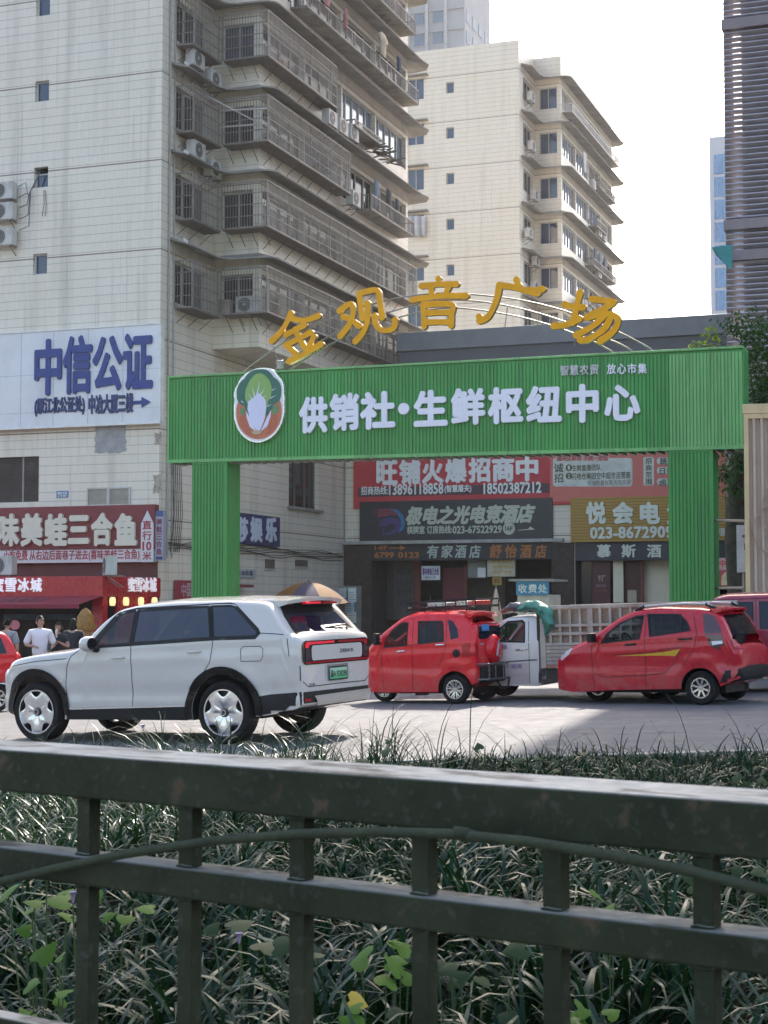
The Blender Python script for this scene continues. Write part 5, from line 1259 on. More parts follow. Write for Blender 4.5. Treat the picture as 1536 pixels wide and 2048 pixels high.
C = Car('red_three_wheeler', 'crimson three-wheeled hatchback with a yellow flash along its doors and grey roof rails', 'three-wheeler', hat, PR2, arches=[(0, .255, .325, .36, .9)],
        cabin=dict(inset=.06, zmin=.55, mid=.8), windows=[hw_f, hw_r, hw_q], rear_win=hrw, front_win=[(-.42,1.06),(.42,1.06),(.46,1.36),(-.46,1.36)])
C.part('window', hw_f, 'LR', CGL, -.006); C.part('window', hw_r, 'LR', TGL2, -.006); C.part('window', hw_q, 'LR', TGL2, -.006); C.part('rear_window', hrw, 'B', TGL2, -.004)
C.part('windshield', [(-.46,1.03),(.46,1.03),(.49,1.38),(-.49,1.38)], 'F', CGL, -.004)
for w_ in (hw_f, hw_r, hw_q): C.part('window_seal', line_poly(w_+[w_[0]], .03), 'LR', BLKP, .003)
C.part('rear_side_window', [(-.05,1.42),(-.10,1.15),(-.20,.91),(-.34,.86),(-.42,.93),(-.37,1.16),(-.27,1.36),(-.17,1.42)], 'LR', glass('purple tinted rear glass', (.06, .02, .03), 0, .04), .004)
C.part('tail_light', [(.60,.86),(.45,.86),(.45,1.0),(.60,1.02)], 'B', REDL, .01); C.part('tail_light', [(-.60,.86),(-.45,.86),(-.45,1.0),(-.60,1.02)], 'B', REDL, .01); C.part('tail_light', [(-.24,.93),(-.40,.95),(-.40,1.0),(-.22,.99)], 'LR', LENS, .010)
C.lines([[(1.88,.95),(1.90,.6),(1.86,.27)], [(.93,1.47),(.92,1.0),(.94,.27)], [(.10,1.42),(.02,1.1),(.08,.86),(.30,.60)], [(1.86,.50),(1.70,.43),(.94,.46),(.60,.50),(.42,.66),(.30,.86)]])
YF = M('yellow flash', (.60, .36, .03), .35, var=.1); C.part('door_flash', [(1.47,.775),(1.0,.80),(.62,.83),(.30,.875),(.40,.765),(.62,.775),(1.0,.775)], 'LR', YF, .003)
C.part('door_flash', [(1.55,.80),(.9,.83),(.25,.92),(.24,.905),(.9,.815),(1.45,.79)], 'LR', M('maroon flash', (.12, .008, .015), .4), .0035)
C.handle(1.27, .955, .19, BLKP, .034); C.handle(.33, 1.03, .22, BLKP, .034)
for sg in (1, -1): MB().tube([(1.18, .50*sg, 1.49), (1.02, .51*sg, 1.56), (.3, .52*sg, 1.59), (-.12, .51*sg, 1.57), (-.26, .50*sg, 1.49)], [.015, .022, .022, .022, .015], 8).build('roof_rail', M('grey roof rail', (.40, .40, .41), .35, .4), C.T, smooth=50)
for sg in (1,-1):
    MB().tube([(1.15, .50*sg, 1.50), (.98, .51*sg, 1.565)], .028, 8).build('roof_rail_foot', BLKP, C.T, smooth=50); MB().tube([(-.08,.51*sg,1.575), (-.25,.50*sg,1.49)], .028, 8).build('roof_rail_foot', BLKP, C.T, smooth=50)
m = MB(); vs = []
for i in range(9):
    y = -.55 + i*.1375; c = .02*(1-(y/.55)**2); vs += [(-.12, y, 1.515+c), (-.46 + .10*(y/.55)**2, y, 1.485+c), (-.45 + .10*(y/.55)**2, y, 1.45+c), (-.25, y, 1.43+c)]
m.add(vs, [(4*i+k, 4*i+(k+1) % 4, 4*i+4+(k+1) % 4, 4*i+4+k) for i in range(8) for k in range(4)] + [(0,1,2,3), (35,34,33,32)]); m.build('roof_spoiler', PR2, C.T, smooth=45)
for sg in (1, -1):
    m = MB(); m.tube([(1.78, .60*sg, 1.0), (1.82, .72*sg, 1.04)], .018, 6); m.cbox((1.83, .77*sg, 1.075), (.09, .17, .15)); m.build('mirror', BLKP, C.T, bevel=.035)
    C.part('headlight', [(2.60,.74),(2.44,.86),(2.28,.90),(2.34,.80),(2.52,.70)], 'L' if sg > 0 else 'R', LENS, .006)
C.part('rear_bumper', [(-.62,.36),(.62,.36),(.58,.56),(.30,.60),(-.30,.60),(-.58,.56)], 'B', BLKP, .012); C.part('bumper_corner', [(-.33,.34),(-.50,.36),(-.50,.54),(-.42,.53)], 'LR', BLKP, .008)
MB().box(-.3, 2.4, -.38, .38, .17, .42).build('underbody', BLKP, C.T)
C.seats((.72, .02), .52, .30); C.steering(1.42, .99, .26); MB().box(1.5, 1.8, -.52, .52, .6, .95).build('dashboard', SEAT, C.T, bevel=.05)
MB().cbox((1.22, 0, 1.35), (.05, .22, .07)).build('inner_mirror', BLKP, C.T, bevel=.015)
C.wheel(0, .67, .265, .16, .165, 'single', 8); C.wheel(0, -.67, .265, .16, .165, 'single', 8); C.wheel(2.12, .07, .255, .14, .155, 'single', 8)
C.place(1403, 1410, 35, .65)

# ---- white light truck
PT = paint('silver white truck paint', (.66, .63, .61), 0, .3, .2)
trk = dict(s0=1.88, s1=3.06, r=.10, tumble=.25, crown=.03, tuck=.04, rend=.07, belt=lambda s: 1.0,
    T=[(1.8,1.43),(2.0,1.45),(2.45,1.43),(2.6,1.36),(2.8,1.16),(2.95,.98),(3.1,.85)], B=[(1.8,.24),(3.1,.26)], W=[(1.8,.80),(2.6,.80),(2.9,.76),(3.1,.66)])
kw = [(2.62,1.02),(2.10,1.0),(2.115,1.33),(2.16,1.37),(2.42,1.355),(2.56,1.25)]
C = Car('light_truck', 'white light truck with a slatted cargo bed, standing behind the two red three-wheelers', 'truck', trk, PT, cabin=dict(inset=.06, zmin=.6, mid=2.3), windows=[kw], front_win=[(-.6,1.0),(.6,1.0),(.58,1.32),(-.58,1.32)])
C.part('window', kw, 'LR', CGL, -.006); C.part('windshield', [(-.62,.98),(.62,.98),(.6,1.34),(-.6,1.34)], 'F', CGL, -.004); C.part('window_seal', line_poly(kw+[kw[0]], .025), 'LR', BLKP, .003)
C.lines([[(2.04,1.40),(2.02,.9),(2.03,.28)], [(2.72,.28),(2.74,.9),(2.62,1.3)], [(2.72,.66),(1.88,.70)], [(2.72,.645),(1.88,.685)]]); C.handle(2.25, .87, .2, ALLOY)
PB = M('faded violet print', (.25, .20, .34), .6, var=.2); C.letters('福康', 2.60, 2.42, .88, .96, 'L', PB, .004, .02); C.letters('人', 2.56, 2.50, .75, .80, 'L', PB, .004, .01); C.letters('15370 载重', 2.66, 2.15, .55, .62, 'L', PB, .004, .02); C.letters('总质量·2035kg', 2.68, 2.05, .40, .46, 'L', M('faded pink print', (.42, .34, .38), .6), .004, .01)
C.part('pink_band', [(2.74,.28),(2.03,.28),(2.03,.645),(2.74,.62)], 'L', M('pinkish faded panel', (.50, .40, .40), .35, var=.1, coat=.6), .0015)
BEDM = M('dirty cream bed panel', (.37, .33, .285), .6, var=.2, vs=3, dirt=(.20, .13, .09), dv=.7); PLY = M('stained plywood lining', (.36, .28, .21), .8, var=.3, vs=2)
def bed(m):
    x0, x1 = -1.25, 1.78
    for sg in (1, -1):
        y = .82*sg
        m.box(x0, x1, min(y, y-.03*sg), max(y, y-.03*sg), .56, 1.0) if False else None
        for z, h in ((1.585, .06), (1.27, .05), (1.13, .05), (.955, .05), (.58, .05)): m.box(x0, x1, y-.035, y+.035, z-h/2, z+h/2)
        n = 17
        for i in range(n+1):
            x = x0 + (x1-x0)*i/n; wd = .05 if i in (0, n) or i % 6 == 0 else .022
            m.box(max(x0, x-wd), min(x1, x+wd)-.0, y-.028, y+.028, .98, 1.555)
        for i in range(5): m.box(x0, x1, y-.02-.008*(i % 2), y+.02+.008*(i % 2), .61+i*.064, .61+(i+1)*.064-.006)
        m.box(x1-.09, x1+.0, y-.05, y+.05, .55, 1.615); m.box(x0, x0+.09, y-.05, y+.05, .55, 1.615)
m = MB(); bed(m); bd = m.build('cargo_bed', BEDM, C.T, bevel=.004)
m = MB()
for sg in (1, -1): m.box(-1.2, 1.72, .76*sg-.008, .76*sg+.008, .6, 1.55)
m.box(1.70, 1.72, -.75, .75, .6, 1.55); m.box(-1.25, 1.75, -.78, .78, .5, .55); m.build('bed_lining', PLY, bd)
m = MB(); m.box(1.83, 1.87, -.78, .78, .3, 1.55); m.box(-1.2, 2.9, -.35, .35, .30, .45); m.box(1.5, 1.83, .70, .80, .30, .54); m.build('chassis', M('dirty chassis', (.05, .045, .04), .8), C.T)
m = MB(); m.box(1.72, 1.83, .74, .80, .36, .56); m.build('side_lamp_bracket', BEDM, C.T); MB().box(1.74, 1.80, .80, .815, .42, .50).build('side_lamp', M('dark lamp', (.02, .02, .06), .3), C.T)
MB().box(1.50, 1.72, .855, .862, .57, .60).build('reflective_tape', M('red and white tape', (.42, .10, .08), .5), C.T)
for sg in (1, -1):
    m = MB(); m.tube([(2.66,.74*sg,1.05),(2.68,.95*sg,1.08)], .015, 6); m.cbox((2.68,.99*sg,1.12), (.07,.14,.24)); m.build('mirror', BLKP, C.T, bevel=.02)
C.seats((2.2,), .55, .36); C.steering(2.58, .95, .34); MB().box(2.68, 2.9, -.6, .6, .6, .92).build('dashboard', SEAT, C.T, bevel=.04)
for x in (-.1, 3.0):
    for y in (.60, -.60): C.wheel(x, y, .29, .17, .19, 'single', 9)
C.place(1290, 1400, 25, .78)
TRUCK = C.T
# tarpaulins bundled on the cab roof
def bundle(name, label, P, rad, mat, seed, cat='tarpaulin'):
    r = random.Random(seed); m = MB(); n = 22
    pts = [Vector(p) for p in P]; rs = rad; vs = []; k = len(pts)
    Q = []; RS = []
    for i in range(k-1):
        for t in range(6): Q.append(pts[i].lerp(pts[i+1], t/6)); RS.append(rs[i]+(rs[i+1]-rs[i])*t/6)
    Q.append(pts[-1]); RS.append(rs[-1])
    m.tube(Q, RS, n)
    out = []
    for v in m.v:
        p = Vector(v); q = min(Q, key=lambda c: (c-p).length); d = p-q
        f = .95 + .22*noise.noise(p*4.5 + Vector((seed, 0, 0))) - .34*abs(noise.noise(Vector((p.x*9, p.y*9, p.z*3 + seed)))) + .30*noise.noise(p*11) + .16*noise.noise(p*24); p2 = q + d*f; p2.z = q.z + (p2.z-q.z)*.85; out.append(tuple(TRUCK_M @ p2))
    m.v = out; o = m.build(name, mat, None, smooth=60); return tag(o, label, cat)
bpy.context.view_layer.update(); TRUCK_M = Matrix.LocRotScale(TRUCK.location, TRUCK.rotation_euler, None)
bundle('tarpaulin', 'dark grey rolled tarpaulin lying on the white truck cab roof', [(2.62,.45,1.52),(2.4,.52,1.60),(2.1,.55,1.60),(1.95,.58,1.57)], [.06,.12,.125,.10], M('dark grey tarpaulin', (.07, .08, .08), .4, var=.3, vs=6), 3)
bundle('tarpaulin', 'green tarpaulin bunched over the front corner of the truck bed', [(2.25,.60,1.56),(2.02,.68,1.62),(1.80,.80,1.60),(1.66,.86,1.50),(1.60,.90,1.30),(1.68,.90,1.12)], [.06,.11,.125,.125,.10,.03], M('green tarpaulin', (.04, .21, .15), .45, var=.35, vs=6), 8)

# ---- red microvan at the right edge, red minicar at the left edge, black car in the hall
vn = dict(s0=-.7, s1=2.75, r=.12, tumble=.16, crown=.04, tuck=.04, rend=.08, belt=lambda s: 1.05,
    T=[(-.75,1.2),(-.68,1.55),(-.5,1.67),(0,1.71),(2.0,1.71),(2.22,1.66),(2.45,1.40),(2.65,1.10),(2.8,.92)], B=[(-.75,.35),(0,.25),(2.8,.28)], W=[(-.75,.70),(0,.74),(2.2,.74),(2.6,.68),(2.8,.60)])
C = Car('red_van', 'dark red microvan at the right edge, behind the crimson hatchback', 'van', vn, paint('dull crimson paint', (.27, .018, .045), 0, .35, .25), arches=[(0,.27,.34,.4,.9),(2.0,.27,.34,.4,.9)])
for P in ([(2.30,1.08),(1.55,1.10),(1.55,1.56),(2.02,1.56),(2.2,1.36)], [(1.42,1.11),(.55,1.12),(.55,1.56),(1.42,1.56)], [(.42,1.12),(-.45,1.14),(-.42,1.54),(.42,1.56)]): C.part('window', P, 'LR', TGL, .006); C.part('window_seal', line_poly(P+[P[0]], .03), 'LR', BLKP, .004)
C.part('windshield', [(-.55,1.1),(.55,1.1),(.5,1.55),(-.5,1.55)], 'F', TGL, .006)
C.lines([[(2.32,1.0),(2.3,.3)], [(1.49,1.66),(1.49,.28)], [(.48,1.66),(.48,.28)], [(2.7,1.62),(-.7,1.64)], [(2.6,.86),(-.6,.88)]]); C.handle(1.68, .98, .15, BLKP)
for x in (0, 2.0):
    for y in (.73, -.73): C.wheel(x, y, .27, .16, .17, 'single', 8)
C.T.location = (8.15, 29.0, gz(8.15)-.0); C.T.rotation_euler = (0, R(1.6), R(180-18))
mn = dict(tri); mn.update(s0=-.40, s1=1.7, T=[(-.45,.95),(-.40,1.08),(-.30,1.32),(-.16,1.44),(.2,1.48),(.8,1.47),(1.1,1.36),(1.5,.98),(1.75,.85)], W=[(-.45,.66),(0,.70),(1.2,.70),(1.75,.55)])
C = Car('red_minicar', 'small red car with a white bumper, before the drinks shop at the left edge', 'car', mn, PR, arches=[(0,.24,.31,.3,.9),(1.35,.24,.31,.3,.9)])
P = [(-.56,1.02),(.56,1.02),(.50,1.36),(-.50,1.36)]; C.part('rear_window', P, 'B', TGL, .006); C.part('window_seal', line_poly(P+[P[0]], .03), 'B', BLKP, .007); C.part('window_trim', [(-.57,.985),(.57,.985),(.57,1.0),(-.57,1.0)], 'B', CHR, .006)
for P in ([(.95,1.02),(.42,1.03),(.42,1.36),(.78,1.36)], [(.34,1.03),(-.18,1.05),(-.08,1.32),(.0,1.36),(.34,1.36)]): C.part('window', P, 'LR', TGL, .006)
C.part('window_sticker', [(.38,1.16),(.12,1.16),(.12,1.30),(.38,1.30)], 'B', WHT, .008); C.part('bumper', [(-.66,.26),(.66,.26),(.68,.52),(-.68,.52)], 'B', M('white bumper', (.60, .58, .56), .4), .012); C.part('bumper_corner', [(-.24,.26),(-.44,.28),(-.44,.52),(-.3,.52)], 'LR', _M['white bumper'], .012)
for x in (0, 1.35):
    for y in (.69, -.69): C.wheel(x, y, .245, .15, .16, 'single', 8)
g = at(10, 1300, 30.5); C.T.location = (g.x-.42, g.y, gz(g.x)); C.T.rotation_euler = (0, 0, R(180+38))
bk = dict(hat); C = Car('black_car', 'glossy black car parked inside the cream walled opening of the hall', 'car', bk, paint('black paint', (.012, .012, .014), 0, .15, .05))
C.part('rear_window', hrw, 'B', TGL, .006); C.part('window', [hw_f, hw_r], 'LR', TGL, .006); C.part('tail_light', [(-.6,.86),(-.42,.86),(-.42,.98),(-.6,.98)], 'B', REDL, .01); C.part('tail_light', [(.6,.86),(.42,.86),(.42,.98),(.6,.98)], 'B', REDL, .01)
for x in (0, 2.1):
    for y in (.67, -.67): C.wheel(x, y, .265, .16, .165, 'single', 8)
u, z = FP.front(1312, 1200, 1.3); p = FP.w(u, 1.3, .06); C.T.location = (p.x, p.y, gz(p.x)+.13); C.T.rotation_euler = (0, 0, R(75))
# ------------------------------------------------------------------ drinks shop at the corner
SH = thing('drinks_shop', 'red corner drinks shop with white lettering and a dark red awning, below the maroon sign', 'shop', FB.o, FB.rz())
SF = -3.6
shop_red = M('glossy red shop fascia', (.42, .012, .02), .3, var=.05, vs=1, coat=.3)
_, zs1 = FB.front(219, 1152, SF); _, zs0 = FB.front(219, 1193, SF)
m = MB(); m.box(-12, .1, SF, -.02, zs0, zs1); m.build('fascia', shop_red, SH, bevel=.015)
WLT = emit('lit white letters', (.85, .83, .88), .10)
def shop_text(txt, x0, x1, y0, y1):
    mb = MB(); n = len(txt)
    for i, ch in enumerate(txt):
        a, zt = FB.front(x0 + (x1-x0)*(i+.06)/n, y0, SF); b, zl = FB.front(x0 + (x1-x0)*(i+.94)/n, y1, SF); lettering(mb, ch, a, b, zl, zt, SF, .04, .022)
    mb.build('lettering', WLT, SH)
shop_text('蜜雪冰城', -16, 86, 1156, 1184)
mb = MB()
for i, ch in enumerate('蜜雪冰城'):
    v0, zt = FB.side(255+(312-255)*(i+.05)/4, 1155, .1); v1, zl = FB.side(255+(312-255)*(i+.95)/4, 1184, .1)
    lettering(mb, ch, v0, v1, zl, zt, 0, .04, .012, fn=lambda a, d, b: (.1-d, a, b))
mb.build('lettering', WLT, SH)
m = MB(); m.box(-12, -.02, -.06, -.004, zs1+.001, FB.front(160, 1122)[1]); m.build('upper_band', M('dull maroon wall panel', (.13, .04, .038), .7, var=.2), SH)
m = MB(); m.box(-12, .06, -.6, -.02, -.4, zs0); m.box(-.10, .06, SF+.05, -.6, -.4, zs0) if False else None
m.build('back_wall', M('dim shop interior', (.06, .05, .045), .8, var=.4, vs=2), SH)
m = MB(); m.box(-.05, .04, SF+1.0, -.05, -.4, zs0-.001); m.box(-.30, .04, SF+.1, SF+.4, -.4, zs0-.001); m.build('side_wall', shop_red, SH)
m = MB(); m.box(-10, -3.2, SF+.55, SF+1.0, -.4, .55); m.build('counter', M('shop counter', (.13, .09, .07), .5, var=.2), SH)
m = MB(); a0, zm = FB.front(8, 1228, -.7); a1, zm2 = FB.front(150, 1240, -.7); m.box(a0, a1, -.72, -.68, zm2, zm); o = m.build('menu_board', M('blue menu board', (.05, .10, .16), .4, var=.4, vs=5), SH)
AW = M('dark red awning cloth', (.24, .018, .035), .75, var=.1, dirt=(.12, .03, .04))
a1, zt = FB.front(203, 1194, SF); _, zb2 = FB.front(170, 1217, SF-1.0)
m = MB(); A1 = a1
m.add([(-12, SF-.01, zs0+.02), (A1, SF-.01, zs0+.02), (A1-.1, SF-1.1, zb2+.12), (-12, SF-1.1, zb2+.12), (A1-.1, SF-1.1, zb2), (-12, SF-1.1, zb2)], [(0,1,2,3), (3,2,4,5)])
aw = m.build('awning', AW, SH); aw.modifiers.new('t', 'SOLIDIFY').thickness = .02
mb = MB(); a0_, _ = FB.front(10, 1205, SF-.5); b0_, _ = FB.front(92, 1205, SF-.5); hh = zs0+.02-zb2-.12
lettering(mb, '蜜雪冰城', a0_, b0_, .25, .75, 0, .0, .02, fn=lambda a, d, b: (a, SF-.02-1.09*(1-b) , zb2+.125+hh*b+.006)); mb.build('awning_lettering', M('pale awning print', (.36, .13, .16), .7), aw)
LAN = emit('lit paper lantern', (.95, .66, .30), .35)
for x in (225, 252, 282, 309):
    v0, z0 = FB.side(x, 1203, .28); t = thing('lantern', 'small lit lantern in the row under the white lettering on the shop side', 'lantern', FB.w(.28, v0, z0), FB.rz(), 'lanterns along the shop side')
    MB().lathe([(.03,-.13),(.08,-.11),(.095,0),(.08,.11),(.03,.13)], 12).build('shade', LAN, t, smooth=60); m = MB(); m.tube([(0,0,.13),(0,0,.24),(-.2,0,.26)], .012, 5); m.lathe([(.09,-.13),(.05,-.16),(0,-.16)], 10); m.build('bracket', M('dark lantern bracket', (.05,.03,.02), .5), t)
bn = thing('cone_display', 'orange ice cream cone display standing at the shop corner, behind the white car', 'display', (0,0,0), 0)
p = at(171, 1262, 46.5); bn.location = (p.x, p.y, gz(p.x)+.12)
z0 = p.z - bn.location.z; cone = M('orange cone display', (.30, .13, .035), .6, var=.3, vs=6)
MB().lathe([(.0,0),(.25,0),(.28,.5),(.22,z0-.2),(.30,z0-.1),(.22,z0)], 16).build('cone', cone, bn, smooth=40)
m = MB(); m.lathe([(.24,z0+.001),(.30,z0+.12),(.22,z0+.28),(.25,z0+.38),(.12,z0+.58),(.0,z0+.66)], 16); m.build('swirl', M('amber swirl', (.33, .15, .025), .5, var=.3, vs=8), bn, smooth=60)
MB().lathe([(0, 0), (.13, 0)], 20, 'Y').build('roundel', M('pink roundel', (.50, .12, .14), .5), tag(thing('shop_roundel', 'small pink round sign over the dark haired head behind the red minicar', 'sign', at(30, 1250, 44.0)), cat='sign'))

# ------------------------------------------------------------------ louvred tower on the right
TW = thing('louvred_tower', 'tall dark tower screened with pale horizontal louvres at the right edge', 'tower', FT.o, FT.rz())
TH = 74.0
tm = G('maroon tower wall'); tx, ty, tz = tm.xyz()
tb = tm.math('LESS_THAN', tm.math('FRACT', tm.math('DIVIDE', tz, 3.1)), .22)
tc = tm.mix(tm.noise(.5, 3), (.105, .078, .085), (.15, .115, .125)); tc = tm.mix(tm.math('MULTIPLY', tb, .7), tc, (.03, .026, .03))
TWM = tm.out(tc, .35, 0, .5)
m = MB(); m.box(.45, 26, .75, 22, -.5, TH); m.build('wall', TWM, TW)
LVM = M('pale aluminium louvre', (.37, .335, .365), .5, .0, var=.1); BM = M('dusky mauve beam', (.235, .185, .19), .5, var=.1)
m = MB(); n = int((TH-4)/.178)
for i in range(n):
    z = 4 + i*.178; m.cbox((13, .10, z), (26, .17, .05), Matrix.Rotation(R(-30), 3, 'X'))
    if z < 34: m.cbox((.02, 1.0, z), (.12, 1.7, .03), Matrix.Rotation(R(-30), 3, 'Y'))
m.build('louvres', LVM, TW)
m = MB()
for u in (.0, 1.55, 3.1, 6.0): m.box(u-.02, u+.03, .19, .26, 2, TH)
m.build('louvre_posts', BM, TW)
for y in (45, 448, 510):
    z = FT.front(1490, y, 0)[1]; MB().box(-.05, 26, -.08, .32, z-.16, z+.16).build('beam', BM, TW)
p = at(1436, 510, 50.4)
m = MB(); m.add([(-.34,0,.24),(.30,0,.32),(.30,.1,-.42),(.16,.05,-.36),(-.2,.15,.05)], [(0,1,2,3),(0,3,4),(0,4,1)]); o = m.build('sun_sail', M('teal cloth', (.06, .27, .27), .7, var=.15), None); o.modifiers.new('t', 'SOLIDIFY').thickness = .02
o.location = (p.x+.15, p.y, p.z); tag(o, 'teal cloth corner tied out from the louvred tower', 'cloth')

# ------------------------------------------------------------------ far towers
def grid_mat(name, wallc, glassc, pu, pz, wu, wz, off=(0, 0)):
    g = G(name); x, y, z = g.xyz(); s = g.math('ADD', x, y)
    fu = g.math('FRACT', g.math('DIVIDE', g.math('ADD', s, 500+off[0]), pu)); fz = g.math('FRACT', g.math('DIVIDE', g.math('ADD', z, off[1]), pz))
    f = g.math('MULTIPLY', g.math('LESS_THAN', fu, wu), g.math('LESS_THAN', fz, wz))
    c = g.mix(f, g.mix(g.noise(.1, 3), wallc, tuple(q*1.1 for q in wallc)), g.mix(g.noise(.4, 2), glassc, tuple(q*1.5 for q in glassc)))
    g.out(c, g.rng(f, 0, 1, .7, .12), 0, .5); return g.m
f = Frame(0, 235, 20)
HT = thing('high_rise', 'pale beige high-rise with rows of blue windows, farthest back above the yellow block', 'high-rise', (0,0,0), f.rz())
uR, zR = f.front(928, 60); uE, _ = f.front(990, 60)
f2 = f.w(uR, 0, 0); HT.location = f2
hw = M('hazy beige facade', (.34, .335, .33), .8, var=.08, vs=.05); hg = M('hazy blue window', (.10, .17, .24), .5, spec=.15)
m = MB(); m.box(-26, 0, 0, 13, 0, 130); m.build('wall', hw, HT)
m = MB()
for i in range(9):
    m.box(-25.6+i*2.85, -25.2+i*2.85, -.6, -.02, 40, 130) if i < 10 else None
m.build('facade_fins', M('hazy pale fin', (.42, .41, .40), .8), HT)
def hwin(x0, x1, z0, z1):
    o = MB().box(x0, x1, -.08, -.01, z0, z1).build('window', hg, HT); MB().box(x0-.12, x1+.12, -.14, -.085, z0-.12, z0-.01).build('sill', hw, o)
for k in range(4):
    z = 76 + k*3.05
    for i in range(8):
        hwin(-24.6+i*2.85, -23.1+i*2.85, z, z+2.05)
m = MB()
for k in range(40): m.box(-25.99, -.01, -.30, -.02, 20+k*3.05-.25, 20+k*3.05)
m.build('floor_bands', hw, HT)
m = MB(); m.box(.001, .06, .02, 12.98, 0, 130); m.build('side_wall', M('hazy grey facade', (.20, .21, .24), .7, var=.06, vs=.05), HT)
for k in range(4):
    z = 76 + k*3.05
    for i in range(4): o = MB().box(.061, .12, .9+i*3.1, 2.6+i*3.1, z, z+1.8).build('window', hg, HT)
f = Frame(0, 210, 20); uA, zA = f.front(1418, 275); uB, _ = f.front(1475, 275)
GTW = thing('glass_tower', 'slim blue glass tower far off, left of the louvred tower', 'tower', f.w(uA, 0, 0), f.rz())
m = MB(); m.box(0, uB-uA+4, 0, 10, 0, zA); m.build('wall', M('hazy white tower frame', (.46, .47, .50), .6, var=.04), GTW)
m = MB()
for k in range(16):
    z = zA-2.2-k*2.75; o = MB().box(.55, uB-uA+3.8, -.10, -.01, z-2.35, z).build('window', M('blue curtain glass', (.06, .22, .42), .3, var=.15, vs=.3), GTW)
    q = MB()
    for i in range(4): q.box(.95+i*.8-.03, .95+i*.8+.03, -.16, -.105, z-2.35, z)
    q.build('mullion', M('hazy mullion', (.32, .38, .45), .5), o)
MB().tube([(.6, 1, zA), (.6, 1, zA+1.2)], .08).build('mast', ALU, GTW)

# ------------------------------------------------------------------ beige hoarding in front of the gateway's right end
FH = Frame(*at(1487, 1000, 33.5).xy, 12)
HO = thing('ribbed_hoarding', 'beige ribbed metal hoarding at the right edge, beside the gateway', 'hoarding', (FH.o.x, FH.o.y, 0), FH.rz())
BEI = M('beige steel frame', (.62, .465, .245), .5, var=.08, vs=2, dirt=(.25, .19, .12)); RIB = M('dusty pink ribbed sheet', (.50, .385, .30), .55, var=.08)
_, zt = FH.front(1490, 809); _, zb_ = FH.front(1490, 828); z2 = FH.front(1490, 836)[1]
m = MB(); m.box(0, 6, -.06, .1, zb_, zt); m.box(.02, .115, -.045, .09, -.2, zb_-.001); m.box(.115, 6, -.045, .09, z2-.02, zb_-.001); m.build('frame', BEI, HO, bevel=.006)
m = MB(); vs = []; n = 42
for i in range(n):
    a = .115 + i*.155
    for t, d in ((0, .05), (.42, .05), (.52, -.02), (.60, -.035), (.82, -.035), (.92, -.02), (.99, .05)): vs.append((a+.155*t, d))
k = len(vs); m.add([(a, d, -.2) for a, d in vs] + [(a, d, z2-.021) for a, d in vs], [(i, i+1, k+i+1, k+i) for i in range(k-1)]); m.build('ribbed_sheet', RIB, HO)
m = MB(); P = []
for j, (cx, cy, rx, ry) in enumerate(((1540, 1060, 33, 46), (1548, 1020, 24, 50))):
    P = []
    for i in range(25):
        a = R(60 + 260*i/24); q = FH.front(cx+rx*math.cos(a), cy+ry*math.sin(a), -.10); P.append((q[0], -.10-.02*j, q[1]))
    m.tube(P, .014, 6)
o = m.build('cable_coil', M('tan cable', (.38, .25, .17), .6), None); o.location = HO.location; o.rotation_euler = HO.rotation_euler; tag(o, 'loose tan cable loops hanging on the beige ribbed hoarding', 'cable')
ub = thing('utility_box', 'tall white utility cabinet standing behind the beige hoarding post', 'cabinet', at(1474, 1145, 35.5), FH.rz())
MB().box(0, .30, 0, .25, 0, 1.02).build('case', M('white cabinet', (.55, .54, .52), .5, dirt=(.3, .28, .25)), ub, bevel=.01)
m = MB(); m.box(.12, .2, -.012, -.001, .75, .81); m.box(.16, .22, -.012, -.001, .48, .62); m.build('label_plate', M('dark cabinet label', (.12, .08, .07), .5), ub)
MB().lathe([(.05, -1.6), (.05, 0)], 8, 'Z', (.15, .12, 0)).build('leg', STL, ub)
m = MB(); m.tube([at(1428, 1040, 35.9), at(1490, 1042, 34.2)], .03, 8); o = m.build('handrail', M('rusty pale pipe', (.36, .27, .22), .5), None); tag(o, 'pale horizontal pipe tied between the green pillar and the beige hoarding', 'pipe')
m = MB(); m.tube([at(1432, 1176, 35.9), at(1488, 1176, 34.2)], .03, 8); o = m.build('handrail', _M['rusty pale pipe'], None); tag(o, 'lower rusty pipe just above the dark red microvan roof', 'pipe')
m = MB(); q = at(1428, 1175, 40); m.box(0, 1.2, 0, .3, 0, .3); 
o = thing('poster', 'torn red and cream poster behind the pipes, right of the right green pillar', 'poster', at(1436, 1172, 44), FP.rz())
MB().box(0, .45, 0, .02, 0, .42).build('panel', M('red poster print', (.38, .06, .07), .6, var=.4, vs=6), o); MB().prism([(.08,.02),(.42,.05),(.36,.2),(.44,.32),(.2,.38),(.1,.25)], -.006, -.001).build('print', M('cream poster print', (.55, .45, .28), .6, var=.3, vs=8), o)
o = thing('poster', 'small white and red square poster above the torn poster, right of the right green pillar', 'poster', at(1437, 1140, 45), FP.rz())
MB().box(0, .22, 0, .02, 0, .33).build('panel', M('white red poster', (.5, .30, .30), .6, var=.3, vs=5), o); s_ = MB(); lettering(s_, '中', .03, .19, .08, .28, -.001, .004, .03); s_.build('lettering', _M['red print'], o)

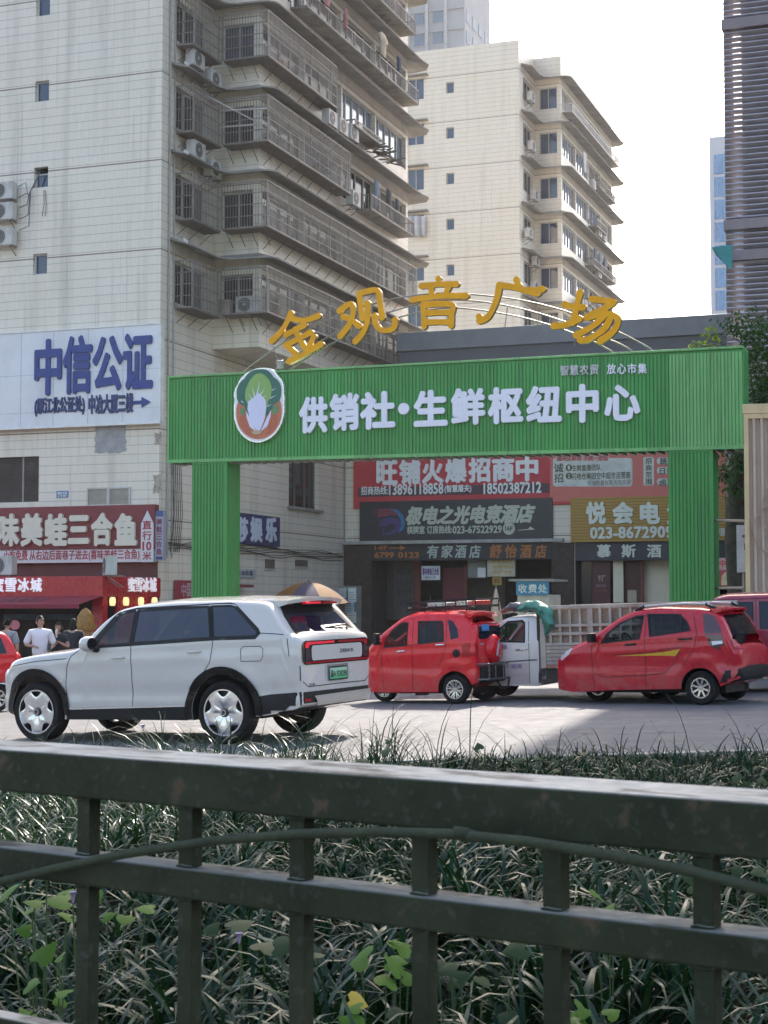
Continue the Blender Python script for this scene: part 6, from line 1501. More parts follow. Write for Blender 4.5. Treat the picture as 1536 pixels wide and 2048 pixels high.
# ------------------------------------------------------------------ tree by the hoarding
def leaf_mat(name, col, tr=.25):
    g = G(name); gi = g.n('ShaderNodeObjectInfo'); c = g.mix(g.noise(1.6, 3), tuple(q*.65 for q in col), tuple(q*1.35 for q in col))
    g.out(c, .55, 0, .18); t = g.n('ShaderNodeBsdfTranslucent'); g.set(t.inputs[0], g.mix(.5, c, (col[0]*2.2, col[1]*2.0, col[2]*.6)))
    k = g.n('ShaderNodeMixShader'); k.inputs[0].default_value = tr; g.nt.links.new(g.b.outputs[0], k.inputs[1]); g.nt.links.new(t.outputs[0], k.inputs[2]); g.nt.links.new(k.outputs[0], g.nt.nodes['Material Output'].inputs[0]); return g.m
LEAF = leaf_mat('tree leaf', (.035, .085, .03), .35); BARK = M('dark bark', (.075, .06, .05), .95, var=.4, vs=5, bump=.8, bs=14)
TR = at(1470, 1000, 39.0); tx, ty = TR.x, TR.y; g0 = gz(tx)
t = thing('street_tree', 'dark broad-leaved tree at the right edge behind the gateway end', 'tree', (tx, ty, g0))
r = random.Random(4); m = MB()
m.tube([(0,0,0), (.05,.02,1.5), (-.02,.05,3.0), (.06,0,4.6), (.2,.1,6.2)], [.27,.24,.23,.20,.14], 12)
LB_ = []
for i in range(11):
    h = r.uniform(3.6, 6.2); a = r.uniform(0, 6.28) if h > 5.2 else r.uniform(-1.3, 1.3); L = r.uniform(1.0, 2.1); e = Vector((.05+math.cos(a)*L, math.sin(a)*L, h + r.uniform(.5, 1.5))); mid = Vector((.05+math.cos(a)*L*.45, math.sin(a)*L*.45, h+.25))
    m.tube([(.03, 0, h-.3), mid, e], [.09, .06, .025], 7); LB_.append(e); LB_.append(mid.lerp(e, .6))
m.build('trunk', BARK, t, smooth=50)
def leaf(m, p, d, up, L, W):
    d = d.normalized(); s_ = d.cross(up).normalized(); n = s_.cross(d)
    a = p; b = p + d*L*.45 + s_*W/2 - n*L*.02; c = p + d*L - n*L*.18; e = p + d*L*.45 - s_*W/2 - n*L*.02; q = p + d*L*.5 + n*L*.05
    m.add([a, b, c, e, q], [(0, 1, 4), (1, 2, 4), (2, 3, 4), (3, 0, 4)])
m = MB()
cl = [(e, r.uniform(.35, .75)) for e in LB_ if e.x > -.35 or e.z > 5.9]
for _ in range(26):
    a = r.uniform(0, 6.28); rad = r.uniform(.3, 1.8); zq = r.uniform(4.3, 7.6); cl.append((Vector((.1+(math.cos(a) if zq > 6.0 else abs(math.cos(a)))*rad, math.sin(a)*rad, zq)), r.uniform(.3, .6)))
for (x, y, d) in ((1470, 650, 38.0), (1500, 668, 37.5), (1520, 640, 38), (1450, 700, 37.3), (1478, 704, 35.5), (1480, 930, 38), (1455, 945, 37.2), (1500, 900, 38), (1470, 980, 38), (1520, 700, 38), (1530, 660, 37)):
    q = at(x, y, d); cl.append((q - Vector((tx, ty, g0)), .26 if x < 1420 or 900 < y else .34))
cl = [(c, rad) for c, rad in cl if not (c.x < -.30 and c.z > 4.5)]
for c, rad in cl:
    for k in range(int(70 + 160*rad)):
        q = c + Vector((r.gauss(0, 1), r.gauss(0, 1), r.gauss(0, .75)))*rad*.55
        d = Vector((r.gauss(0, 1), r.gauss(0, 1), r.uniform(-1.2, .3))); leaf(m, q, d, Vector((r.gauss(0, .3), r.gauss(0, .3), 1)), r.uniform(.10, .19), r.uniform(.05, .09))
m.build('crown', LEAF, t, smooth=80)
SUNLF = leaf_mat('leaf with painted sunlight', (.20, .30, .045), .45); m = MB()  # sunlight put into the leaf colour; the tuft stands in the tower's shadow
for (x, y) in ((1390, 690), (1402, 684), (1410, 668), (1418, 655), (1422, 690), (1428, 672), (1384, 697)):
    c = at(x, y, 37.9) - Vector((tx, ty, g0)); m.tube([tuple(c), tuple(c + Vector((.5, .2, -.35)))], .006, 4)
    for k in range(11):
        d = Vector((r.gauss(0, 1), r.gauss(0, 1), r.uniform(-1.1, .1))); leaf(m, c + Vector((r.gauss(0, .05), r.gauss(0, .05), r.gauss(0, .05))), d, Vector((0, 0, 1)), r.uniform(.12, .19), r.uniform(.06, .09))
m.build('sun_painted_shoots', SUNLF, t, smooth=80)

# ------------------------------------------------------------------ toll booth, umbrella, notice boxes
bo = thing('toll_booth', 'toll booth with a blue sign under a flat grey roof before the hall entrance', 'booth', (0,0,0), FP.rz())
q = at(1035, 1200, 47); bo.location = (q.x, q.y, gz(q.x)+.12); z0 = bo.location.z
k = 47/FPX*1.03; bw = 62*k
m = MB(); m.box(0, bw, 0, 1.4, 0, 1.7 - z0 + (HOR-1190)*k); m.build('wall', M('cream booth wall', (.50, .49, .42), .6, dirt=(.3, .27, .2)), bo)
m = MB(); m.box(-.22, bw+.2, -.15, 1.5, 1.7-z0+(HOR-1164)*k, 1.7-z0+(HOR-1160)*k); m.build('roof', M('grey booth roof', (.25, .26, .25), .6), bo)
zt, zl = 1.7-z0+(HOR-1165)*k, 1.7-z0+(HOR-1191)*k
m = MB(); m.box(-.02, bw+.02, -.08, -.002, zl, zt); s_ = m.build('sign_panel', M('toll blue', (.03, .20, .36), .45, var=.05), bo)
mb = MB()
for i, ch in enumerate('收费处'): lettering(mb, ch, .05+i*.29, .30+i*.29, zl+.06, zt-.07, -.081, .006, .02)
mb.build('lettering', M('pale toll letters', (.62, .66, .62), .5), s_)
m = MB(); m.box(.40, .75, -.03, -.002, .7, 1.25); m.build('window', GLD, bo)
um = thing('parasol', 'large orange and violet street parasol behind the white car roof', 'parasol', (0,0,0))
q = at(617, 1163, 54.5); um.location = (q.x, q.y, gz(q.x)+.12); h = q.z - um.location.z; ORU = M('orange parasol cloth', (.17, .075, .012), .8, var=.1); VIU = M('violet parasol cloth', (.045, .042, .085), .8, var=.15)
n = 8
for i in range(n):
    m = MB(); vs = []; 
    for j in range(7):
        rr_ = 1.47*j/6; hh = h - .70*(j/6)**1.7
        for k2 in range(5):
            a = 2*math.pi*(i + k2/4)/n + .35; sag = .04*math.sin(math.pi*k2/4)*(j/6); vs.append((rr_*math.cos(a)*(1-sag), rr_*math.sin(a)*(1-sag), hh - sag))
    m.add(vs, [(j*5+k2, j*5+k2+1, j*5+k2+6, j*5+k2+5) for j in range(6) for k2 in range(4)]); m.build('canopy_panel', ORU if i % 2 == 0 else VIU, um, smooth=60)
m = MB(); m.tube([(0,0,0), (0,0,h+.05)], .025, 8); m.build('pole', STL, um)
for i in range(8):
    m = MB(); a = 2*math.pi*i/n+.35; m.tube([(0,0,h-.02), (1.47*math.cos(a), 1.47*math.sin(a), h-.71)], .008, 5); m.build('rib', STL, um)
for j, (x0, y0, x1, y1, lab) in enumerate(((677, 1176, 693, 1196, 'small framed notice with a blue logo right of the parasol'), (696, 1176, 713, 1204, 'pale blank notice sheet above the other notices right of the parasol'), (690, 1204, 709, 1226, 'bluish printed notice sheet right of the parasol'), (694, 1224, 713, 1245, 'lowest white notice sheet right of the parasol'))):
    q = at(x0, y1, 55); q1 = at(x1, y0, 55); t = thing('notice', lab, 'notice', q, FB.rz()); mt = (M('faded notice', (.33, .35, .33), .6, var=.3, vs=4), M('pale notice', (.46, .49, .45), .6), M('blue notice', (.30, .42, .52), .6, var=.3, vs=5), M('white notice', (.50, .52, .48), .6))[j]
    MB().box(0, q1.x-q.x, 0, .03, 0, q1.z-q.z).build('panel', mt, t); m = MB()
    for i in range(4): m.box(.04, (q1.x-q.x)*(.9 - .2*(i % 2)), -.004, -.001, .06+i*.08, .09+i*.08)
    m.build('print', M('dim notice print', (.20, .22, .28), .6), t)
nb = MB(); q = at(690, 1250, 55.1); nb.box(-.25, .45, .05, .35, -1.0, 1.3); o = nb.build('notice_cabinet', M('dull green grey cabinet', (.14, .15, .14), .6, var=.2), None); o.location = q; o.rotation_euler = (0, 0, FB.rz()); tag(o, 'grey street cabinet carrying pasted notices, right of the parasol', 'cabinet')
pl = thing('potted_plant', 'bushy potted plant left of the toll booth', 'plant', (0,0,0)); q = at(1018, 1200, 46); pl.location = (q.x, q.y, gz(q.x)+.12)
MB().lathe([(0,0),(.16,0),(.22,.35),(.19,.36),(.18,.3),(0,.3)], 16).build('pot', M('brown pot', (.14, .07, .04), .7), pl, smooth=40)
m = MB(); r = random.Random(9)
for i in range(90):
    d = Vector((r.gauss(0, 1), r.gauss(0, 1), r.uniform(.3, 1.6))); leaf(m, Vector((0,0,.35)) + d*.12, d, Vector((0,0,1)), r.uniform(.4, .8), .06)
m.build('foliage', LEAF, pl)
fu = thing('folded_parasol', 'pale folded parasol leaning beside the toll booth', 'parasol', (0,0,0)); q = at(992, 1200, 50); fu.location = (q.x, q.y, gz(q.x)+.12)
MB().lathe([(.28,.2),(.24,.7),(.13,1.5),(.03,2.0)], 14).build('canopy', M('beige folded cloth', (.40, .33, .25), .8), fu, smooth=50); MB().tube([(0,0,0),(0,0,2.1)], .02).build('pole', STL, fu)

# ------------------------------------------------------------------ air conditioners
ACW = M('aged white casing', (.52, .505, .47), .55, var=.1, dirt=(.25, .2, .15), dv=.6); ACD = M('dark fan grille', (.045, .045, .048), .6)
def make_ac(label, loc, rz):
    t = thing('air_conditioner', label, 'air conditioner', loc, rz, 'outdoor air conditioner units on the facades')
    MB().box(0, .82, 0, .30, 0, .56).build('case', ACW, t, bevel=.012)
    m = MB(); m.lathe([(0, -.012), (.235, -.012), (.235, -.001)], 28, 'Y', (.33, 0, .28)); f = m.build('fan_grille', ACD, t)
    m = MB()
    for r_ in (.06, .12, .18, .23): m.lathe([(r_-.005, -.016), (r_+.005, -.016)], 24, 'Y', (.33, 0, .28))
    m.lathe([(0, -.020), (.05, -.020), (.05, -.012)], 16, 'Y', (.33, 0, .28)); m.build('grille_rings', ACW, f)
    m = MB(); m.beam((.1, .02, -.02), (.1, .5, -.02), .03); m.beam((.72, .02, -.02), (.72, .5, -.02), .03); m.beam((.1, .03, -.03), (.1, .5, -.35), .025); m.beam((.72, .03, -.03), (.72, .5, -.35), .025); m.build('bracket', BAR, t)
    return t
AC0 = None
def ac(label, loc, rz):
    global AC0
    if AC0 is None: AC0 = make_ac(label, loc, rz); return AC0
    return dup(AC0, loc, rz, label)
for (x, y, pos) in ((-20, 400, 'topmost'), (-20, 441, 'middle one'), (-20, 492, 'lowest')):
    u, z = FB.front(x, y, -.42); ac('white air conditioner on the blank tiled wall, %s of its stack of three' % pos, FB.w(u, -.42, z), FB.rz())
for (x, y, v, lab) in ((-24, 1150, SF+.3, 'white air conditioner on the shop roof at the left edge'), (205, 1151, SF+.4, 'grey air conditioner on the shop roof near its corner')):
    u, z = FB.front(x, y, v); ac(lab, FB.w(u, v, z), FB.rz() + (R(-52) if x > 0 else 0))
def fac(k, v, u, dz, lab, F=FB, ang=90): ac(lab, F.w(u, v, F.o.z*0 + ZF[k] + dz), F.rz() + R(ang))
# seen end-on from the street they face out of the side wall (x axis along v)
fac(3, 1.2, .50, .55, 'air conditioner below the topmost narrow corner cage of the near block'); fac(3, 2.5, .50, .25, 'air conditioner hung at the inner corner under the topmost corner cage')
fac(2, 1.3, .50, .40, 'air conditioner with a dark fan under the second highest corner cage'); fac(2, 2.55, .50, .10, 'second air conditioner right of the one under the second corner cage')
fac(3, 8.6, BU+.52, .50, 'leftmost of three air conditioners in a row under the upper barred balcony'); fac(3, 9.7, BU+.52, .50, 'middle of three air conditioners in a row under the upper barred balcony'); fac(3, 10.8, BU+.52, .55, 'rightmost of three air conditioners in a row under the upper barred balcony')
fac(2, 11.0, BU+.52, .95, 'air conditioner at the end of the long cage, left of the hanging jeans'); fac(5, 15.0, BU+.52, 1.2, 'air conditioner high up at the far end of the near block, top of the picture')
u_, z_ = .9, 0
ac('old air conditioner standing inside the lowest wide cage, facing the street', FB.w(1.05, 3.25, ZF[0]+1.26), FB.rz())
for (k, v, u, dz, lab) in ((7, 1.2, .5, 1.2, 'uppermost'), (6, 1.3, .5, 1.0, 'second'), (5, 1.9, .5, .9, 'third'), (4, .5, .5, 1.1, 'fourth'), (4, 2.1, .5, -.3, 'fifth'), (3, 1.8, .5, .9, 'sixth')):
    ac('%s air conditioner from the top in the recess of the yellow block' % lab, FM.w(u, v, ZF[k]+dz), FM.rz()+R(90))
for (k, v, lab) in ((5, 12.2, 'on the second enclosed floor'), (5, 13.6, 'beside it towards the corner'), (4, 12.0, 'under the wavy canopy'), (3, 6.6, 'leftmost low down'), (3, 7.8, 'next to the leftmost low down'), (3, 9.0, 'third from the left low down'), (6, 10.5, 'below the upper railing')):
    ac('small far air conditioner on the yellow block balconies, %s' % lab, FM.w(BU+.5, v, ZF[k]+.7), FM.rz()+R(90))
m = MB(); r = random.Random(2)
for k in range(5):
    u0, z0 = FB.front(44, 372+k*22, -.25); u1, z1 = FB.front(80, 345, -.02); u2, z2 = FB.front(48+k, 480, -.2)
    m.tube([(u0-.12, -.25, z0), (u0+.10+.03*k, -.2, z0+.12), (u0+.16+.02*k, -.14, 14.95+.04*k), (u0+.34, -.08, 15.25+.03*k), (u1, -.03, z1-.05+.02*k)], .016, 6)
u0, z0 = FB.front(88, 380, -.02); 
for k in range(2): m.tube([(u0+.05*k, -.03, z0), (u0+.02+.08*k, -.04, z0-.45), (u0-.05+.12*k, -.03, z0-.85)], .010, 5)
m.build('refrigerant_lines', M('grey black pipe wrap', (.12, .12, .12), .7), BLK)

# ------------------------------------------------------------------ laundry and balcony odds and ends
def garment(name, label, loc, rz, poly, mat, group=None, d=.06, cat='laundry'):
    m = MB(); n = len(poly); cx = sum(p[0] for p in poly)/n; cz = sum(p[1] for p in poly)/n
    rg = [([(cx+(x-cx)*s, cz+(z-cz)*s) for x, z in poly], dd) for s, dd in ((1, 0), (.9, -d*.6), (.5, -d))]
    vs = []
    for P, dd in rg: vs += [(x, dd + .02*math.sin(x*16+z*2), z) for x, z in P]
    for P, dd in rg[1:]: vs += [(x, -dd + .02*math.sin(x*14), z) for x, z in P]
    fs = []
    for a, b in ((0, 1), (1, 2), (0, 3), (3, 4)): fs += [(a*n+i, a*n+(i+1) % n, b*n+(i+1) % n, b*n+i) for i in range(n)]
    fs += [tuple(2*n+i for i in range(n)), tuple(4*n+i for i in range(n))]
    m.add(vs, fs); o = m.build(name, mat, None, smooth=70); o.location = loc; o.rotation_euler = (0, 0, rz); return tag(o, label, cat, group)
shirt = [(-.16,0),(.16,0),(.42,-.12),(.36,-.32),(.24,-.26),(.25,-.75),(-.25,-.75),(-.24,-.26),(-.36,-.32),(-.42,-.12)]; jean = [(-.2,0),(.2,0),(.27,-1.0),(.10,-1.0),(.01,-.3),(-.10,-1.0),(-.27,-1.0)]; cloth = [(-.22,0),(.22,0),(.24,-.8),(-.2,-.85)]; strip_ = [(-.09,0),(.09,0),(.08,-.6),(-.07,-.55)]
def side_g(F, k, v, u, dz, P, mat, lab, ang=90, nm='garment', s=1.0): return garment(nm, lab, F.w(u, v, ZF[k]+dz), F.rz()+R(ang), [(x*s, z*s) for x, z in P], mat)
fc = lambda n, c: M(n, c, .85, var=.15)
side_g(FB, 4, 13.5, 2.5, 2.55, shirt, fc('cream shirt cloth', (.52, .47, .36)), 'cream T-shirt hanging at the upper balcony of the near block', s=1.2)
side_g(FB, 2, 13.6, 2.2, 2.45, jean, fc('faded denim', (.16, .23, .30)), 'pale blue jeans hanging on the open balcony of the near block', s=1.15)
side_g(FB, 2, 15.0, 2.2, 2.45, cloth, fc('charcoal cloth', (.05, .055, .065)), 'charcoal trousers hanging right of the pale jeans', s=1.15); side_g(FB, 2, 16.0, 2.2, 2.3, jean, fc('dark denim', (.05, .06, .08)), 'dark trousers hanging rightmost on the open balcony')
side_g(FB, 4, 7.8, 2.45, 2.5, cloth, fc('pink cloth', (.52, .22, .28)), 'pink cloth hanging from the top railing, left of the other pink one'); side_g(FB, 4, 9.6, 2.45, 2.2, strip_, fc('pink towel', (.50, .18, .22)), 'narrow pink towel hanging on the top railing', s=1.3)
side_g(FB, 4, 16.2, 2.2, 2.5, cloth, fc('navy cloth', (.04, .06, .12)), 'navy cloth hanging at the far end of the upper balcony'); side_g(FB, 5, 12.5, 2.3, 2.0, strip_, fc('white towel', (.5, .5, .5)), 'white towel near the top of the picture on the near block', s=1.3)
side_g(FB, 0, 5.9, 1.95, 2.4, strip_, fc('white cloth', (.52, .50, .48)), 'white cloth behind the bars of the lowest long cage'); side_g(FB, 0, 6.4, 1.95, 2.35, strip_, fc('striped cloth', (.42, .30, .28)), 'pinkish cloth behind the bars of the lowest long cage'); side_g(FB, 1, 13.8, 2.0, 2.5, cloth, fc('teal cloth strip', (.20, .34, .34)), 'pale teal cloth behind the bars at the far end of the second cage')
side_g(FB, 2, 9.6, 2.05, 2.0, cloth, fc('pale blue cloth', (.40, .46, .52)), 'pale blue cloth at the end of the third cage')
for i in range(5):
    u, z = FM.front(819+i*7, 432, -.35); garment('garment', 'white and grey laundry hanging in a row at the left windows of the yellow block', FM.w(u, -.35, z), FM.rz(), [(x*1.5, z_*2.2) for x, z_ in strip_], fc('laundry white %d' % (i % 2), ((.5,.5,.5),(.30,.31,.34))[i % 2]), 'white laundry in a row on the yellow block')
for k, v, c, lab in ((6, 8.0, (.5,.5,.5), 'white'), (4, 11.0, (.05,.08,.12), 'dark blue'), (4, 12.5, (.16,.20,.22), 'grey'), (4, 14.0, (.10,.10,.12), 'black'), (3, 13.2, (.28,.14,.13), 'brick red'), (2, 12.2, (.35,.3,.15), 'mustard')):
    side_g(FM, k, v, 2.2, 2.4, cloth, fc('far cloth %s' % lab, c), '%s cloth hanging on a balcony of the yellow block' % lab, s=1.6)
# plants and pots behind the bars
PM = M('balcony leaf', (.05, .10, .035), .6, var=.3)
r = random.Random(12)
for k, v, u, lab in ((2, 4.2, 1.95, 'small green pot plant in the corner of the third cage'), (1, 8.0, 1.95, 'leafy pot plant behind the bars in the middle of the second cage'), (1, 9.4, 1.95, 'pot plant next to the leafy one in the second cage'), (2, 8.2, 1.95, 'trailing pot plant at the right end of the third cage')):
    t = thing('balcony_plant', lab, 'plant', FB.w(u, v, ZF[k]+1.22)); MB().lathe([(0,0),(.09,0),(.12,.2),(.1,.2),(0,.17)], 12).build('pot', M('clay pot', (.28,.12,.07), .8), t, smooth=40); m = MB()
    for i in range(60):
        d = Vector((r.gauss(0,1), r.gauss(0,1), r.uniform(-.3,1.5))); leaf(m, Vector((0,0,.25))+d*.1, d, Vector((0,0,1)), r.uniform(.15,.35), .06)
    m.build('foliage', PM, t)
u_ = thing('bucket', 'pinkish plastic drum standing in the lowest wide cage', 'bucket', FB.w(.62, 3.4, ZF[0]+1.22)); MB().lathe([(0,0),(.22,0),(.25,.5),(.26,.52),(.23,.52),(.2,.05)], 18).build('body', M('pinkish plastic', (.42, .33, .30), .6), u_, smooth=40)
m = MB(); m.beam((.30, 1.8, ZF[2]+2.7), (1.9, 3.0, ZF[2]+1.85), .035); m.beam((.62, 3.0, ZF[2]+2.35), (2.28, 3.02, ZF[2]+2.25), .05, .05); m.beam((.62, 3.0, ZF[2]+1.8), (2.28, 3.02, ZF[2]+1.75), .05, .05); m.build('clothes_pole', M('pale pole', (.45, .42, .38), .5), BLK)
m = MB(); rr_ = random.Random(8)
for i in range(24):
    a = FB.side(1, 1, 1)[0]*0 + 14.5 + rr_.uniform(-1.2, 1.5); m.beam((BU+.1, a, ZF[3]+.9+rr_.uniform(-.2,.2)), (BU+1.0, a+rr_.uniform(-.5,.5), ZF[3]+.75+rr_.uniform(-.2,.25)), .05, .03)
o = m.build('stacked_boards', M('weathered boards', (.22, .17, .13), .85, var=.3), None); o.location = FB.o; o.rotation_euler = (0, 0, FB.rz()); tag(o, 'weathered boards and scrap stacked on the far balcony shelf of the near block', 'boards', kind='thing')

# pots, basins and boxes kept behind the bars
r = random.Random(77); KIND = [('basin', lambda m: m.lathe([(0,0),(.15,0),(.21,.16),(.20,.16),(.14,.02),(0,.02)], 14)), ('storage_box', lambda m: m.box(-.2,.2,-.14,.14,0,.26)), ('pot', lambda m: m.lathe([(0,0),(.1,0),(.14,.24),(.12,.24),(0,.2)], 12)), ('jar', lambda m: m.lathe([(0,0),(.11,0),(.12,.2),(.07,.28),(.07,.34),(0,.34)], 12))]
HUE = [('red', (.36,.05,.05)), ('white', (.55,.54,.52)), ('blue', (.08,.16,.34)), ('teal', (.08,.28,.27)), ('ochre', (.38,.24,.08)), ('pink', (.48,.25,.28))]
ORD = ['lowest', 'second', 'third', 'fourth']
for k, ve in ((0, 15.5), (1, 17.5), (2, 10.2), (3, 8.8)):
    v = 4.4
    for i in range(int((ve-4.4)/1.7)):
        nm, fn = KIND[r.randrange(4)]; hu, c = HUE[(i + k*2) % 6]; m = MB(); fn(m)
        o = m.build(nm, M('plastic '+hu, c, .5, var=.15), None, smooth=40); o.location = FB.w(1.98, v, ZF[k]+1.20); o.rotation_euler = (0, 0, FB.rz()+r.uniform(-.3, .3))
        tag(o, '%s %s, %s from the street behind the bars of the %s long cage' % (hu, nm.replace('_', ' '), ('first','second','third','fourth','fifth','sixth','seventh','eighth','ninth','tenth')[i], ORD[k]), nm.replace('_', ' '), 'pots and boxes behind the balcony bars'); v += 1.7 + r.uniform(-.4, .4)
# ------------------------------------------------------------------ people
def skin_mesh(chains, sub=2):
    """chains: list of (points, radii) joined at shared first points -> one smooth skinned mesh"""
    vs = []; es = []; rs = []; idx = {}
    for pts, rad in chains:
        prev = None
        for p, q in zip(pts, rad):
            key = tuple(round(c, 4) for c in p)
            if key not in idx: idx[key] = len(vs); vs.append(p); rs.append(q)
            i = idx[key]
            if prev is not None and prev != i: es.append((prev, i))
            prev = i
    me = bpy.data.meshes.new('limb'); me.from_pydata(vs, es, []); o = bpy.data.objects.new('limb', me); COL.objects.link(o)
    md = o.modifiers.new('s', 'SKIN'); md.use_smooth_shade = True
    for i, d in enumerate(me.skin_vertices[0].data):
        r_ = rs[i]; d.radius = r_ if isinstance(r_, tuple) else (r_, r_); d.use_root = i == 0
    sd = o.modifiers.new('d', 'SUBSURF'); sd.levels = sub; sd.render_levels = sub
    bpy.context.view_layer.update()
    out = bpy.data.meshes.new_from_object(o.evaluated_get(bpy.context.evaluated_depsgraph_get())); bpy.data.objects.remove(o); bpy.data.meshes.remove(me)
    return out
SKN = M('skin', (.42, .24, .17), .55, var=.08, vs=8); HAIR = M('black hair', (.010, .008, .008), .6, spec=.12)
def person(label, loc, rz, h, top, topm, trousm, hair, armL, armR, head_turn=0.0, lean=0.0, hold=None, sleeve=.5, fem=False):
    """standing figure facing -y; arm = (elbow, hand) offsets for the right/left arm"""
    T = thing('person', label, 'person', loc, rz); k = h/1.72; sh = .185 if not fem else .160
    P = lambda x, y, z: (x*k, y*k, z*k)
    ch = [([P(0,0,.92), P(0,.01,1.08), P(0,0,1.28), P(0,.01,1.40), P(0,.005,1.47), P(0,-.012,1.53)], [(.155*k,.115*k), (.14*k,.105*k), (.165*k,.115*k), (.12*k,.085*k), .055*k, .052*k])]
    for s in (1, -1):
        ch.append(([P(0,0,.92), P(.09*s,0,.86), P(.10*s,-.01,.48), P(.10*s,.01,.09), P(.10*s,-.12,.035)], [(.155*k,.115*k), .095*k, .062*k, .042*k, .036*k]))
        el, ha = (armL if s > 0 else armR)
        sd_ = P(sh*s, .0, 1.385); e = P(*el); hnd = P(*ha); wr = tuple(e[i]+(hnd[i]-e[i])*.86 for i in range(3))
        ch.append(([P(0,.01,1.40), sd_, e, wr], [(.12*k,.085*k), .058*k, .042*k, .028*k]))
    b = skin_mesh(ch); b.materials.append(SKN); link('body', b, T)
    # top and trousers follow the same skeleton, a little fuller
    tc = [([P(0,0,.86), P(0,.01,1.08), P(0,0,1.28), P(0,.01,1.405), P(0,.005,1.475)], [(.19*k,.145*k), (.175*k,.135*k), (.19*k,.14*k), (.13*k,.10*k), .070*k])]
    for s in (1, -1):
        el, ha = (armL if s > 0 else armR); sd_ = P(sh*s, 0, 1.385); e = P(*el); md = tuple(sd_[i]+(e[i]-sd_[i])*min(1, sleeve*2) for i in range(3))
        tc.append(([P(0,.01,1.405), sd_, md], [(.135*k,.10*k), .082*k, .078*k]))
    b = skin_mesh(tc); b.materials.append(topm); link(top, b, T)
    tr_ = [([P(0,0,.93), P(0,0,.90)], [(.172*k,.13*k)]*2)]
    for s in (1, -1): tr_.append(([P(0,0,.90), P(.09*s,0,.84), P(.10*s,-.01,.48), P(.10*s,.01,.10)], [(.172*k,.13*k), .112*k, .080*k, .062*k]))
    b = skin_mesh(tr_); b.materials.append(trousm); link('trousers', b, T)
    m = MB()
    for s in (1, -1): m.cbox(P(.10*s, -.07, .04), (.10*k, .27*k, .075*k))
    m.build('shoes', M('dark shoe', (.04,.04,.045), .6), T, bevel=.025)
    # head
    hd = MB(); N, K = 20, 14; vs = []
    for i in range(K+1):
        ph = math.pi*i/K; z = math.cos(ph); r0 = math.sin(ph)
        for j in range(N):
            a = 2*math.pi*j/N; x = r0*math.cos(a)*.076; y = r0*math.sin(a)*.094; zz = z*.118
            if z < 0: x *= 1 + z*.30; y *= 1 + z*.18
            if y < 0 and abs(x) < .016 and -.45 < z < .15: y -= .020*(1-abs(x)/.016)*(1 - abs(z+.15)/.32 if abs(z+.15) < .32 else 0)     # nose
            if y < 0 and .05 < z < .28 and .015 < abs(x) < .05: y += .007                                                               # eye sockets
            vs.append((x, y, zz))
    hd.add(vs, [(i*N+j, i*N+(j+1) % N, (i+1)*N+(j+1) % N, (i+1)*N+j) for i in range(K) for j in range(N)])
    for s in (1, -1): hd.cbox((.078*s, .012, -.01), (.016, .035, .058))
    Hm = Matrix.Translation(Vector(P(0, -.02, 1.605))) @ Matrix.Rotation(head_turn, 4, 'Z') @ Matrix.Rotation(lean, 4, 'X') @ Matrix.Scale(k, 4)
    def put(mb, name, mat, par=None, **kw):
        mb.v = [tuple(Hm @ Vector(v)) for v in mb.v]; return mb.build(name, mat, par or T, **kw)
    ho = put(hd, 'head', SKN, smooth=60)
    for s in (1, -1):
        e = MB(); e.lathe([(0,-.004),(.011,0),(0,.004)], 10, 'Y', (.030*s, -.083, .018)); put(e, 'eye', M('dark eye', (.02,.015,.012), .3), ho)
        e = MB(); e.cbox((.030*s, -.086, .038), (.034, .006, .007)); put(e, 'eyebrow', HAIR, ho)
    e = MB(); e.cbox((0, -.083, -.058), (.038, .008, .009)); put(e, 'mouth', M('lips', (.30,.10,.09), .5), ho, bevel=.003)
    hr = MB(); vs = []
    for i in range(9):
        ph = math.pi*.5*i/8*1.12; z = math.cos(ph); r0 = math.sin(ph)
        for j in range(N):
            a = 2*math.pi*j/N; back = math.sin(a) > -.35; rr0 = 1.05 + .07*noise.noise(Vector((math.cos(a)*3, math.sin(a)*3, i*.9)))
            zz = z*.132*rr0*.97 if back or i < 6 else .062
            y = r0*math.sin(a)*.098*rr0 + .006; x = r0*math.cos(a)*.082*rr0
            vs.append((x, y, max(zz, -.03) if not (hair == 'long' and back) else zz - (.13 if i == 8 else 0)))
    hr.add(vs, [(i*N+j, i*N+(j+1) % N, (i+1)*N+(j+1) % N, (i+1)*N+j) for i in range(8) for j in range(N)])
    put(hr, 'hair', HAIR, smooth=70)
    # hands: palm, four fingers and a thumb
    for s in (1, -1):
        el, ha = (armL if s > 0 else armR); e, hn = Vector(P(*el)), Vector(P(*ha)); d = (hn-e).normalized(); u = Vector((0,0,1)) if abs(d.z) < .8 else Vector((0,-1,0)); sdv = d.cross(u).normalized(); n = sdv.cross(d)
        w0 = e + (hn-e)*.84; pm = hn + d*.035
        hc = [([w0, hn, pm], [.024*k, (.034*k,.018*k), (.036*k,.016*k)])]
        for f, (o, L) in enumerate(((-.028,.062),(-.010,.072),(.009,.068),(.026,.052))):
            b0 = pm + sdv*o*k; hc.append(([pm, b0 + d*.008, b0 + d*L*.5*k - n*.008, b0 + d*L*.8*k - n*.035*k], [(.036*k,.016*k), .0095*k, .0085*k, .007*k]))
        hc.append(([hn, hn - sdv*.036*k + d*.005, hn - sdv*.048*k + d*.04*k - n*.015], [(.034*k,.018*k), .011*k, .008*k]))
        b = skin_mesh(hc, 1); b.materials.append(SKN); link('hand', b, T)
    return T
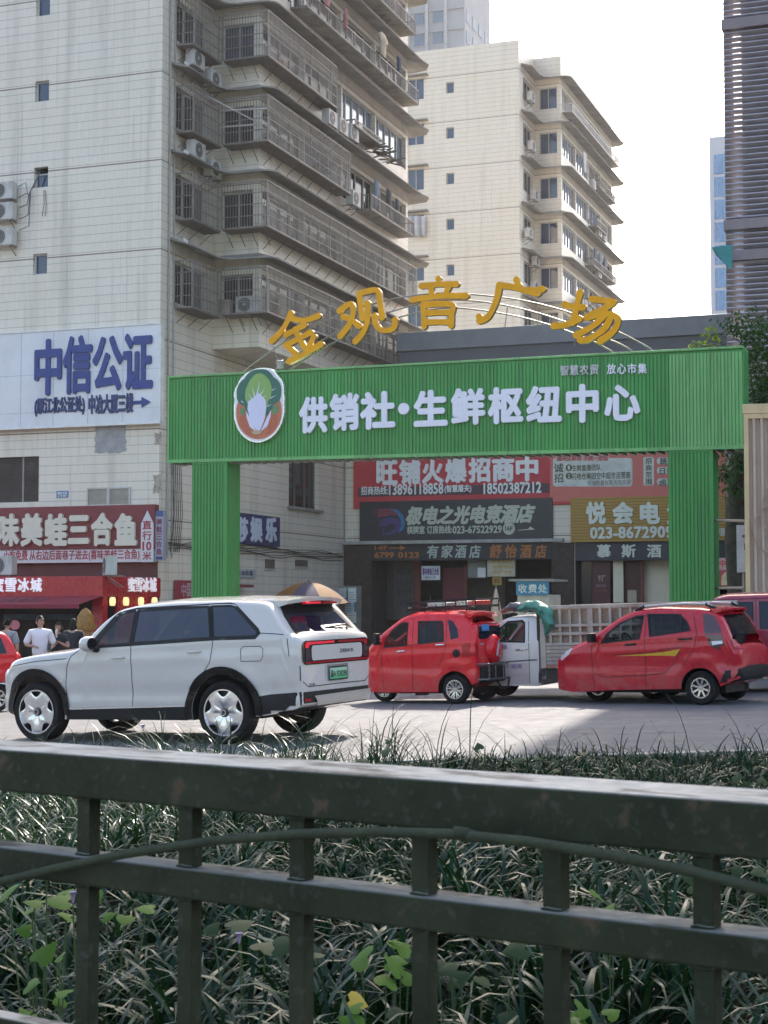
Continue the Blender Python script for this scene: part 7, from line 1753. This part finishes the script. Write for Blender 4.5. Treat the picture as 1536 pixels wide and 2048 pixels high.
gA = at(80, 1300, 34.0); pA = person('man in a white T-shirt with a phone at his waist, beside the small red car', (gA.x, gA.y, gz(gA.x)+.0), R(10), 1.70, 'tshirt', M('white cotton', (.68,.67,.70), .8, var=.04), M('grey blue jeans', (.16,.20,.25), .8), 'short',
   ((.29,.04,1.12), (.20,-.20,1.05)), ((-.30,.02,1.13), (-.10,-.16,1.10)), head_turn=R(28))
gB = at(117, 1300, 34.3); pB = person('woman in a black top holding an ice cream up in both hands', (gB.x, gB.y, gz(gB.x)+.0), R(-6), 1.56, 'top', M('black cotton', (.018,.018,.022), .8), M('black trousers', (.02,.02,.025), .8), 'long',
   ((.24,-.02,1.16), (.07,-.22,1.28)), ((-.25,-.05,1.13), (-.02,-.24,1.24)), sleeve=.3, fem=True)
def held(T, name, label, cat, off, build):
    o = build; o.location = T.matrix_world @ Vector(off) if False else (Matrix.Translation(T.location) @ Matrix.Rotation(T.rotation_euler.z, 4, 'Z')) @ Vector(off); o.rotation_euler = (0, 0, T.rotation_euler.z); return tag(o, label, cat)
ph = MB(); ph.cbox((0,0,0), (.075,.014,.15), Matrix.Rotation(R(-25), 3, 'X')); held(pA, 'phone', 'dark phone held at the waist of the man in white', 'phone', (.19,-.25,1.08), ph.build('phone', M('dark phone', (.02,.02,.025), .2), None, bevel=.004))
ic = MB(); ic.lathe([(.012,-.11),(.03,0),(.034,.005),(.03,.03),(.02,.055),(.006,.075),(0,.08)], 14); held(pB, 'ice_cream', 'ice cream cone held up by the woman in black', 'ice cream', (.03,-.245,1.36), ic.build('ice_cream', M('ice cream', (.62,.55,.45), .6), None, smooth=60))
gC = at(146, 1300, 36.5); person('person in black with their back turned, right of the woman with the ice cream', (gC.x, gC.y, gz(gC.x)), R(170), 1.62, 'jacket', M('black jacket', (.016,.016,.02), .8), _M['black trousers'], 'long', ((.30,.0,1.14), (.26,-.10,.95)), ((-.30,.0,1.14), (-.26,-.10,.95)), sleeve=1.0)
gD = at(14, 1300, 36.0); person('dark haired person behind the red minicar at the left edge, only the head showing', (gD.x, gD.y, gz(gD.x)), R(160), 1.66, 'tshirt', M('grey cotton', (.25,.25,.27), .8), _M['black trousers'], 'short', ((.28,.03,1.13), (.26,-.04,.9)), ((-.28,.03,1.13), (-.26,-.04,.9)))
gE = at(838, 1300, 31.4); person('person in dark clothes behind the three-wheeler with the roof rack, legs showing beneath', (gE.x, gE.y, gz(gE.x)), R(80), 1.55, 'top', _M['black cotton'], _M['black trousers'], 'short', ((.28,.03,1.13), (.26,-.04,.9)), ((-.28,.03,1.13), (-.26,-.04,.9)))

# ------------------------------------------------------------------ foreground railing
def fence_paint():
    g = G('old dark green fence paint'); a = g.noise(7, 8); b = g.noise(45, 5); c = g.noise(2.2, 4)
    col = g.mix(g.rng(a, .35, .65), (.015, .020, .009), (.027, .034, .017))
    col = g.mix(g.math('MULTIPLY', g.rng(b, .55, .72), .55), col, (.085, .085, .07))
    col = g.mix(g.math('MULTIPLY', g.rng(g.noise(14, 6), .63, .70), .8), col, (.085, .055, .035))
    nz = g.n('ShaderNodeNewGeometry'); sp_ = g.n('ShaderNodeSeparateXYZ'); g.nt.links.new(nz.outputs['Normal'], sp_.inputs[0])
    up = g.rng(sp_.outputs[2], .6, .9)                                    # dust that settled on upward faces
    col = g.mix(g.math('MULTIPLY', up, g.rng(g.noise(9, 7), .3, .6, .65, 1)), col, (.31, .32, .30))
    col = g.mix(g.math('MULTIPLY', g.math('MULTIPLY', up, g.rng(g.noise(22, 5, g.scale((.3, 1, 1))), .50, .62)), .85), col, (.03, .028, .022))
    g.bump(g.math('ADD', a, g.math('MULTIPLY', b, .6)), .6, .005)
    return g.out(col, g.rng(b, .3, .7, .45, .8), 0, .2)
FP_M = fence_paint()
FN = thing('green_railing', 'old dark green metal railing running across the foreground', 'railing', (FO.x, FO.y, 0), R(-34.4))
FF = Frame(FO.x, FO.y, 34.4)
zt_ = FF.front(0, 1496, -.022)[1]*.5 + FF.front(1536, 1610, -.022)[1]*.5; zm_ = FF.front(0, 1697, -.022)[1]*.5 + FF.front(1536, 1872, -.022)[1]*.5; zb3 = FF.front(60, 2047, -.022)[1]
def rl(z, hgt, dep, nm='rail'):
    m = MB(); m.box(-4.2, 4.2, -.022, dep-.022, z-hgt, z); return m.build(nm, FP_M, FN, bevel=.005, seg=3)
rl(zt_, .078, .165, 'top_rail'); rl(zm_, .052, .075); rl(zb3, .05, .045)
us = [FF.front(x, 1720)[0] for x in (-40, 175, 379, 602, 848, 1111, 1412)]
for u in [us[0]-.19*i for i in range(17, 0, -1)] + us + [us[-1]+.19*i for i in range(1, 17)]:
    for z0, z1 in ((zm_+.001, zt_-.079), (zb3+.001, zm_-.053), (.25, zb3-.051)):
        bl = MB().box(u-.0155, u+.0155, -.012, .016, z0, z1)
        for zz, e_ in ((z0, 1), (z1, -1)): bl.tube([(u-.018, -.013, zz+.001*e_), (u-.008, -.014, zz+.002*e_), (u+.008, -.0135, zz+.001*e_), (u+.018, -.013, zz+.002*e_)], [.002, .0034, .003, .002], 6)
        bl.build('baluster', FP_M, FN, bevel=.003)
# long bent stem lying across the railing
pts = [(-60, 1788), (0, 1764), (120, 1735), (250, 1708), (420, 1682), (600, 1668), (760, 1664), (900, 1668), (1060, 1684), (1220, 1710), (1380, 1742), (1536, 1782), (1620, 1805)]
m = MB(); P = []; RR = []
for x, y in pts:
    a, b = FF.front(x, y, -.05 if 200 < x < 1560 else -.045); q = FF.w(a, -.05, b); P.append(q); RR.append(.0082)
m.tube(P, RR, 10); a, b = FF.front(930, 1668, -.05); q = FF.w(a, -.05, b)
m.tube([q + Vector((-.018, 0, .004)), q, q + Vector((.018, 0, -.004))], [.0082, .0105, .0082], 10)
o = m.build('bent_stem', M('dark olive stem', (.024, .034, .012), .75, var=.35, vs=14, bump=.3, bs=60), None, smooth=60); tag(o, 'long thin dark green stem arching in front of the railing', 'stem')

# ------------------------------------------------------------------ lilyturf bed
def grass_mat(name, c0, c1):
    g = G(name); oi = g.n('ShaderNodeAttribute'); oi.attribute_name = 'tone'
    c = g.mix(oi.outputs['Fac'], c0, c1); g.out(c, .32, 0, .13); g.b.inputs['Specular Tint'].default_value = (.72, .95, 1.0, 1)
    t = g.n('ShaderNodeBsdfTranslucent'); g.set(t.inputs[0], g.mix(.6, c, (c1[0]*1.8, c1[1]*2.0, c1[2])))
    k = g.n('ShaderNodeMixShader'); k.inputs[0].default_value = .12; g.nt.links.new(g.b.outputs[0], k.inputs[1]); g.nt.links.new(t.outputs[0], k.inputs[2]); g.nt.links.new(k.outputs[0], g.nt.nodes['Material Output'].inputs[0]); return g.m
GRU = None
GRS = grass_mat('lilyturf blade', (.003, .011, .005), (.018, .054, .024)); GRU = grass_mat('undergrowth with painted shade', (.003, .008, .003), (.008, .020, .007))  # undergrowth is a darker copy, the shade of the gaps put into its colour
def blades(name, tufts, seed, label, lenr=(.30, .58), wid=(.0042, .0085), n=(11, 18), mat=None, fountain=False):
    r = random.Random(seed); vs = []; fs = []; tone = []
    for (x, y, zg, sc) in tufts:
        for _ in range(r.randint(*n)):
            a = r.uniform(0, 6.283); L = r.uniform(*lenr)*sc; wd = r.uniform(*wid)*(1.45 if y < 7.5 else 1); lean = r.uniform(.15, 1.25); droop = r.uniform(1.0, 2.7)
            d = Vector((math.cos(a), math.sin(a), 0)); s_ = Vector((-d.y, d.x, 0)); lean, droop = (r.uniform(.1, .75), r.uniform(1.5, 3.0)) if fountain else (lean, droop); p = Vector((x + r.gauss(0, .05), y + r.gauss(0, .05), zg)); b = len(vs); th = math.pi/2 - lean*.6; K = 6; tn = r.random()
            tw = r.uniform(-.5, .5)
            for i in range(K+1):
                t = i/K; ww = wd*(1 - t**2.2)*(.55+.45*min(1, t*4)) + .0004
                sv = (s_*math.cos(tw*t) + Vector((0, 0, 1))*math.sin(tw*t))
                vs.append(p + sv*ww); vs.append(p - sv*ww)
                p = p + (d*math.cos(th) + Vector((0, 0, 1))*math.sin(th))*L/K; th -= droop/K*(.4+1.3*t)
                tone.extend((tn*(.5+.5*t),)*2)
            for i in range(K): fs.append((b+2*i, b+2*i+1, b+2*i+3, b+2*i+2))
    me = bpy.data.meshes.new(name); me.from_pydata(vs, [], fs); me.materials.append(mat or GRS)
    at_ = me.attributes.new('tone', 'FLOAT', 'POINT'); at_.data.foreach_set('value', tone)
    o = link(name, me, None, smooth=80); return tag(o, label, kind='stuff')
r = random.Random(21); tuf = []
def low(x, y):                                # the outer right part of the bed is cut shorter
    t = max(0, min(1, (y - 7.5)/3.5)); q = max(0, min(1, (x/y + .03)/.08)); return 1 - t*(.25 + .50*q)
def in_view(x, y): return abs(x) < .2328*y*1.12 + 1.2
y = 3.3
while y < 14.9:
    stp = .185 + .010*y
    x = -.26*y - 1.3
    while x < .26*y + 1.3:
        fx, fy = FF.w(0, .12, 0).x, FF.w(0, .12, 0).y
        d = (Vector((x, y, 0)) - FF.o).dot(FF.v)
        if d > .45 and in_view(x, y) and r.random() < (.85 if y < 9 else .97 if x < 0 else .62): tuf.append((x + r.uniform(-.12, .12), y + r.uniform(-.12, .12), BED + gz(x) - .01, r.uniform(.62, 1.12)*(1 + .35*noise.noise(Vector((x*1.3, y*1.1, 0))))*low(x, y)))
        x += stp
    y += stp*.95
clm = []
y = 3.2
while y < 9.6:
    x = -.26*y - 1.3
    while x < .26*y + 1.3:
        if (Vector((x, y, 0)) - FF.o).dot(FF.v) > .5: clm.append((x + r.uniform(-.14, .14), y + r.uniform(-.14, .14), BED + gz(x) - .01, r.uniform(.8, 1.25)))
        x += .36 + .01*y
    y += .34
blades('grass', clm, 15, None, (.36, .62), (.0055, .0092), (20, 34), fountain=True)
blades('grass', [t_ for t_ in tuf if t_[1] > 9 or r.random() < .35], 5, None)
tuf3 = []
while len(tuf3) < 620:
    y = r.uniform(8.2, 14.9); x = r.uniform(-.16*y, .27*y)
    cl_ = noise.noise(Vector((x*.9, y*.5, 3.3)))
    if r.random() < max(.25, min(1, (x/y + .12)/.16))*(.55 + .9*cl_): tuf3.append((x, y, BED+gz(x)-.01, r.uniform(.2, .42) + max(0, cl_)*.55))
tuf4 = [(x + r.gauss(0, .12), y + r.gauss(0, .12), z, r.uniform(.35, .6)) for x, y, z, s_ in tuf if y < 9]
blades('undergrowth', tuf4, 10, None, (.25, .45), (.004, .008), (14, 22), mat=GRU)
blades('grass', [(r.uniform(-.02, .25)*y_, y_, BED + .03, r.uniform(.9, 1.5)) for y_ in [r.uniform(10.5, 14.6) for _ in range(75)]], 17, None, (.34, .66), (.003, .006), (2, 6))
blades('grass', tuf3, 9, None, (.25, .5), (.004, .009), (12, 20))
# the taller outer row along the road
tuf2 = [(r.uniform(-4.2, 4.2), r.uniform(12.2, 14.8), 0, r.uniform(.45, .8)) for _ in range(40)] + [(r.uniform(-4, -.6), r.uniform(11.0, 14.8), 0, r.uniform(.75, 1.15)) for _ in range(110)]
tuf2 += [(r.uniform(-.26, .01)*y_, y_, 0, r.uniform(.95, 1.5)) for y_ in [r.uniform(9.0, 14.2) for _ in range(150)]]
blades('grass', [(x, y, BED+gz(x)-.01, s) for x, y, _, s in tuf2], 6, None, (.34, .66), (.003, .007), (6, 13))
# broad heart-shaped leaves climbing among the blades
BLF = leaf_mat('broad young leaf', (.060, .14, .012), .3); BLF2 = leaf_mat('broad dark leaf', (.022, .05, .016), .25); YLF = M('yellow fallen leaf', (.52, .34, .03), .55, var=.1)
def heart(m, c, nrm, dr, s):
    nrm = nrm.normalized(); x = dr.cross(nrm).normalized(); y_ = nrm.cross(x)
    out = [(0,-.05),(.28,-.24),(.55,-.12),(.60,.2),(.42,.55),(.15,.85),(0,1.05),(-.15,.85),(-.42,.55),(-.60,.2),(-.55,-.12),(-.28,-.24)]
    vs = [c + nrm*.06*s] + [c + x*a*s + y_*(b-.3)*s - nrm*(.16*s*(a*a+.4*(b-.3)**2)) for a, b in out]
    m.add(vs, [(0, i+1, (i+1) % 12 + 1) for i in range(12)])
def vine(px, py, d, label, n, spread, mat, size, seed):
    rv = random.Random(seed); c = at(px, py, d); t = thing('broadleaf_plant', label, 'plant', (c.x, c.y, BED + gz(c.x))); zc = c.z - BED - gz(c.x); m = MB(); st = MB()
    for i in range(n):
        p = Vector((rv.gauss(0, spread), rv.gauss(0, spread*.6), zc + rv.gauss(0, spread*.5))); p.z = max(.08, p.z)
        heart(m, p, Vector((rv.gauss(0, .5), -.55 + rv.gauss(0, .3), 1)), Vector((rv.gauss(0, 1), rv.gauss(0, .6), .2)).normalized(), size*rv.uniform(.7, 1.2)); st.tube([(p.x*.4, p.y*.4+.02, 0), (p.x*.8, p.y, p.z*.6), tuple(p)], .0025, 5)
    m.build('foliage', mat, t, smooth=60); st.build('stem', M('green stem', (.06, .10, .03), .6), t); return t
vine(95, 1808, 5.0, 'cluster of pale green heart-shaped leaves at the left under the middle rail', 10, .10, BLF, 0.062, 1)
vine(205, 1822, 5.2, 'small light green leaf pair right of the left pale cluster', 4, .06, BLF, 0.053, 2)
vine(110, 1990, 4.6, 'light green lobed leaves at the lower left corner', 6, .06, BLF, 0.043, 3)
vine(525, 1885, 5.0, 'broad dull green leaves in the middle of the lower bed', 5, .08, BLF2, 0.062, 4)
vine(765, 1925, 4.7, 'bright green leaf at the centre bottom beside a yellow leaf', 3, .05, BLF, 0.062, 5)
vine(690, 2030, 4.5, 'pale green leaves at the bottom centre edge', 4, .06, BLF, 0.056, 6)
vine(930, 1965, 4.8, 'group of mid green round leaves right of centre at the bottom', 9, .12, BLF2, 0.056, 7)
vine(790, 1925, 4.85, 'round green leaf against the fourth baluster', 3, .05, BLF, 0.068, 8)
vine(1225, 1812, 5.0, 'bright curled leaf below the middle rail on the right', 3, .05, BLF, 0.050, 9)
vine(1180, 2030, 4.5, 'yellow green leaf pair at the bottom right', 4, .05, BLF, 0.050, 10)
vine(1040, 1528, 11.0, 'trailing green leaves on the outer edge of the bed above the top rail', 14, .22, BLF2, 0.056, 11)
vine(700, 1515, 10.5, 'broad leaves just above the top rail near the centre', 8, .14, BLF2, 0.056, 12)
vine(1440, 1580, 10.0, 'trailing leaves above the top rail at the right edge', 12, .2, BLF2, 0.050, 13)
vine(1500, 1740, 6.0, 'dull leaves behind the right end of the railing', 8, .14, BLF2, 0.056, 14)
c = at(712, 2005, 4.6); m = MB(); heart(m, Vector((0,0,0)), Vector((.2,-.9,.5)), Vector((1,0,-.3)), .05); o = m.build('fallen_leaf', YLF, None, smooth=60); o.location = c; tag(o, 'bright yellow leaf caught low in the blades near the centre', 'leaf')
FLW = M('pale violet petal', (.40, .30, .44), .6); 
for px, py, d, lab in ((478, 1872, 4.9, 'small pale violet trumpet flower in the middle of the bed'), (286, 1452, 11.5, 'tiny pink flower above the top rail, below the white car'), (146, 1790, 4.8, 'small mauve flower beside the left pale leaves')):
    c = at(px, py, d); s_ = .012 if d < 6 else .022; t = thing('flower', lab, 'flower', (c.x, c.y, BED+gz(c.x))); zc = c.z - BED - gz(c.x)
    m = MB(); m.lathe([(.003, zc-.022), (.006, zc-.006), (s_*.75, zc+.007), (s_, zc+.009), (s_*.2, zc+.002)], 10); m.build('petals', FLW, t, smooth=60); MB().tube([(0,0,0), (.01,0,zc*.6), (0,0,zc-.022)], .0025, 5).build('stem', _M['green stem'], t)
# leaf litter
m = MB(); r = random.Random(31)
for i in range(160):
    y = r.uniform(3.2, 14); x = r.uniform(-.25*y, .25*y)
    if (Vector((x, y, 0)) - FF.o).dot(FF.v) < .2: continue
    d = Vector((r.gauss(0,1), r.gauss(0,1), r.gauss(0,.2))); leaf(m, Vector((x, y, BED+gz(x)+.012)), d, Vector((r.gauss(0,.3), r.gauss(0,.3), 1)), r.uniform(.05,.10), r.uniform(.02,.05))
tag(m.build('leaf_litter', M('dry leaf litter', (.07, .045, .022), .8, var=.5, vs=8), None), kind='stuff')
# ------------------------------------------------------------------ the hazy air
hz = MB().box(-150, 150, -30, 330, -14, 140); HZ = bpy.data.materials.new('hazy air'); HZ.use_nodes = True; hn = HZ.node_tree
for nd_ in list(hn.nodes):
    if nd_.type == 'BSDF_PRINCIPLED': hn.nodes.remove(nd_)
pv = hn.nodes.new('ShaderNodeVolumePrincipled'); pv.inputs['Color'].default_value = (.92, .95, 1.0, 1); pv.inputs['Density'].default_value = .00022; pv.inputs['Anisotropy'].default_value = .5
hn.links.new(pv.outputs[0], hn.nodes['Material Output'].inputs['Volume'])
tag(hz.build('haze', HZ, None), kind='stuff')
SC.cycles.volume_bounces = 0
